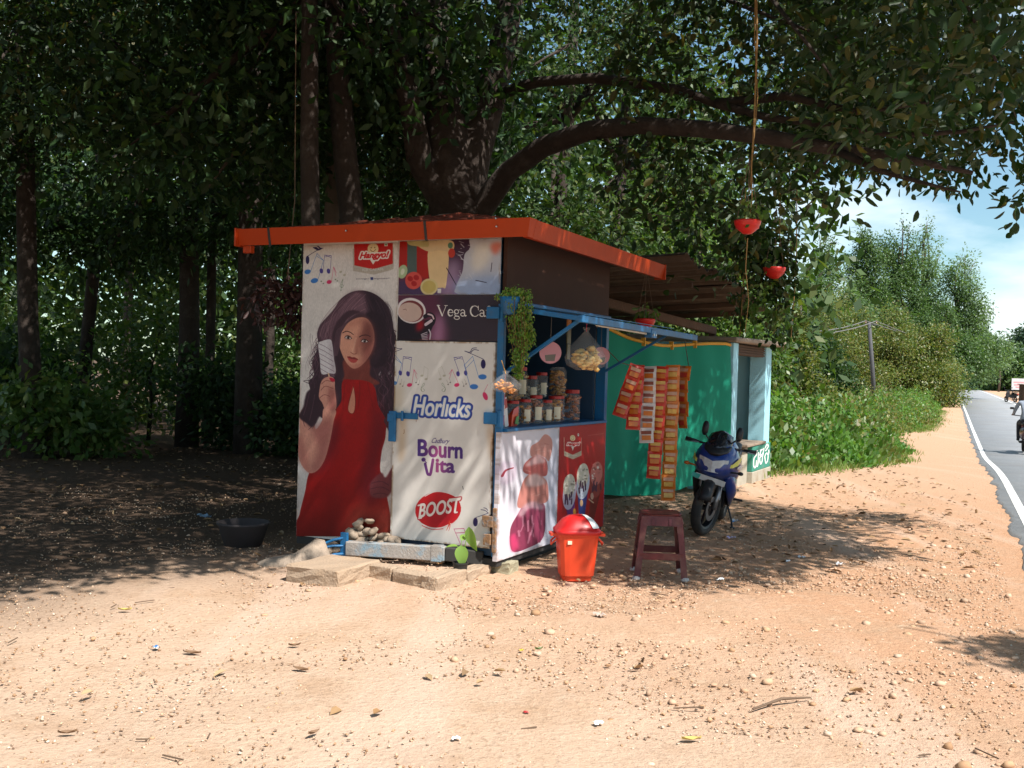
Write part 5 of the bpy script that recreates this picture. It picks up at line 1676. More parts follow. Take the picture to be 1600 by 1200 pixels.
roadtree('tall_tree', 'broad leaning tree with open crown at the right end of the group', 1494, 92, 12.6, 4.4, m_ltall, 20, 2280, 12, .30, .25, .12, GT, seed=6)
roadtree('tall_tree', 'bushy tree low at the right end beside the road bend', 1470, 86, 8.0, 4.0, m_ltall2, 17, 2090, 12, .30, .25, .12, GT, seed=7)
roadtree('tall_tree', 'dense tree filling the middle behind the electric pole', 1330, 80, 8.6, 4.8, m_ltall, 20, 2850, 12, .30, .25, .12, GT, seed=8)
GC = 'yellowish roadside trees behind the weeds'
roadtree('roadside_tree', 'yellowish bushy tree beside the blue shop', 1222, 31, 3.6, 1.8, m_lcashew, 10, 2000, 12, .2, .12, .06, GC, seed=11, zlow=.1)
roadtree('roadside_tree', 'spreading yellow-green tree left of the electric pole', 1305, 68, 7.0, 5.4, m_lcashew, 12, 2600, 12, .26, .17, .08, GC, seed=12, zlow=.1)
roadtree('roadside_tree', 'olive bushy tree right behind the electric pole', 1395, 70, 6.4, 4.8, m_lcashew, 12, 2600, 12, .3, .19, .09, GC, seed=13, zlow=.1)
roadtree('roadside_tree', 'low olive tree at the right end of the thicket near the road', 1456, 70, 5.2, 3.6, m_lcashew, 10, 2200, 12, .3, .19, .09, GC, seed=14, zlow=.08)
roadtree('roadside_tree', 'dark leafy tree rising just behind the shop roof', 1205, 23, 3.3, 1.2, m_lbright, 8, 1200, 12, .17, .12, .06, GC, seed=15, zlow=.1)
roadtree('roadside_tree', 'dark green tree in the gap between shop and pole', 1262, 44, 4.0, 2.6, m_lforest, 9, 1600, 12, .24, .16, .08, GC, seed=16, zlow=.08)
roadtree('roadside_tree', 'green tree behind the lean-to roof end', 1090, 21, 5.0, 1.6, m_lbright, 9, 1500, 12, .2, .12, .06, GC, seed=17, zlow=.1)
roadtree('roadside_tree', 'tall bright tree between the stall roof and the road opening', 1010, 25, 7.5, 2.1, m_lbright, 10, 1800, 12, .24, .14, .07, GC, seed=18, zlow=.15)
GF = 'far trees beyond the road bend'
for k, (px, dpt, zt, w, lf, lab) in enumerate([(1512, 190, 9.0, 6, m_hedge, 'far dark tree at the left of the road end'), (1540, 185, 10.5, 7, m_hedge, 'far tree with flat top above the road end'), (1572, 175, 9.5, 6.5, m_hedge, 'far tree right of the road end'), (1606, 170, 11, 7, m_hedge, 'far tree at the right photo edge'), (1526, 165, 5.5, 5, m_ltall2, 'far light green low tree spreading over the road end'), (1590, 150, 5.8, 5, m_ltall2, 'far light green tree behind the sign board'), (1500, 150, 5, 3.6, m_hedge, 'far bush where the road bends out of sight'), (1640, 150, 9, 7, m_hedge, 'far tree just past the right photo edge')]):
    roadtree('far_tree', lab, px, dpt, zt, w, lf, 10, 700, 7, .7, .75, .4, GF, seed=30 + k, zlow=.1)
tree('roadside_tree', 'tree just past the right photo edge whose bough shades the dirt at lower right', (8.4, 1.2), [(8.4, 1.2, -.1), (8.3, 1.3, 1.8), (8.2, 1.3, 3.2), (8.1, 1.4, 4.2)], [.2, .16, .13, .09], [(5.42, 3.15, 4.6, .42, .36, .25, 1.3), (8.3, 1.3, 5.2, 1.5, 1.3, .9, 5)], 330, 13, .16, .13, .06, m_lnear, m_bark, group=None, fork=3)
# palms far off
def palm(px, depth, h, label, nf=11, fl=2.4):
    x = at(px, 560, depth)[0]
    z0 = float(zg(x, depth))
    t = empty('palm_tree', (x, depth, z0), label, 'palm tree', 'far palm trees')
    MB().tube([(0, 0, -.2), (.15, 0, h * .5), (.1, 0, h)], [.16, .12, .1], 7).build('trunk', m_bark2, t, smooth=True)
    for k in range(nf):
        a = 2 * PI * k / nf + random.uniform(-.2, .2)
        el = random.uniform(-.1, 1.0)
        C_, D_ = [], []
        for j in range(16):
            s_ = j / 15
            r = fl * s_ * math.cos(el) * (1 - .1 * s_)
            z = h + fl * (s_ * math.sin(el) - .75 * s_ * s_)
            for sd_ in (-1, 1):
                d = np.array([math.cos(a) * .5 - sd_ * math.sin(a), math.sin(a) * .5 + sd_ * math.cos(a), -.35])
                C_.append(np.array([math.cos(a) * r, math.sin(a) * r, z]) + d * .22)
                D_.append(d)
        me = leaf_mesh('frond', np.array(C_), np.array(D_), rand_dirs(len(C_), 2), .55 * np.ones(len(C_)), .07, detail=1)
        link('frond', me, m_ltall, t)
palm(1562, 140, 3.4, 'small far palm with drooping fronds left of the sign board')
palm(1246, 78, 7.4, 'feathery palm top between the shade tree and the tall trees')
palm(1490, 110, 1.6, 'low palm fronds beside the road bend', 9, 2.4)

# ---- weeds and low growth along the path
EDGE = np.array([(2.6, 15.1), (3.6, 15.7), (4.6, 16.6), (5.4, 17.7), (6.4, 19.2), (7.5, 21.4), (8.6, 23.8), (9.6, 26.2), (10.3, 28.7), (12.1, 33.5), (15.6, 40), (18.9, 47), (22.5, 56), (26, 64), (30, 75)])
def weeds(name, n, y0, y1, depth_back, hgt, size, mat, per=7, seed=0):
    y = RNG.uniform(y0, y1, n)
    xe = np.interp(y, EDGE[:, 1], EDGE[:, 0]) + (vnoise(y * .9, y * 0, 51 + seed) - .5) * .9
    d = RNG.random(n) ** 1.3 * depth_back
    x = xe - d
    h = hgt * (.22 + .75 * vnoise(x * .7, y * .7, 52 + seed) + .65 * vnoise(x * 2.1, y * 2.1, 53 + seed) ** 2) * _ss(-.05, .8, d)
    z = zg(x, y) + h * RNG.random(n) ** .7
    C_, D_, N_ = sprays(np.stack([x, y, z], 1), per, size * .9, .8)
    k = C_[:, 2] > zg(C_[:, 0], C_[:, 1])
    C_, D_, N_ = C_[k], D_[k], N_[k]
    m = len(C_)
    return tag(link(name, leaf_mesh(name, C_, D_, N_, RNG.uniform(.7, 1.3, m) * size, RNG.uniform(.7, 1.2, m) * size * .62, detail=1), mat), kind='stuff')
weeds('roadside_weeds', 4200, 14.9, 30, 4.5, 1.05, .12, m_weed, 8)
weeds('roadside_weeds', 1300, 15, 34, 5, 1.25, .10, m_lcashew, 8, 9)
weeds('roadside_weeds', 900, 15, 30, 3.5, .8, .16, m_lbright, 6, 12)
weeds('roadside_weeds', 6000, 29, 75, 9, 1.25, .11, m_weed, 9, 3)
weeds('roadside_undergrowth', 4200, 19, 58, 14, 1.35, .13, m_lcashew, 9, 5)
# short grass tufts along the edge
def grass(name, X, Y, hgt, mat, w=.012):
    n = len(X)
    base = np.stack([X, Y, zg(X, Y)], 1)
    d = RNG.normal(size=(n, 3)) * .35 + np.array([0, 0, 1.])
    return tag(link(name, leaf_mesh(name, base + unit(d) * hgt[:, None] * .5, d, rand_dirs(n), hgt, w * np.ones(n), detail=1), mat), kind='stuff')
m_grass = island_mat('grass_blades', [(.10, .17, .03), (.15, .21, .05), (.20, .22, .07), (.08, .15, .03)], rough=.6, trans=.25)
yy = RNG.uniform(15, 62, 9000)
xx = np.interp(yy, EDGE[:, 1], EDGE[:, 0]) + RNG.normal(size=9000) * .28 + .12
k = vnoise(xx * 1.1, yy * 1.1, 61) > .45
grass('edge_grass', xx[k], yy[k], RNG.uniform(.05, .17, k.sum()), m_grass, .02)
m_dgrass = island_mat('dry_grass_blades', [(.24, .25, .08), (.32, .30, .11), (.20, .24, .08)], rough=.7, trans=.2)
yy = RNG.uniform(95, 150, 9000)
xx = road_x(yy) + (ROAD_W + RNG.uniform(5, 14, 9000)) / .92
grass('roadside_grass', xx, yy, RNG.uniform(.6, 1.5, 9000), m_dgrass, .14)
# soil heap among the weeds
q = gnd(1268, 676)
b = MB()
rings = []
for j in range(6):
    r = 1.05 * (1 - j / 5.5)
    rings.append([(q[0] + r * (1 + .15 * math.sin(3 * t + j)) * math.cos(t) * 1.3, q[1] + r * math.sin(t), q[2] - .1 + .95 * (j / 5) ** .75 + random.uniform(-.03, .03)) for t in [2 * PI * k / 16 for k in range(16)]])
b.loft(rings)
tag(b.build('soil_heap', pm('red_soil', (.42, .17, .07), rough=.95, var=.25, scale=5, bump=.6, bscale=18), smooth=True), 'heap of orange soil showing above the green roadside weeds', 'soil heap')

# ================================================================== THINGS AROUND THE STALL
def S(px, py, Y):
    return at(px, py, Y)

# ---- stool
m_maroon = pm('maroon_plastic', (.095, .015, .017), rough=.42, var=.12, scale=5, bump=.05, dirt=(.30, .20, .14), dirt_amt=.3, dscale=6)
m_foot = pm('pale_rubber_foot', (.45, .42, .40), rough=.7)
sx, sy = 1.13, 7.78
st = empty('plastic_stool', (sx, sy, float(zg(sx, sy))), 'maroon plastic stool with four splayed legs standing right of the red bin', 'stool', rz=-.06)
tp, bt_, H_ = .145, .195, .475
b = MB()
n = 24
def sq(r, z, e=.25):
    out = []
    for k in range(n):
        t = 2 * PI * k / n
        c, s_ = math.cos(t), math.sin(t)
        q = (abs(c) ** (1 / e) + abs(s_) ** (1 / e)) ** -e
        out.append((r * q * c, r * q * s_, z))
    return out
b.loft([sq(tp - .03, H_ - .012), sq(tp + .004, H_ - .012), sq(tp + .006, H_ - .004), sq(tp - .004, H_), sq(tp - .03, H_ - .003), sq(.02, H_ - .006)])
b.build('seat', m_maroon, st, smooth=False)
for k in range(4):
    a = k * PI / 2
    R_ = Matrix.Rotation(a, 3, 'Z')
    b = MB()
    w0, w1, th = tp * .93, tp + .006, .012
    b.add([R_ @ Vector(p) for p in [(-w0, -w1 + .008, H_ - .014), (w0, -w1 + .008, H_ - .014), (w0 + .008, -w1 - .004, H_ - .085), (-w0 - .008, -w1 - .004, H_ - .085), (-w0, -w1 + .008 + th, H_ - .014), (w0, -w1 + .008 + th, H_ - .014), (w0 + .008, -w1 - .004 + th, H_ - .085), (-w0 - .008, -w1 - .004 + th, H_ - .085)]],
          [(0, 3, 2, 1), (4, 5, 6, 7), (0, 1, 5, 4), (1, 2, 6, 5), (2, 3, 7, 6), (3, 0, 4, 7)])
    b.build('apron', m_maroon, st)
    for sgn in (-1, 1):
        MB().bar(R_ @ Vector((sgn * .06, -w1 + .001, H_ - .03)), R_ @ Vector((sgn * .062, -w1 - .012, H_ - .08)), .02, .008).build('apron_rib', m_maroon, st)
    # cross rail
    fz = .17
    rr = tp + (bt_ - tp) * (1 - fz / H_)
    MB().bar(R_ @ Vector((-rr + .02, -rr + .006, fz)), R_ @ Vector((rr - .02, -rr + .006, fz)), .012, .05).build('rail', m_maroon, st, bevel=.003)
    # L-section leg at the corner
    lg = MB()
    rings = []
    for z, wl in ((H_ - .02, .05), (H_ * .6, .042), (.02, .046)):
        r = tp + (bt_ - tp) * (1 - z / H_)
        rings.append([R_ @ Vector(p) for p in [(-r, -r, z), (-r + wl, -r, z), (-r + wl, -r + .01, z), (-r + .01, -r + .01, z), (-r + .01, -r + wl, z), (-r, -r + wl, z)]])
    lg.loft(rings)
    leg = lg.build('leg', m_maroon, st)
    fp = R_ @ Vector((-bt_ + .018, -bt_ + .018, 0))
    MB().lathe([(.024, -.004), (.03, .004), (.028, .018), (.018, .026)], 12, tuple(fp)).build('foot_cap', m_foot, leg)

# ---- bin
m_bin = pm('orange_red_plastic', (.62, .055, .018), rough=.33, var=.06, scale=5, bump=.04, dirt=(.40, .12, .06), dirt_amt=.3, dscale=5)
m_lid = pm('red_plastic', (.52, .018, .018), rough=.3, var=.06, scale=5, dirt=(.35, .08, .05), dirt_amt=.25)
m_sticker = pm('silver_white_sticker', (.72, .72, .70), rough=.25, var=.1)
bx_, by_ = .50, 7.56
bn = empty('rubbish_bin', (bx_, by_, float(zg(bx_, by_))), 'orange red plastic bin with red swing lid in front of the counter', 'bin', rz=.10)
def rsq(rx, ry, z, e=.22, n=28):
    out = []
    for k in range(n):
        t = 2 * PI * k / n
        c, s_ = math.cos(t), math.sin(t)
        q = (abs(c) ** (1 / e) + abs(s_) ** (1 / e)) ** -e
        out.append((rx * q * c, ry * q * s_, z))
    return out
MB().loft([rsq(.105, .085, 0), rsq(.112, .092, .03), rsq(.118, .098, .034), rsq(.124, .104, .04), rsq(.150, .13, .325), rsq(.158, .138, .328), rsq(.160, .140, .352), rsq(.15, .13, .354), rsq(.142, .122, .34)]).build('bin_body', m_bin, bn, smooth=False)
b = MB()
b.loft([rsq(.166, .146, .338), rsq(.168, .148, .360), rsq(.158, .138, .368), rsq(.140, .121, .395, .3), rsq(.110, .097, .432, .34), rsq(.066, .062, .461, .4), rsq(.015, .015, .470, .5)])
b.build('lid', m_lid, bn, smooth=True)
# swing flap set in the dome
fl_ = MB()
DP = [(.02, .02, .472, .5), (.066, .062, .464, .4), (.110, .097, .435, .34), (.140, .121, .398, .3), (.152, .132, .378, .26)]
def dome(u, v):
    i = min(int(u * 4), 3)
    f = u * 4 - i
    rx, ry, z, e = [a + (b_ - a) * f for a, b_ in zip(DP[i], DP[i + 1])]
    c, s_ = math.cos(v), math.sin(v)
    q = (abs(c) ** (1 / e) + abs(s_) ** (1 / e)) ** -e
    return (rx * q * c * 1.015, ry * q * s_ * 1.015, z + .003)
fl_.loft([[dome(.12 + .84 * j / 8, -1.0 + .62 * i / 6) for j in range(9)] for i in range(7)], closed=False)
fl_.build('lid_sticker', m_sticker, bn, smooth=True)['label'] = 'silver-white label strip on the lid'
for s_ in (-1, 1):
    b = MB().tube([(s_ * .150, -.05, .30), (s_ * .182, -.045, .27), (s_ * .186, 0, .25), (s_ * .182, .045, .27), (s_ * .150, .05, .30)], .007, 7)
    b.box(s_ * .176 - .022, s_ * .176 + .022, -.055, .055, .318, .336)
    b.build('handle', m_bin, bn, smooth=False)
MB().box(-.085, -.055, -.131, -.126, .27, .295).build('price_sticker', pm('cream_sticker', (.66, .60, .42), rough=.6), bn)

# ---- concrete blocks, stones, fill
m_block = pm('cast_concrete_block', (.36, .265, .185), rough=.95, var=.18, scale=9, bump=.5, bscale=55, dirt=(.34, .23, .14), dirt_amt=.6, dscale=5)
m_stone = pm('greenish_stone', (.30, .27, .18), rough=.9, var=.25, scale=9, bump=.5, bscale=30)
def block(p, q, wd, h, label, mat=m_block, group='concrete edging blocks before the stall', lift=0.0, jit=.010, cat='concrete block', name='concrete_block', dirx=1):
    """block whose front lower edge runs from p to q, going back by wd"""
    p, q = np.array(p), np.array(q)
    d = (q - p) / np.linalg.norm(q - p)
    nrm = np.array([-d[1], d[0]]) * dirx
    c = (p + q) / 2 + nrm * wd / 2
    ln = np.linalg.norm(q - p)
    b = MB().box(-ln / 2, ln / 2, -wd / 2, wd / 2, -.05, h)
    me = b.mesh(name, .008, 1)
    bm = bmesh.new()
    bm.from_mesh(me)
    bmesh.ops.subdivide_edges(bm, edges=[e for e in bm.edges if e.calc_length() > .08], cuts=3, use_grid_fill=True)
    for v in bm.verts:
        v.co += Vector([random.uniform(-jit, jit) * .6 for _ in range(3)])
    bm.to_mesh(me)
    bm.free()
    o = link(name, me, mat, loc=(c[0], c[1], lift))
    o.rotation_euler = (0, 0, math.atan2(d[1], d[0]))
    return tag(o, label, cat, group)
block((-1.52, 7.22), (-1.13, 7.03), .52, .11, 'broad flat concrete slab at the left end of the edging before the stall')
block((-1.09, 7.46), (-.80, 7.245), .12, .10, 'left block of the low kerb row running towards the potted plant')
block((-.79, 7.24), (-.475, 7.005), .12, .09, 'middle kerb block directly before the potted plant')
block((-.465, 7.0), (-.275, 7.31), .13, .095, 'corner kerb block nearest the camera right of the potted plant', dirx=1)
block((-.27, 7.32), (-.115, 7.59), .12, .08, 'last kerb block reaching back to the stall corner', dirx=1)
block((-.20, 7.70), (.02, 7.60), .16, .09, 'squared greenish stone propping up the stall corner', m_stone, None, cat='stone', name='prop_stone')
# river stones heaped below the poster
m_river = pm('river_stone', (.34, .26, .19), rough=.8, var=.35, scale=6, bump=.2, bscale=30)
me0 = []
for k in range(5):
    P0 = np.array([[0, 0, 0.]])
    me0.append(stones_mesh('stone', P0, np.array([1.0])))
    bm = bmesh.new()
    bm.from_mesh(me0[-1])
    bmesh.ops.subdivide_edges(bm, edges=bm.edges[:], cuts=1, use_grid_fill=True, smooth=.9)
    bm.to_mesh(me0[-1])
    bm.free()
    me0[-1].materials.append(m_river)
    me0[-1].polygons.foreach_set('use_smooth', [True] * len(me0[-1].polygons))
for k in range(95):
    t = random.random()
    x = -1.38 + .86 * t + random.uniform(-.03, .03)
    face = 7.56 + (-.09 - x) * .483
    front_ = 7.84 - .24 * (x + 1.2) + .07
    y = face - .02 - random.random() * max(.05, face - front_ - .06)
    s_ = random.uniform(.055, .115)
    hump = .30 * math.exp(-((t - .36) / .30) ** 2)
    o = link('river_stone', me0[k % 5], None, loc=(x, y, float(zg(x, y)) + .02 + hump * random.random()))
    o.scale = (s_, s_ * random.uniform(.7, 1), s_ * random.uniform(.6, .9))
    o.rotation_euler = (random.uniform(-.4, .4), random.uniform(-.4, .4), random.uniform(0, 6.28))
    tag(o, 'rounded river stone in the heap under the stall poster', 'stone', 'river stones heaped under the poster')
# earth mound left of the slab
m_earth = pm('grey_tan_earth', (.32, .25, .19), rough=.95, var=.25, scale=12, bump=.7, bscale=40)
b = MB()
cx, cy_ = -1.55, 7.78
prof = [(-.30, .01, .03), (-.22, .05, .08), (-.12, .065, .10), (-.03, .08, .12), (.05, .14, .13), (.12, .20, .12), (.19, .19, .09), (.25, .06, .05)]
rings = []
for dx, h, w in prof:
    rings.append([(dx + random.uniform(-.008, .008), math.cos(t) * w * 1.1, max(-.03, math.sin(t) * h + random.uniform(-.006, .006))) for t in [2 * PI * k / 14 for k in range(14)]])
b.loft(rings)
tag(b.build('earth_mound', m_earth, loc=(cx, cy_, float(zg(cx, cy_))), smooth=True), 'lumpy grey-tan mound of earth behind the broad concrete slab', 'earth mound')
# dark basin in the shade
q = gnd(372, 856)
b = empty('basin', (q[0], q[1] + .15, float(zg(q[0], q[1]))), 'dark round basin on the shaded ground left of the stall', 'basin')
m_basin = pm('dark_blue_black_plastic', (.055, .045, .045), rough=.9, var=.2)
MB().lathe([(.13, 0), (.15, .0), (.205, .17), (.215, .175), (.215, .19), (.198, .19), (.145, .02), (.01, .015)], 28).build('bowl', m_basin, b, smooth=True)

# ---- potted plant
m_pot = pm('black_pot', (.018, .017, .016), rough=.55, var=.2, dirt=(.2, .14, .09), dirt_amt=.4)
m_soil = pm('potting_soil', (.05, .035, .025), rough=1, var=.4, scale=30)
m_pl = island_mat('young_leaf', [(.12, .24, .05), (.16, .28, .06), (.20, .30, .05)], rough=.4, trans=.3)
ppx = np.array([-.325, 7.30, 0])
pp = empty('potted_plant', (ppx[0], ppx[1] + .05, float(zg(ppx[0], ppx[1] + .05)) + .01), 'small black pot with three pointed green leaves beside the drawbar', 'potted plant')
MB().lathe([(.03, 0), (.038, 0), (.052, .10), (.056, .102), (.056, .115), (.05, .115), (.045, .09)], 18).build('pot', m_pot, pp, smooth=False)
MB().lathe([(.047, .085), (.047, .098), (.02, .102), (.002, .1)], 14).build('soil', m_soil, pp)
def big_leaf(stem, c, d, nrm, L_, W_, name='leaf'):
    c, d, nrm = Vector(c), Vector(d).normalized(), Vector(nrm)
    s_ = d.cross(nrm).normalized()
    nrm = s_.cross(d)
    b = MB()
    rows = []
    for i in range(9):
        t = i / 8
        w = W_ * (math.sin(PI * t ** .75) ** .9) * .5 * (1 if t < 1 else 0)
        ax = c + d * (L_ * t) - nrm * (.28 * L_ * t * t)
        rows.append([ax - s_ * w + nrm * w * .35, ax, ax + s_ * w + nrm * w * .35])
    b.loft(rows, closed=False)
    lf = b.build(name, m_pl, pp, smooth=True)
    MB().tube([stem, (Vector(stem) + c) / 2 + Vector((0, 0, .01)), c], [.004, .003, .0025], 6).build('stem', m_pl, pp)
    return lf
big_leaf((0, 0, .1), (.0, -.01, .235), (.12, -.35, -1), (0, -1, .25), .15, .095)
big_leaf((.01, .01, .1), (.05, .03, .36), (.22, -.2, -1), (-.5, -.8, .2), .18, .085)
big_leaf((-.01, 0, .1), (-.02, .02, .22), (-1, -.3, .2), (0, -.3, 1), .09, .04)
big_leaf((0, .01, .1), (.0, .03, .26), (.3, .6, .5), (0, -1, .3), .08, .05)

# ---- hanging fern in its blue holder
fpos = site(-.10, -.12, 1.98)
fern = empty('hanging_fern', fpos, 'bushy trailing green plant hanging in a blue holder at the stall corner', 'hanging plant', rz=SITE_RZ)
MB().lathe([(.01, -.10), (.05, -.09), (.075, .0), (.08, .03), (.07, .03), (.06, .0)], 16).build('plant_holder', m_blue, fern, smooth=True)
m_fern = island_mat('trailing_leaves', [(.07, .17, .02), (.12, .24, .03), (.19, .30, .04), (.06, .13, .02), (.20, .21, .04), (.12, .11, .025)], rough=.5, trans=.3)
bl = [(.02, -.02, .05, .13, .13, .05, 2), (.03, -.06, -.07, .11, .10, .12, 3), (.04, -.07, -.22, .085, .08, .14, 3), (.04, -.07, -.36, .065, .065, .12, 2), (.03, -.06, -.47, .035, .035, .08, .8), (.09, -.09, -.25, .05, .05, .12, .8)]
C_, D_, N_ = sprays(blob_points(bl, 520), 8, .012, -2.5)
m = len(C_)
tag(link('foliage', leaf_mesh('foliage', C_, D_, N_, RNG.uniform(.014, .028, m), RNG.uniform(.009, .016, m), detail=1), m_fern, fern), kind='stuff')
tr = MB()
for k in range(14):
    a, r = random.uniform(0, 6.28), random.uniform(.02, .08)
    tr.tube([(.03 + r * math.cos(a), -.05 + r * math.sin(a), .03), (.03 + r * 1.3 * math.cos(a), -.06 + r * 1.3 * math.sin(a), -.15), (.04 + r * .7 * math.cos(a), -.07 + r * .7 * math.sin(a), -.3 - random.uniform(0, .22))], .0025, 4)
tag(tr.build('trailing_stems', pm('brown_stem', (.12, .06, .02), rough=.8), fern), kind='stuff')

# ---- jars and goods on the counter
m_clear = clear_mat('clear_jar_plastic', (.96, .97, .97), .90)
m_redcap = pm('red_jar_cap', (.34, .015, .015), rough=.4, var=.1)
m_label = pm('cream_label', (.60, .54, .40), rough=.6, var=.12, scale=20)
GOODS = {'brown': [(.26, .07, .02), (.36, .11, .03), (.18, .05, .015)], 'tan': [(.42, .26, .09), (.55, .36, .14), (.34, .2, .07)], 'orange': [(.52, .18, .03), (.60, .26, .05), (.42, .12, .02)], 'crisps': [(.66, .40, .10), (.74, .50, .17), (.58, .32, .07)], 'white': [(.62, .56, .48), (.70, .66, .56), (.5, .42, .34)], 'amber': [(.46, .20, .03), (.56, .27, .05), (.36, .12, .02)]}
gm = {k: island_mat('sweets_' + k, v, rough=.45, spec=.5) for k, v in GOODS.items()}
def jar(x, y, z, r, h, goods, lab, fill=.8, cap=True, label=False, sq_=False):
    t = empty('jar', site(x, y, z), lab, 'jar', 'plastic jars of snacks on the stall counter', rz=SITE_RZ)
    MB().lathe([(r * .9, .002), (r, .012), (r, h * .82), (r * .78, h * .9), (r * .78, h * .93)], 18, caps=False).build('jar_body', m_clear, t, smooth=True)
    nn = int(60 * fill)
    a, rr = RNG.uniform(0, 2 * PI, nn), r * .82 * np.sqrt(RNG.random(nn))
    P_ = np.stack([rr * np.cos(a), rr * np.sin(a), .018 + RNG.random(nn) * h * .78 * fill], 1)
    tag(link('contents', stones_mesh('contents', P_, np.full(nn, r * .62)), gm[goods], t), kind='stuff')
    if cap:
        MB().lathe([(r * .86, h * .88), (r * .88, h * .89), (r * .88, h * .99), (r * .8, h), (.001, h)], 18).build('cap', m_redcap, t, smooth=False)
    if label:
        b = MB()
        b.loft([[(r * 1.012 * math.cos(q), r * 1.012 * math.sin(q), zz) for q in np.linspace(3.5, 4.5, 7)] for zz in (h * .15, h * .60)], closed=False)
        b.build('jar_label', m_label, t)
ct = 1.072
jar(.44, .10, ct, .055, .19, 'tan', 'small clear jar at the left front of the counter with striped sweets', .5)
jar(.62, .08, ct, .052, .20, 'amber', 'front jar with red cap and pale oval label left of the brown one', .8, label=True)
jar(.80, .07, ct, .058, .23, 'brown', 'front jar full of dark brown sweets with red cap', .95, label=True)
jar(.97, .05, ct, .048, .19, 'tan', 'narrow front jar with yellow packet next to the dark brown jar', .6, label=True)
jar(1.15, .06, ct, .060, .22, 'amber', 'front jar of amber sweets in the middle right of the counter', .95, label=True)
jar(1.32, .10, ct, .055, .22, 'brown', 'front jar of brown biscuits left of the ribbed jar', .9)
jar(1.52, .06, ct, .070, .27, 'brown', 'widest front jar with ribbed white stripe at the right end', .95)
jar(.52, .30, ct + .13, .075, .20, 'white', 'wide back jar of white sweets with red cap', .85)
jar(.98, .30, ct + .19, .062, .26, 'tan', 'tall back jar with blue and cream label', .9, label=True)
jar(1.20, .30, ct + .14, .055, .24, 'white', 'back jar with grey label behind the amber jar', .7, label=True)
jar(1.36, .28, ct + .19, .055, .22, 'white', 'back jar with red cap and pale label under the crisps bag', .6, label=True)
jar(1.66, .26, ct + .18, .078, .30, 'amber', 'big back jar of yellow snacks at the right end', .95, cap=False)
MB_ = MB().box(-.9, .9, .18, .42, 0, .125)
step = box('counter_step', m_int, stall, .3, 1.95, .19, .455, 1.071, 1.195)
# striped edging of the ribbed jar stays with the jar; bagged orange snacks between the back jars
t = empty('snack_bag', site(.76, .28, ct + .13), 'bag of orange snacks lying between the back jars', 'snack bag', rz=SITE_RZ)
P_ = blob_points([(0, 0, .08, .11, .06, .07)], 90)
tag(link('contents', stones_mesh('contents', P_, RNG.uniform(.025, .04, 90)), gm['orange'], t), kind='stuff')
MB().ball((0, 0, .085), .1, 12, sc=(1.25, .75, .85)).build('bag_film', m_clear, t, smooth=True)
# yellow cup, red card box, red strip, green leaf pack
b = empty('yellow_cup', site(.86, .24, 1.512), 'small yellow cup tilted on top of a back jar', 'cup', rz=SITE_RZ)
o = MB().lathe([(.001, 0), (.024, 0), (.034, .075), (.036, .075), (.036, .08), (.03, .08), (.022, .01)], 16).build('cup_body', pm('yellow_plastic', (.62, .34, .02), rough=.4), b)
o.rotation_euler = (0, -.35, 0)
b = empty('card_box', site(.24, .06, ct), 'narrow red and white box leaning at the left end of the counter', 'box', rz=SITE_RZ)
b.rotation_euler = (0, .0, SITE_RZ)
o = MB().box(-.03, .03, -.012, .012, 0, .22).build('box_body', pm('grey_white_card', (.62, .60, .60), rough=.5, var=.1, scale=30), b)
o.rotation_euler = (0, -.22, 0)
o2 = MB().box(-.031, .031, -.0135, -.0125, .14, .21).build('box_print', m_redcap, b)
o2.rotation_euler = (0, -.22, 0)
b = empty('red_packet', site(.36, .04, ct), 'folded red packet with green print beside the leaning box', 'packet', rz=SITE_RZ)
MB().loft([[(-.06, 0, 0), (.06, 0.01, 0), (.06, .03, 0), (-.06, .03, 0)], [(-.05, .0, .08), (.06, .0, .11), (.06, .03, .11), (-.05, .03, .08)], [(0, .01, .13), (.08, .01, .15), (.08, .02, .15), (0, .02, .13)]]).build('packet_body', pm('red_orange_foil', (.50, .04, .015), rough=.3, var=.2, scale=15), b)
MB().loft([[(-.02, -.012, .02), (.035, -.012, .01)], [(.0, -.010, .07), (.05, -.010, .08)]], closed=False).build('packet_print', pm('green_print', (.06, .22, .05), rough=.5), b)
t = empty('herb_bunch', site(.30, .26, ct + .02), 'bunch of dark green leaves behind the leaning box', 'herbs', rz=SITE_RZ)
C_, D_, N_ = sprays(blob_points([(0, 0, .12, .08, .06, .10)], 30), 6, .03)
link('leaves', leaf_mesh('leaves', C_, D_, N_, RNG.uniform(.04, .07, len(C_)), RNG.uniform(.025, .04, len(C_)), detail=2), m_lnear, t)
b = empty('sachet_strip', site(.10, .02, ct + .02), 'stack of pink and white sachets standing against the corner post', 'sachets', rz=SITE_RZ)
for k in range(5):
    MB().box(-.02, .02, -.01, .012, k * .075, k * .075 + .07).build('sachet', pm('pale_sachet', (.56, .44, .42), rough=.5, var=.3, scale=30) if k % 2 else pm('pink_sachet', (.42, .08, .14), rough=.5), b)

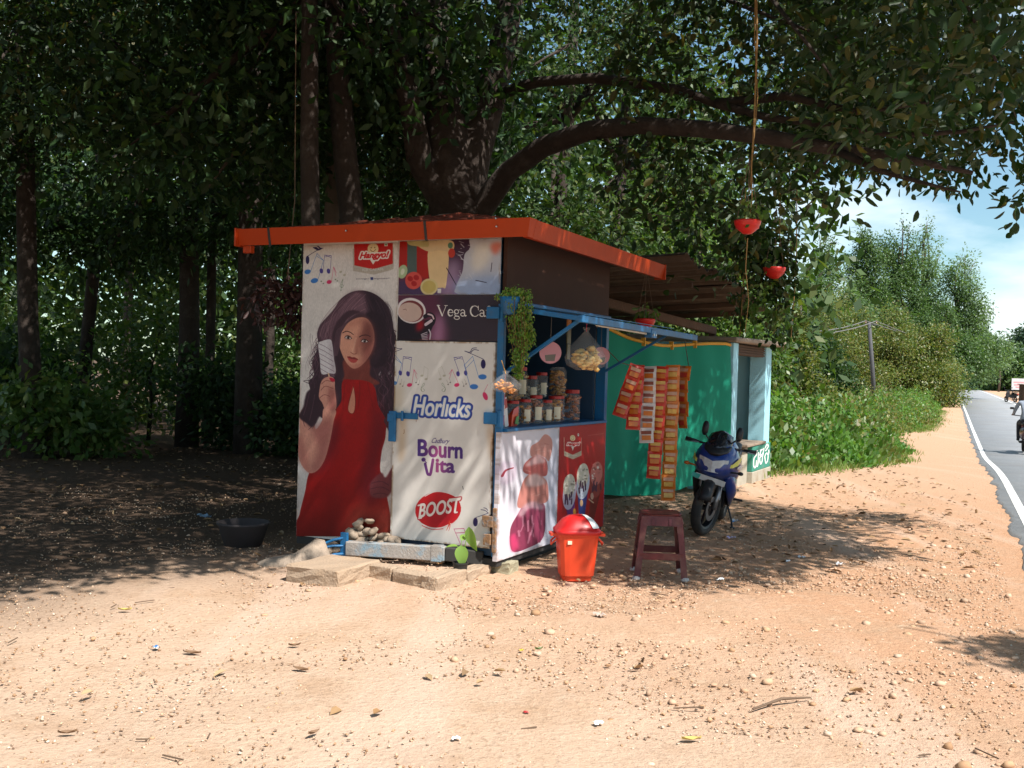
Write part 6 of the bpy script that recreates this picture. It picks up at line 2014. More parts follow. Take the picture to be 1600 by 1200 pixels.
# ---- hanging bags, discs
def film_bag(name, pos, lab, blobs, goods, size, nn, neck, grp=None):
    t = empty(name, pos, lab, 'snack bag', grp, rz=SITE_RZ)
    P_ = blob_points(blobs, nn)
    tag(link('contents', stones_mesh('contents', P_, RNG.uniform(.7, 1.2, nn) * size), gm[goods], t), kind='stuff')
    b = MB()
    rings = []
    for r, z in neck:
        rings.append([(r * 1.12 * math.cos(q) * (1 + .12 * math.sin(5 * q + z * 20)), r * .8 * math.sin(q), z) for q in [2 * PI * k / 18 for k in range(18)]])
    b.loft(rings, caps=False)
    b.build('bag_film', m_clear, t, smooth=True)
    return t
t = film_bag('crisps_bag', site(.60, -.42, 1.52), 'clear bag of pale orange crisps hanging from the flap by a pink string', [(-.06, 0, .06, .13, .08, .06), (.09, 0, .05, .11, .08, .06), (.02, 0, .1, .12, .07, .06)], 'crisps', .062, 110, [(.09, -.012), (.17, .02), (.19, .08), (.15, .16), (.07, .23), (.02, .28), (.035, .31)])
MB().tube([(0, 0, .28), (.005, 0, .34), (.0, -.02, .35)], .003, 5).build('string', pm('pink_string', (.5, .04, .1), rough=.6), t)
t = film_bag('snack_bag', S(790, 600, 7.15), 'clear bag of orange snacks tied to the corner post below the fern', [(-.04, 0, -.01, .07, .05, .035), (.06, 0, -.03, .06, .04, .03)], 'orange', .03, 90, [(.07, -.055), (.12, -.03), (.125, .0), (.07, .04), (.02, .07), (.03, .09)])
MB().tube([(0, 0, .07), (.03, .05, .16)], .003, 5).build('string', m_hem, t)
m_pinkd = pm('pale_pink_board', (.56, .26, .30), rough=.5, var=.12)
m_maskg = pm('grey_print', (.16, .15, .13), rough=.6)
for (px, py, Y, rr, lab) in ((860, 551, 7.9, .083, 'round pink disc with dark cup print hanging inside the hatch'), (939, 556, 8.9, .075, 'round pink disc in shadow near the far hatch post')):
    t = empty('hanging_disc', S(px, py, Y), lab, 'hanging disc', 'round discs hanging in the hatch', rz=-.1)
    MB().lathe([(.001, -.004), (rr, -.004), (rr, .004), (.001, .004)], 24, axis='y').build('disc', m_pinkd, t)
    b = MB().add([(-.5 * rr, -.0055, -.02), (.5 * rr, -.0055, -.01), (.4 * rr, -.0055, -.75 * rr), (-.4 * rr, -.0055, -.78 * rr)], [(0, 1, 2, 3)])
    b.build('disc_print', m_maskg, t)
    MB().tube([(0, 0, rr), (0, .01, rr + .22)], .002, 5).build('string', m_maskg, t)
t = empty('hanging_sachets', S(888, 545, 8.1), 'dark sachet strip with orange top card hanging behind the crisps', 'sachets', rz=SITE_RZ)
MB().box(-.035, .035, -.005, .005, .04, .16).build('sachet', pm('olive_sachet', (.09, .08, .03), rough=.4, var=.4, scale=30), t)
MB().box(-.033, .033, -.006, .006, .165, .225).build('top_card', pm('orange_card', (.45, .18, .05), rough=.5, var=.3, scale=20), t)
MB().box(-.028, .028, -.005, .005, -.08, .035).build('sachet', pm('olive_sachet', (.09, .08, .03)), t)

# ---- strips of snack packets hanging before the tarpaulin
m_pred = pm('red_packet_foil', (.55, .035, .015), rough=.32, var=.25, scale=18, spec=.5)
m_porg = pm('orange_packet_foil', (.62, .17, .02), rough=.32, var=.2, scale=18, spec=.5)
m_pwht = pm('white_packet_foil', (.66, .58, .54), rough=.32, var=.12, scale=18, spec=.5)
m_pyel = pm('yellow_print', (.70, .42, .10), rough=.4, var=.3, scale=40)
m_pink_ = pm('pale_packet_print', (.62, .36, .24), rough=.4, var=.3, scale=40)
m_pdk = pm('dark_packet_print', (.22, .05, .03), rough=.4)
def packet_mesh(name, w, h, d=.018):
    b = MB()
    rows = []
    for j, (fz, fd) in enumerate(((0, .06), (.08, .12), (.3, .9), (.55, 1.0), (.8, .7), (.93, .12), (1.0, .06))):
        rows.append([(w * (u - .5) * (1 - .04 * fd), -d * fd * (math.sin(PI * min(max(u, .02), .98)) ** .6), h * fz) for u in (0, .2, .5, .8, 1)])
    back = [[(p[0], d * .5 * (1 if 0 < j < 6 else .06) * math.sin(PI * min(max(u, .02), .98)), p[2]) for p, u in zip(r, (0, .2, .5, .8, 1))] for j, r in enumerate(rows)]
    b.loft([r + bk[::-1] for r, bk in zip(rows, back)])
    return b.mesh(name)
def print_mesh(name, w, h, d, z0, z1, k):
    b = MB()
    b.loft([[(w * (u - .5) * k, -d - .0015 - .002 * math.sin(PI * u), z) for u in (0, .5, 1)] for z in (h * z0, h * (z0 + z1) / 2, h * z1)], closed=False)
    return b.mesh(name)
PW, PH = .134, .142
pk = packet_mesh('snack_packet', PW, PH)
pr1 = print_mesh('packet_picture', PW, PH, .0185, .22, .52, .62)
pr2 = print_mesh('packet_brand', PW, PH, .0175, .60, .82, .7)
PKM, PRM = {}, {}
strips = [
    # px top, py top, depth, n, sway dx per packet, material, print materials, label
    (988, 574, 9.55, 4, -.036, m_pred, (m_porg, m_pink_), 'leftmost strip of red snack packets, short and swung to the left'),
    (996, 575, 9.62, 5, -.006, m_pred, (m_porg, m_pyel), 'second strip of red snack packets, next to the white one'),
    (1015, 577, 9.68, 6, -.001, m_pwht, (m_porg, m_pdk), 'strip of white snack packets with orange pictures'),
    (1034, 577, 9.75, 9, -.006, m_pred, (m_porg, m_pyel), 'long strip of red snack packets right of the white one'),
    (1052, 575, 9.82, 11, -.001, m_porg, (m_pyel, m_pink_), 'longest strip of orange snack packets at the right'),
    (1068, 576, 10.0, 5, .006, m_porg, (m_pred, m_pink_), 'rightmost short strip of orange red packets turned sideways'),
]
PH2 = .1135
for i, (px, py, Y, nn, sw, mt, pr, lab) in enumerate(strips):
    p0 = S(px, py, Y)
    t = empty('packet_strip', p0, lab, 'snack packets', 'strips of snack packets hung before the tarpaulin', rz=-.25 if i < 5 else -.9)
    for k in range(nn):
        for key, src, m_ in (('p', pk, mt), ('a', pr1, pr[0]), ('b', pr2, pr[1])):
            if (key, m_.name) not in PKM:
                me = src.copy()
                me.materials.clear()
                me.materials.append(m_)
                PKM[key, m_.name] = me
        o = link('snack_packet', PKM['p', mt.name], None, t, loc=(sw * k, random.uniform(-.012, .012), -PH2 * (k + 1)))
        o.rotation_euler = (random.uniform(-.16, .16), (.30 if i == 0 else 0) + random.uniform(-.05, .05), random.uniform(-.2, .2))
        link('packet_picture', PKM['a', pr[0].name], None, o)
        link('packet_brand', PKM['b', pr[1].name], None, o)
t = empty('hanging_line', site(2.3, -.06, 1.6), 'thin sagging cord holding the snack packet strips', 'cord')
a, c = S(968, 566, 9.4), S(1076, 572, 10.05)
md = S(1020, 578, 9.7)
o_ = np.array(t.location)
MB().tube([a - o_, (a + md) / 2 - o_ - np.array([0, 0, .01]), md - o_, (md + c) / 2 - o_ - np.array([0, 0, .01]), c - o_, site(6.2, .5, 2.05) - o_], .004, 5).build('cord', m_twig, t)
MB().tube([a - o_, site(2.09, -.03, 1.7) - o_], .004, 5).build('cord', m_twig, t)

# ---- red hanging planters
m_redbowl = pm('red_planter_plastic', (.55, .02, .015), rough=.35, var=.1)
def planter(px, py, Y, r, lab, trail, top, nl):
    p = S(px, py, Y)
    t = empty('hanging_planter', p, lab, 'hanging planter', 'red half-bowl planters')
    MB().lathe([(.002, -r * .92), (r * .35, -r * .86), (r * .72, -r * .55), (r * .95, -.02), (r, 0), (r, .012), (r * .93, .012), (r * .85, -.05), (.002, -.06)], 22).build('bowl', m_redbowl, t, smooth=True)
    for a_ in (.3, 2.4, 4.5):
        MB().tube([(r * .95 * math.cos(a_), r * .95 * math.sin(a_), 0), (0, 0, top)], .003, 4).build('hanger_wire', m_twig, t)
    if nl:
        bl = [(0, 0, .05, r * .9, r * .9, .06)] + trail
        C_, D_, N_ = sprays(blob_points(bl, nl), 6, .04, -1.5)
        tag(link('foliage', leaf_mesh('foliage', C_, D_, N_, RNG.uniform(.045, .085, len(C_)), RNG.uniform(.03, .055, len(C_)), detail=2), m_lbright, t), kind='stuff')
    return t
planter(1168, 347, 8.2, .105, 'upper red half-bowl planter hanging on the long root before the foliage', [], .5, 7)
planter(1210, 420, 10.3, .11, 'lower right red half-bowl planter half hidden by leaves', [(-.12, 0, -.35, .16, .12, .25), (.1, 0, -.5, .14, .1, .3)], .6, 34)
planter(1008, 500, 10.9, .11, 'red half-bowl planter under the lean-to roof', [], .55, 6)
t = empty('hanging_root', S(1172, 330, 8.2), 'long thin tan aerial root hanging down to the upper red planter', 'aerial root')
o_ = np.array(t.location)
m_root = pm('tan_root', (.30, .17, .06), rough=.8, var=.3)
MB().tube([np.array(p) - o_ for p in W_([(1181, -60, 8.4), (1183, 60, 8.35), (1180, 150, 8.3), (1178, 200, 8.25), (1174, 260, 8.2), (1175, 310, 8.2), (1171, 345, 8.2)])], [.009, .008, .008, .007, .006, .005, .004], 6).build('root', m_root, t)
MB().tube([np.array(p) - o_ for p in W_([(1181, -60, 8.42), (1179, 60, 8.38), (1184, 150, 8.3), (1176, 240, 8.25), (1171, 300, 8.2)])], [.005, .005, .004, .004, .003], 5).build('root', m_root, t)
MB().tube([np.array(p) - o_ for p in W_([(1168, 372, 8.2), (1165, 420, 8.2), (1170, 470, 8.22), (1164, 520, 8.25)])], [.004, .004, .003, .002], 5).build('root', m_root, t)
# trailing creeper below the planters
t = empty('creeper', S(1205, 480, 10.6), 'leafy creeper trailing down between the lean-to roof and the shop', 'creeper')
bl = [(0, 0, .25, .25, .2, .3), (-.3, 0, -.05, .14, .12, .28), (.08, 0, -.1, .14, .12, .3), (-.2, .1, .55, .3, .2, .3), (.08, .1, .5, .14, .2, .3)]
C_, D_, N_ = sprays(blob_points(bl, 190), 6, .07, -1.5)
tag(link('foliage', leaf_mesh('foliage', C_, D_, N_, RNG.uniform(.05, .10, len(C_)), RNG.uniform(.03, .06, len(C_)), detail=2), m_lnear, t), kind='stuff')
for dx in (-.3, .05, .22):
    MB().tube([(dx, 0, 1.2), (dx + .02, 0, .4), (dx - .01, 0, -.3)], .005, 4).build('stem', m_root, t)

# ---- litter
m_paper = pm('white_litter', (.75, .75, .74), rough=.6)
m_lbl = pm('blue_litter', (.06, .20, .45), rough=.4)
m_lil = pm('lilac_litter', (.42, .40, .62), rough=.5)
m_gbag = pm('grey_blue_plastic', (.22, .33, .45), rough=.35)
def scrap(px, py, size, mat, lab, cat='litter', second=None, name='paper_scrap'):
    q = gnd(px, py)
    size = size * .72
    b = MB()
    n_ = 6
    rr = [[(size * (u - .5) + random.uniform(-.2, .2) * size / n_, size * .7 * (v - .5) + random.uniform(-.2, .2) * size / n_, random.uniform(.0, .32) * size) for u in np.linspace(0, 1, n_)] for v in np.linspace(0, 1, 5)]
    b.loft(rr, closed=False)
    if second:
        k = len(b.f)
        b.mi = [1 if (i % 5) > 2 else 0 for i in range(k)]
    o = b.build(name, [mat, second] if second else mat, loc=(q[0], q[1], float(zg(q[0], q[1])) + .012))
    o.rotation_euler = (0, 0, random.uniform(0, 6))
    return tag(o, lab, cat)
scrap(1148, 818, .15, m_paper, 'white and blue crumpled wrapper right of the motorcycle wheel', second=m_lbl)
scrap(1142, 843, .10, m_lil, 'small lilac paper scrap in the shade below the blue wrapper')
scrap(1312, 885, .10, m_paper, 'white cup-like scrap at the right edge of the shade')
scrap(1252, 874, .09, m_paper, 'white scrap in dappled shade left of the shade edge')
scrap(1126, 909, .08, m_paper, 'small white scrap right of the stool foot')
scrap(244, 1016, .06, m_lbl, 'small blue and white wrapper on the sand at left', second=m_paper)
scrap(320, 811, .18, m_gbag, 'blue plastic scrap in deep shade left of the stall', name='plastic_scrap')
scrap(937, 966, .11, pm('clear_grey_film', (.42, .33, .27), rough=.3), 'thin clear film scrap on the gravel before the bin', name='plastic_scrap')
scrap(935, 1136, .06, m_paper, 'white scrap on the gravel near the bottom centre')
scrap(712, 1160, .05, m_paper, 'tiny white scrap left of centre at the bottom')
scrap(822, 1118, .035, m_redcap, 'tiny red scrap on the sand at bottom centre')
scrap(1230, 880, .07, m_paper, 'tiny pale scrap beside the white scrap in shade')
scrap(815, 1020, .04, pm('yellow_litter', (.6, .45, .03), rough=.5), 'tiny yellow scrap on gravel below the bin')
# fallen stick and leaves
q0, q1 = gnd(1176, 1112), gnd(1266, 1095)
tag(MB().tube([(q0[0], q0[1], q0[2] + .012), ((q0[0] + q1[0]) / 2, (q0[1] + q1[1]) / 2 + .012, q0[2] + .03), (q1[0], q1[1], q1[2] + .016)], [.005, .007, .004], 6).build('stick', m_twig), 'thin dry stick lying on the gravel at lower right', 'stick')
def fallen(px, py, L_, mat, lab, rz):
    q = gnd(px, py)
    L_ = L_ * .72
    b = MB()
    b.loft([[(L_ * (t - .5), -w, .012 + .02 * abs(t - .5)), (L_ * (t - .5), 0, .004 + .03 * (t - .5) ** 2), (L_ * (t - .5), w, .014)] for t, w in ((0, .001), (.2, L_ * .16), (.5, L_ * .2), (.8, L_ * .13), (1, .001))], closed=False)
    o = b.build('fallen_leaf', mat, loc=(q[0], q[1], q[2] + .006))
    o.rotation_euler = (0, 0, rz)
    tag(o, lab, 'leaf')
m_yl = pm('yellow_fallen_leaf', (.46, .36, .10), rough=.6)
m_br = pm('brown_fallen_leaf', (.19, .11, .06), rough=.7, var=.3)
fallen(195, 956, .11, m_yl, 'yellow fallen leaf on the sand at left', .1)
fallen(1080, 1160, .12, m_yl, 'yellowish fallen leaf at the bottom right of centre', .2)
fallen(470, 1050, .13, m_br, 'curled brown leaf on the sand below the concrete slab', -.5)
fallen(105, 1150, .10, m_br, 'brown leaf at the bottom left corner', .3)
fallen(300, 1024, .14, m_br, 'long brown leaf right of the blue wrapper', -.2)
fallen(460, 1012, .09, m_br, 'dark leaf fragment above the curled brown leaf', .4)
fallen(490, 1150, .09, m_br, 'brown leaf lying near the bottom left of centre', 1.0)
fallen(842, 1018, .07, pm('green_fallen_leaf', (.10, .16, .04), rough=.5), 'green leaf fallen on the gravel before the bin', .6)

# ================================================================== MOTORCYCLE
m_mblue = pm('bike_blue_paint', (.009, .036, .20), rough=.3, var=.08, scale=6, dirt=(.12, .10, .10), dirt_amt=.3, dscale=6, coat=.5)
m_mblk = pm('bike_black_plastic', (.014, .014, .016), rough=.5, var=.2)
m_tyre = pm('tyre_rubber', (.02, .019, .018), rough=.8, var=.3, dirt=(.12, .085, .06), dirt_amt=.5, dscale=8)
m_rim = pm('bike_dark_alloy', (.03, .03, .035), rough=.4, metal=.6)
m_alu = pm('bike_grey_alloy', (.26, .26, .27), rough=.4, metal=.8)
m_lens = pm('headlamp_lens', (.55, .58, .60), rough=.08, var=.3, scale=25, spec=.8)
m_yst = pm('bike_yellow_stripe', (.62, .58, .10), rough=.35)
m_silver = pm('bike_silver_stripe', (.52, .53, .55), rough=.35)
m_screen = pm('bike_smoke_screen', (.012, .012, .016), rough=.12, spec=.6)
m_amber = pm('amber_lamp', (.45, .12, .02), rough=.3)
m_plate = pm('number_plate', (.50, .50, .48), rough=.5, dirt=(.2, .16, .12), dirt_amt=.5)
m_teal = pm('teal_bracket', (.03, .30, .25), rough=.5)
m_seatb = pm('seat_vinyl', (.018, .018, .018), rough=.6, bump=.1)

def ellring(x, cy, cz, ry, rz, n=14, p=2.4, tilt=0.0):
    out = []
    for k in range(n):
        t = 2 * PI * k / n
        c, s_ = math.cos(t), math.sin(t)
        q = (abs(c) ** p + abs(s_) ** p) ** (-1 / p)
        out.append((x + tilt * rz * q * s_, cy + ry * q * c, cz + rz * q * s_))
    return out

def wheel(name, root, c, R_, tw, spokes=5, disc=True, steer=0.0):
    w = empty(name, c)
    w.parent = root
    w.rotation_euler = (0, 0, steer)
    b = MB()
    prof = []
    for k in range(9):
        t = PI * (k / 8) - PI / 2
        prof.append((R_ - tw * .42 + tw * .42 * math.cos(t), tw / 2 * math.sin(t)))
    prof = [(R_ - tw * .75, -tw * .42)] + prof + [(R_ - tw * .75, tw * .42), (R_ - tw * .75, -tw * .42)]
    b.lathe(prof, 32, axis='y', caps=False)
    b.build('tyre', m_tyre, w, smooth=True)
    b = MB()
    b.lathe([(R_ - tw * .72, -tw * .4), (R_ - tw * .72, tw * .4), (R_ - tw * .95, tw * .3), (R_ - tw * .95, -tw * .3), (R_ - tw * .72, -tw * .4)], 32, axis='y', caps=False)
    b.lathe([(.03, -.045), (.03, .045)], 14, axis='y')
    for k in range(spokes):
        a = 2 * PI * k / spokes
        b.bar((math.cos(a) * .025, 0, math.sin(a) * .025), (math.cos(a) * (R_ - tw * .85), 0, math.sin(a) * (R_ - tw * .85)), .028, .02, up=(0, 1, 0))
    b.build('rim', m_rim, w, smooth=False)
    if disc:
        MB().lathe([(.075, .052), (.13, .052), (.13, .057), (.075, .057), (.075, .052)], 24, axis='y', caps=False).build('brake_disc', m_alu, w)
    return w

def arc_guard(name, root, c, R_, w, a0, a1, mat):
    rows = []
    for i in range(11):
        a = math.radians(a0 + (a1 - a0) * i / 10)
        rows.append([(c[0] + (R_ + rr) * math.cos(a), c[1] + yy_, c[2] + (R_ + rr) * math.sin(a)) for yy_, rr in ((-w, -.045), (-w * .8, 0), (-w * .3, .018), (w * .3, .018), (w * .8, 0), (w, -.045), (w * .76, -.008), (0, .008), (-w * .76, -.008))])
    return MB().loft(rows).build(name, mat, root, smooth=True)

def make_motorcycle(pos, heading, lean, steer):
    root = empty('motorcycle', pos, 'blue and black sports motorcycle leaning on its stand before the green tarpaulin', 'motorcycle')
    root.rotation_mode = 'QUATERNION'
    root.rotation_quaternion = (Matrix.Rotation(heading, 4, 'Z') @ Matrix.Rotation(lean, 4, 'X')).to_quaternion()
    root.scale = (.88, .88, .88)
    FX, RZ_ = 1.33, .30
    wheel('front_wheel', root, (FX, 0, RZ_), .30, .105, 5, True, steer)
    wheel('rear_wheel', root, (0, 0, RZ_), .30, .13, 5, True)
    for s_ in (-1, 1):
        f = MB().tube([(FX, s_ * .085, .30), (FX - .10, s_ * .085, .56)], [.026, .026], 10)
        f.tube([(FX - .10, s_ * .085, .56), (FX - .235, s_ * .085, .88)], [.019, .019], 10)
        f.build('fork_leg', m_rim if s_ < 0 else m_alu, root, smooth=True)
        MB().box(FX - .095, FX - .06, s_ * .111 - .004, s_ * .111 + .004, .40, .60).build('fork_reflector', m_silver, root)
    arc_guard('front_mudguard', root, (FX, 0, RZ_), .325, .07, 20, 140, m_mblk)
    # front fairing with nose
    b = MB()
    st = [(1.50, .79, .05, .05), (1.475, .80, .12, .10), (1.42, .81, .175, .155), (1.33, .82, .215, .195), (1.20, .80, .24, .21), (1.06, .76, .25, .23), (.92, .71, .235, .22), (.84, .68, .2, .17)]
    b.loft([ellring(x, 0, z, ry, rz, 18, 2.2, -.28) for x, z, ry, rz in st])
    b.build('fairing', m_mblue, root, smooth=True)
    # lower side cowls
    for s_ in (-1, 1):
        b = MB()
        rows = []
        for x, z0, z1, y in ((1.28, .60, .72, .17), (1.15, .44, .70, .205), (1.0, .34, .66, .215), (.80, .30, .60, .20), (.62, .32, .50, .17)):
            rows.append([(x, s_ * y, z1), (x, s_ * (y + .025), (z0 + z1) / 2), (x, s_ * (y - .02), z0), (x, s_ * (y - .05), z0 + .02), (x, s_ * (y - .03), z1 - .01)])
        b.loft(rows)
        b.build('side_cowl', m_mblk if s_ < 0 else m_mblue, root, smooth=True)
        b = MB()
        b.loft([[(1.475, s_ * .10, .76), (1.475, s_ * .075, .735)], [(1.40, s_ * .196, .815), (1.40, s_ * .199, .775)], [(1.30, s_ * .233, .865), (1.30, s_ * .240, .80)], [(1.18, s_ * .246, .885), (1.18, s_ * .250, .85)]], closed=False)
        b.build('side_stripe', m_yst, root)
        b = MB()
        b.loft([[(1.30, s_ * .238, .785), (1.30, s_ * .236, .765)], [(1.15, s_ * .254, .80), (1.15, s_ * .256, .75)], [(1.02, s_ * .2575, .80), (1.02, s_ * .2575, .77)]], closed=False)
        b.build('side_stripe', m_silver, root)
    # headlamp: twin angular lens under a brow
    b = MB()
    for s_ in (-1, 1):
        b.add([(1.515, s_ * .0, .70), (1.535, s_ * .0, .82), (1.505, s_ * .10, .845), (1.45, s_ * .155, .85), (1.44, s_ * .15, .80), (1.49, s_ * .07, .70), (1.40, s_ * .008, .70), (1.40, s_ * .15, .84)],
              [(0, 1, 2, 5), (2, 3, 4, 5), (0, 5, 6), (2, 1, 7), (3, 2, 7), (4, 3, 7), (5, 4, 7, 6)])
    b.build('headlight', m_lens, root)
    MB().loft([ellring(1.49, 0, .895, .06, .022, 12), ellring(1.40, 0, .925, .13, .03, 12), ellring(1.28, 0, .965, .15, .03, 12)]).build('headlight_brow', m_mblk, root, smooth=True)
    b = MB()
    rows = []
    for x, z, w in ((1.42, .94, .09), (1.36, 1.00, .125), (1.28, 1.06, .135), (1.20, 1.11, .12), (1.16, 1.125, .08)):
        rows.append([(x - .06 * abs(u) ** 2, u * w, z - .035 * u * u) for u in (-1, -.6, -.2, .2, .6, 1)] + [(x - .012 - .06 * abs(u) ** 2, u * w, z - .012 - .035 * u * u) for u in (1, .6, .2, -.2, -.6, -1)])
    b.loft(rows)
    b.build('windscreen', m_screen, root, smooth=True)
    MB().box(1.2, 1.3, -.11, .11, .93, 1.02).build('instrument_panel', m_mblk, root, bevel=.015)
    # tank, seat, tail
    MB().loft([ellring(1.08, 0, .82, .09, .07), ellring(1.0, 0, .88, .15, .12), ellring(.85, 0, .89, .17, .14), ellring(.70, 0, .84, .14, .11), ellring(.60, 0, .79, .09, .06)]).build('fuel_tank', m_mblue, root, smooth=True)
    MB().loft([ellring(.66, 0, .80, .10, .03), ellring(.50, 0, .785, .135, .035), ellring(.30, 0, .80, .14, .04), ellring(.18, 0, .87, .12, .045), ellring(-.10, 0, .90, .10, .04), ellring(-.22, 0, .90, .06, .02)]).build('seat', m_seatb, root, smooth=True)
    MB().loft([ellring(.55, 0, .68, .11, .08), ellring(.25, 0, .73, .13, .08), ellring(-.05, 0, .82, .11, .06), ellring(-.32, 0, .88, .05, .03)]).build('tail_fairing', m_mblue, root, smooth=True)
    b = MB().box(.02 - .30, .02 - .26, -.09, .09, .52, .66).bar((-.22, 0, .85), (-.30, 0, .60), .03, .12)
    b.build('tail_hugger', m_mblk, root)
    # engine and frame
    b = MB().box(.52, .92, -.13, .13, .28, .46)
    for k in range(7):
        b.box(.78 + k * .004, 1.0, -.10, .10, .47 + k * .028, .485 + k * .028)
    b.lathe([(.001, -.17), (.09, -.17), (.1, -.13)], 16, (.66, 0, .37), axis='y')
    b.lathe([(.1, .13), (.09, .17), (.001, .17)], 16, (.66, 0, .37), axis='y')
    b.build('engine', m_rim, root, bevel=.008)
    b = MB()
    for s_ in (-1, 1):
        b.bar((1.10, s_ * .08, .84), (.55, s_ * .14, .50), .03, .06)
        b.bar((.5, s_ * .1, .5), (.0, s_ * .10, .30), .025, .05)
        b.bar((.55, s_ * .12, .62), (-.1, s_ * .1, .82), .025, .03)
    b.build('frame', m_mblk, root)
    MB().tube([(.98, -.05, .46), (1.02, -.10, .30), (.7, -.15, .20), (.3, -.17, .24)], .02, 10).tube([(.3, -.17, .24), (.12, -.18, .32), (-.18, -.19, .46)], [.035, .05, .045], 12).build('exhaust', m_rim, root, smooth=True)
    # bars, mirrors, levers, indicators
    MB().tube([(1.13, -.36, .965), (1.17, -.2, .955), (1.16, 0, .95), (1.17, .2, .955), (1.13, .36, .965)], .012, 8).build('handlebar', m_mblk, root, smooth=True)
    for s_ in (-1, 1):
        MB().tube([(1.16, s_ * .25, .958), (1.12, s_ * .38, .966)], [.018, .019], 10).build('grip', m_mblk, root, smooth=True)
        MB().tube([(1.19, s_ * .22, .955), (1.22, s_ * .30, .95), (1.17, s_ * .38, .945)], .006, 6).build('lever', m_alu, root)
        mr = MB().tube([(1.24, s_ * .11, 1.0), (1.25, s_ * .15, 1.04), (1.23, s_ * .17, 1.07)], .008, 6).build('mirror_stalk', m_mblk, root)
        MB().loft([ellring(1.235, s_ * .175, 1.10, .02, .04, 12, 2.8), ellring(1.215, s_ * .18, 1.115, .034, .075, 12, 2.8), ellring(1.20, s_ * .183, 1.12, .035, .076, 12, 2.8)]).build('mirror', m_mblk, root, smooth=True)
        MB().tube([(1.36, s_ * .16, .72), (1.36, s_ * .27, .73)], .01, 6).ball((1.36, s_ * .285, .73), .026, 10, sc=(1, 1.2, .8)).build('indicator', m_amber if s_ < 0 else m_mblk, root, smooth=True)
        MB().tube([(.48, s_ * .12, .34), (.46, s_ * .27, .34)], .014, 8).build('footpeg', m_mblk, root)
    MB().box(1.455, 1.463, -.16, .16, .585, .645, rot=Matrix.Rotation(-.12, 3, 'X'), ctr=(1.46, 0, .615)).build('number_plate', m_plate, root, bevel=.003)
    MB().add([(1.47, -.19, .66), (1.47, -.10, .65), (1.47, -.12, .60), (1.47, -.20, .62), (1.462, -.19, .66), (1.462, -.10, .65), (1.462, -.12, .60), (1.462, -.20, .62)], [(0, 1, 2, 3), (7, 6, 5, 4), (0, 4, 5, 1), (1, 5, 6, 2), (2, 6, 7, 3), (3, 7, 4, 0)]).build('plate_bracket', m_teal, root)
    MB().tube([(.52, .11, .30), (.56, .20, .12), (.60, .23, .042)], .011, 8).box(.57, .64, .21, .26, .035, .045).build('side_stand', m_mblk, root)
    return root
fc = np.array([1.80, 9.76])
ang = math.radians(19)
hd = np.array([-math.sin(ang), -math.cos(ang)])
rc = fc - hd * 1.33 * .88
make_motorcycle((rc[0], rc[1], float(zg(rc[0], rc[1])) + .005), math.atan2(hd[1], hd[0]), math.radians(-9), math.radians(-15))

# ================================================================== SCOOTER WITH RIDER ON THE ROAD
m_sgrey = pm('scooter_dark_red', (.10, .035, .035), rough=.4, var=.15, coat=.3)
m_tail = pm('red_tail_lamp', (.40, .02, .02), rough=.25)
m_shirt = pm('pale_blue_shirt', (.27, .31, .37), rough=.85, var=.12, scale=9, bump=.3, bscale=14)
m_trous = pm('dark_trousers', (.035, .04, .055), rough=.85, var=.2)
m_skin = pm('brown_skin', (.20, .10, .06), rough=.55, var=.1)
m_hair = pm('black_hair', (.012, .010, .009), rough=.6)
def scooter(pos, heading, label, group=None, col=None, name='scooter'):
    root = empty(name, pos, label, 'scooter', group, rz=heading)
    wheel('front_wheel', root, (1.24, 0, .24), .24, .09, 5, False)
    wheel('rear_wheel', root, (0, 0, .24), .24, .10, 5, False)
    c = col or m_sgrey
    MB().loft([ellring(.62, 0, .52, .12, .16), ellring(.35, 0, .55, .17, .19), ellring(.0, 0, .58, .17, .16), ellring(-.28, 0, .63, .10, .09), ellring(-.36, 0, .65, .04, .04)]).build('body', c, root, smooth=True)
    MB().loft([ellring(.64, 0, .76, .10, .03), ellring(.40, 0, .77, .14, .045), ellring(.0, 0, .80, .14, .045), ellring(-.30, 0, .80, .09, .03)]).build('seat', m_seatb, root, smooth=True)
    MB().loft([ellring(1.02, 0, .42, .16, .05), ellring(1.05, 0, .62, .20, .06), ellring(1.02, 0, .85, .14, .07)]).build('leg_shield', c, root, smooth=True)
    MB().box(.55, 1.05, -.15, .15, .26, .31).build('footboard', m_mblk, root, bevel=.01)
    MB().tube([(1.24, 0, .24), (1.12, 0, .6), (1.02, 0, .95)], .025, 8).build('fork', m_rim, root)
    MB().tube([(.98, -.34, 1.0), (1.02, -.12, .98), (1.02, .12, .98), (.98, .34, 1.0)], .014, 8).build('handlebar', m_mblk, root)
    arc_guard('front_mudguard', root, (1.24, 0, .24), .26, .07, 20, 150, c)
    for s_ in (-1, 1):
        MB().tube([(1.0, s_ * .25, 1.0), (1.02, s_ * .30, 1.16)], .006, 6).box(1.0, 1.015, s_ * .33 - .05, s_ * .33 + .05, 1.15, 1.21).build('mirror', m_mblk, root, bevel=.004)
    MB().box(-.385, -.35, -.09, .09, .66, .72).build('tail_lamp', m_tail, root, bevel=.01)
    MB().box(-.37, -.362, -.09, .09, .42, .54).build('number_plate', m_plate, root)
    MB().tube([(.1, -.17, .26), (-.3, -.19, .34)], [.035, .05], 10).build('exhaust', m_rim, root)
    return root
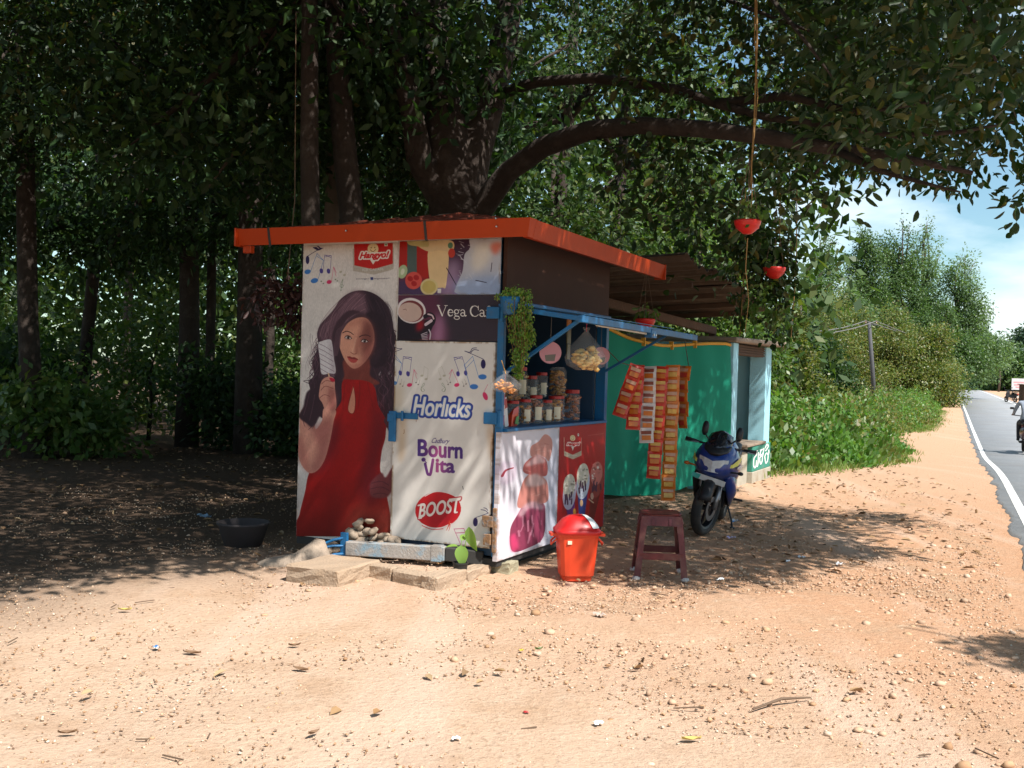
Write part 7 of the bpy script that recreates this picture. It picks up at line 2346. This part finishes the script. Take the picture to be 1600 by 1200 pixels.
def person_skin(name, nodes, edges, root_i, level=2):
    me = bpy.data.meshes.new(name)
    me.from_pydata([n[0] for n in nodes], edges, [])
    o = bpy.data.objects.new(name, me)
    COL.objects.link(o)
    o.modifiers.new('skin', 'SKIN').use_smooth_shade = True
    for i, n_ in enumerate(nodes):
        sv = me.skin_vertices[0].data[i]
        sv.radius = n_[1] if isinstance(n_[1], tuple) else (n_[1], n_[1])
        sv.use_root = i == root_i
    s_ = o.modifiers.new('sub', 'SUBSURF')
    s_.levels = s_.render_levels = level
    dg = bpy.context.evaluated_depsgraph_get()
    m2 = bpy.data.meshes.new_from_object(o.evaluated_get(dg))
    bpy.data.objects.remove(o)
    return m2
def rider(pos, heading, label, helper_z=0.0, foot_down=0):
    N = [((.22, 0, .88), (.15, .12)), ((.20, 0, 1.05), (.14, .115)), ((.24, 0, 1.25), (.165, .11)), ((.30, 0, 1.40), (.10, .08)), ((.34, 0, 1.48), .055), ((.36, 0, 1.58), (.08, .09)), ((.36, 0, 1.70), (.075, .085)),
         ((.28, .19, 1.36), .062), ((.40, .29, 1.13), .045), ((.66, .30, 1.03), .036), ((.88, .30, 1.02), .03), ((.97, .30, 1.02), .035),
         ((.28, -.19, 1.36), .062), ((.40, -.29, 1.13), .045), ((.66, -.30, 1.03), .036), ((.88, -.30, 1.02), .03), ((.97, -.30, 1.02), .035),
         ((.26, .10, .86), .10), ((.62, .17, .80), .07), ((.70, .17, .42), .05), ((.72, .17, .35), .042), ((.88, .18, .345), .035),
         ((.26, -.10, .86), .10), ((.62, -.17, .80), .07), ((.70, -.17, .42), .05), ((.72, -.17, .35), .042), ((.88, -.18, .345), .035)]
    E = [(0, 1), (1, 2), (2, 3), (3, 4), (4, 5), (5, 6), (2, 7), (7, 8), (8, 9), (9, 10), (10, 11), (2, 12), (12, 13), (13, 14), (14, 15), (15, 16), (0, 17), (17, 18), (18, 19), (19, 20), (20, 21), (0, 22), (22, 23), (23, 24), (24, 25), (25, 26)]
    me = person_skin('person', N, E, 0)
    for m_ in (m_shirt, m_trous, m_skin, m_hair):
        me.materials.append(m_)
    mi = []
    for p in me.polygons:
        c = p.center
        if c.z > 1.62 or (c.z > 1.52 and c.x < .33):
            k = 3
        elif c.z > 1.44 or (c.x > .60 and c.z > .95):
            k = 2
        elif c.z < .93 and not (c.z > .9 and c.x < .2):
            k = 1
        else:
            k = 0
        if c.z < .40 and c.x > .7:
            k = 3
        mi.append(k)
    me.polygons.foreach_set('material_index', mi)
    me.polygons.foreach_set('use_smooth', [True] * len(mi))
    o = bpy.data.objects.new('person', me)
    COL.objects.link(o)
    o.location = [float(v) for v in pos]
    o.rotation_euler = (0, 0, heading)
    return tag(o, label, 'person')
RD = math.atan2(.923, .385)
py_ = 27.5
pq = at(1604, 706, py_)
pos = (pq[0], py_, float(zg(pq[0], py_)) + .037)
scooter(pos, RD, 'dark scooter riding away at the right photo edge')
rider(pos, RD, 'rider in pale blue shirt on the dark scooter at the right photo edge')
# far side: parked motorbike, sign board, dark booth
pq = at(1586, 631, 84)
scooter((pq[0], 84, float(zg(pq[0], 84)) + .01), RD + .5, 'small far parked motorbike on the dirt beyond the road', col=m_mblk, name='parked_motorbike')
pq = at(1592, 604, 92)
gz = float(zg(pq[0], 92))
sg = empty('sign_board', (pq[0], 92, gz), 'small far white board with pink print beyond the road at right', 'sign')
MB().box(-.65, .65, -.03, .03, .95, 1.95).build('board', pm('faded_board', (.5, .5, .52), rough=.7), sg)
m_pinkp = pm('faded_pink_print', (.62, .26, .28), rough=.6)
for k, (x0_, x1_, z) in enumerate(((-.5, .5, 1.55), (-.45, .3, 1.32), (-.3, .45, 1.12))):
    MB().box(x0_, x1_, -.034, -.0305, z, z + .12).build('board_print', m_pinkp, sg)
for x0_ in (-.5, .5):
    MB().box(x0_ - .03, x0_ + .03, .031, .08, -.1, 1.9).build('post', m_rim, sg)
pq = at(1600, 620, 80)
gz = float(zg(pq[0], 80))
bo = empty('roadside_booth', (pq[0] + .3, 80, gz), 'dark small booth beside the far parked motorbike', 'booth')
MB().box(-.5, .5, -.4, .4, 0, 1.5).build('booth_body', m_wood, bo)
MB().box(-.6, .6, -.5, .5, 1.5, 1.56).build('booth_roof', m_conc, bo)
MB().box(-.35, .35, -.42, -.405, .7, 1.3).build('booth_dark_panel', m_dark, bo)  # dark sheet on the closed body, stands in for a shaded opening
# white bag by the bend
pq = gnd(1484, 621)
b = MB()
b.loft([[(math.cos(t) * r * (1 + .15 * math.sin(3 * t)), math.sin(t) * r * .7, z) for t in [2 * PI * k / 12 for k in range(12)]] for r, z in ((.22, 0), (.30, .14), (.26, .32), (.12, .45), (.06, .62), (.1, .7))])
tag(b.build('white_bag', m_paper, loc=(pq[0], pq[1], pq[2]), smooth=True), 'small white tied bag lying by the road bend at the end of the weeds', 'bag')

# ================================================================== ELECTRIC POLE AND WIRES
pd = 58.0
pb_, pt_ = at(1368, 640, pd), at(1358, 503, pd)
pz = float(zg(pb_[0], pd))
pole = empty('electric_pole', (pb_[0], pd, pz), 'leaning dark electric pole with a cross arm rising above the roadside weeds', 'pole')
tz = pt_[2] - pz
lx = pt_[0] - pb_[0]
m_pole = pm('dark_pole', (.07, .07, .075), rough=.8, var=.25)
MB().tube([(0, 0, -.3), (lx * .5, 0, tz * .5), (lx, 0, tz)], [.13, .115, .09], 10).build('shaft', m_pole, pole, smooth=True)
MB().bar((lx - .22, -.05, tz - .12), (lx + .42, -.05, tz - .16), .05, .05).build('cross_arm', m_pole, pole)
for dx in (-.2, .38):
    MB().lathe([(.03, 0), (.045, .05), (.03, .08), (.045, .12), (.02, .15)], 10, (lx + dx, -.05, tz - .09)).build('insulator', pm('brown_ceramic', (.18, .08, .05), rough=.3), pole)
m_wire = pm('grey_wire', (.14, .14, .14), rough=.7)
def wire(p, q, sag, lab):
    p, q = np.array(p), np.array(q)
    pts = [p + (q - p) * t + np.array([0, 0, -sag * 4 * t * (1 - t)]) for t in np.linspace(0, 1, 13)]
    o = empty('power_line', p, lab, 'wire', 'power lines along the road')
    MB().tube([a - p for a in pts], .022, 5).build('line', m_wire, o)
top = np.array([pb_[0] + lx, pd, pz + tz])
for k, dx in enumerate((-.2, .38)):
    wire(top + np.array([dx, 0, .06]), at(1180, 512 + k * 8, 40), .35, ['power line running left from the pole, upper of two', 'power line running left from the pole, lower of two'][k])
    wire(top + np.array([dx, 0, .06]), at(1560, 536 + k * 9, 150), .9, ['power line running right from the pole, upper of two', 'power line running right from the pole, lower of two'][k])
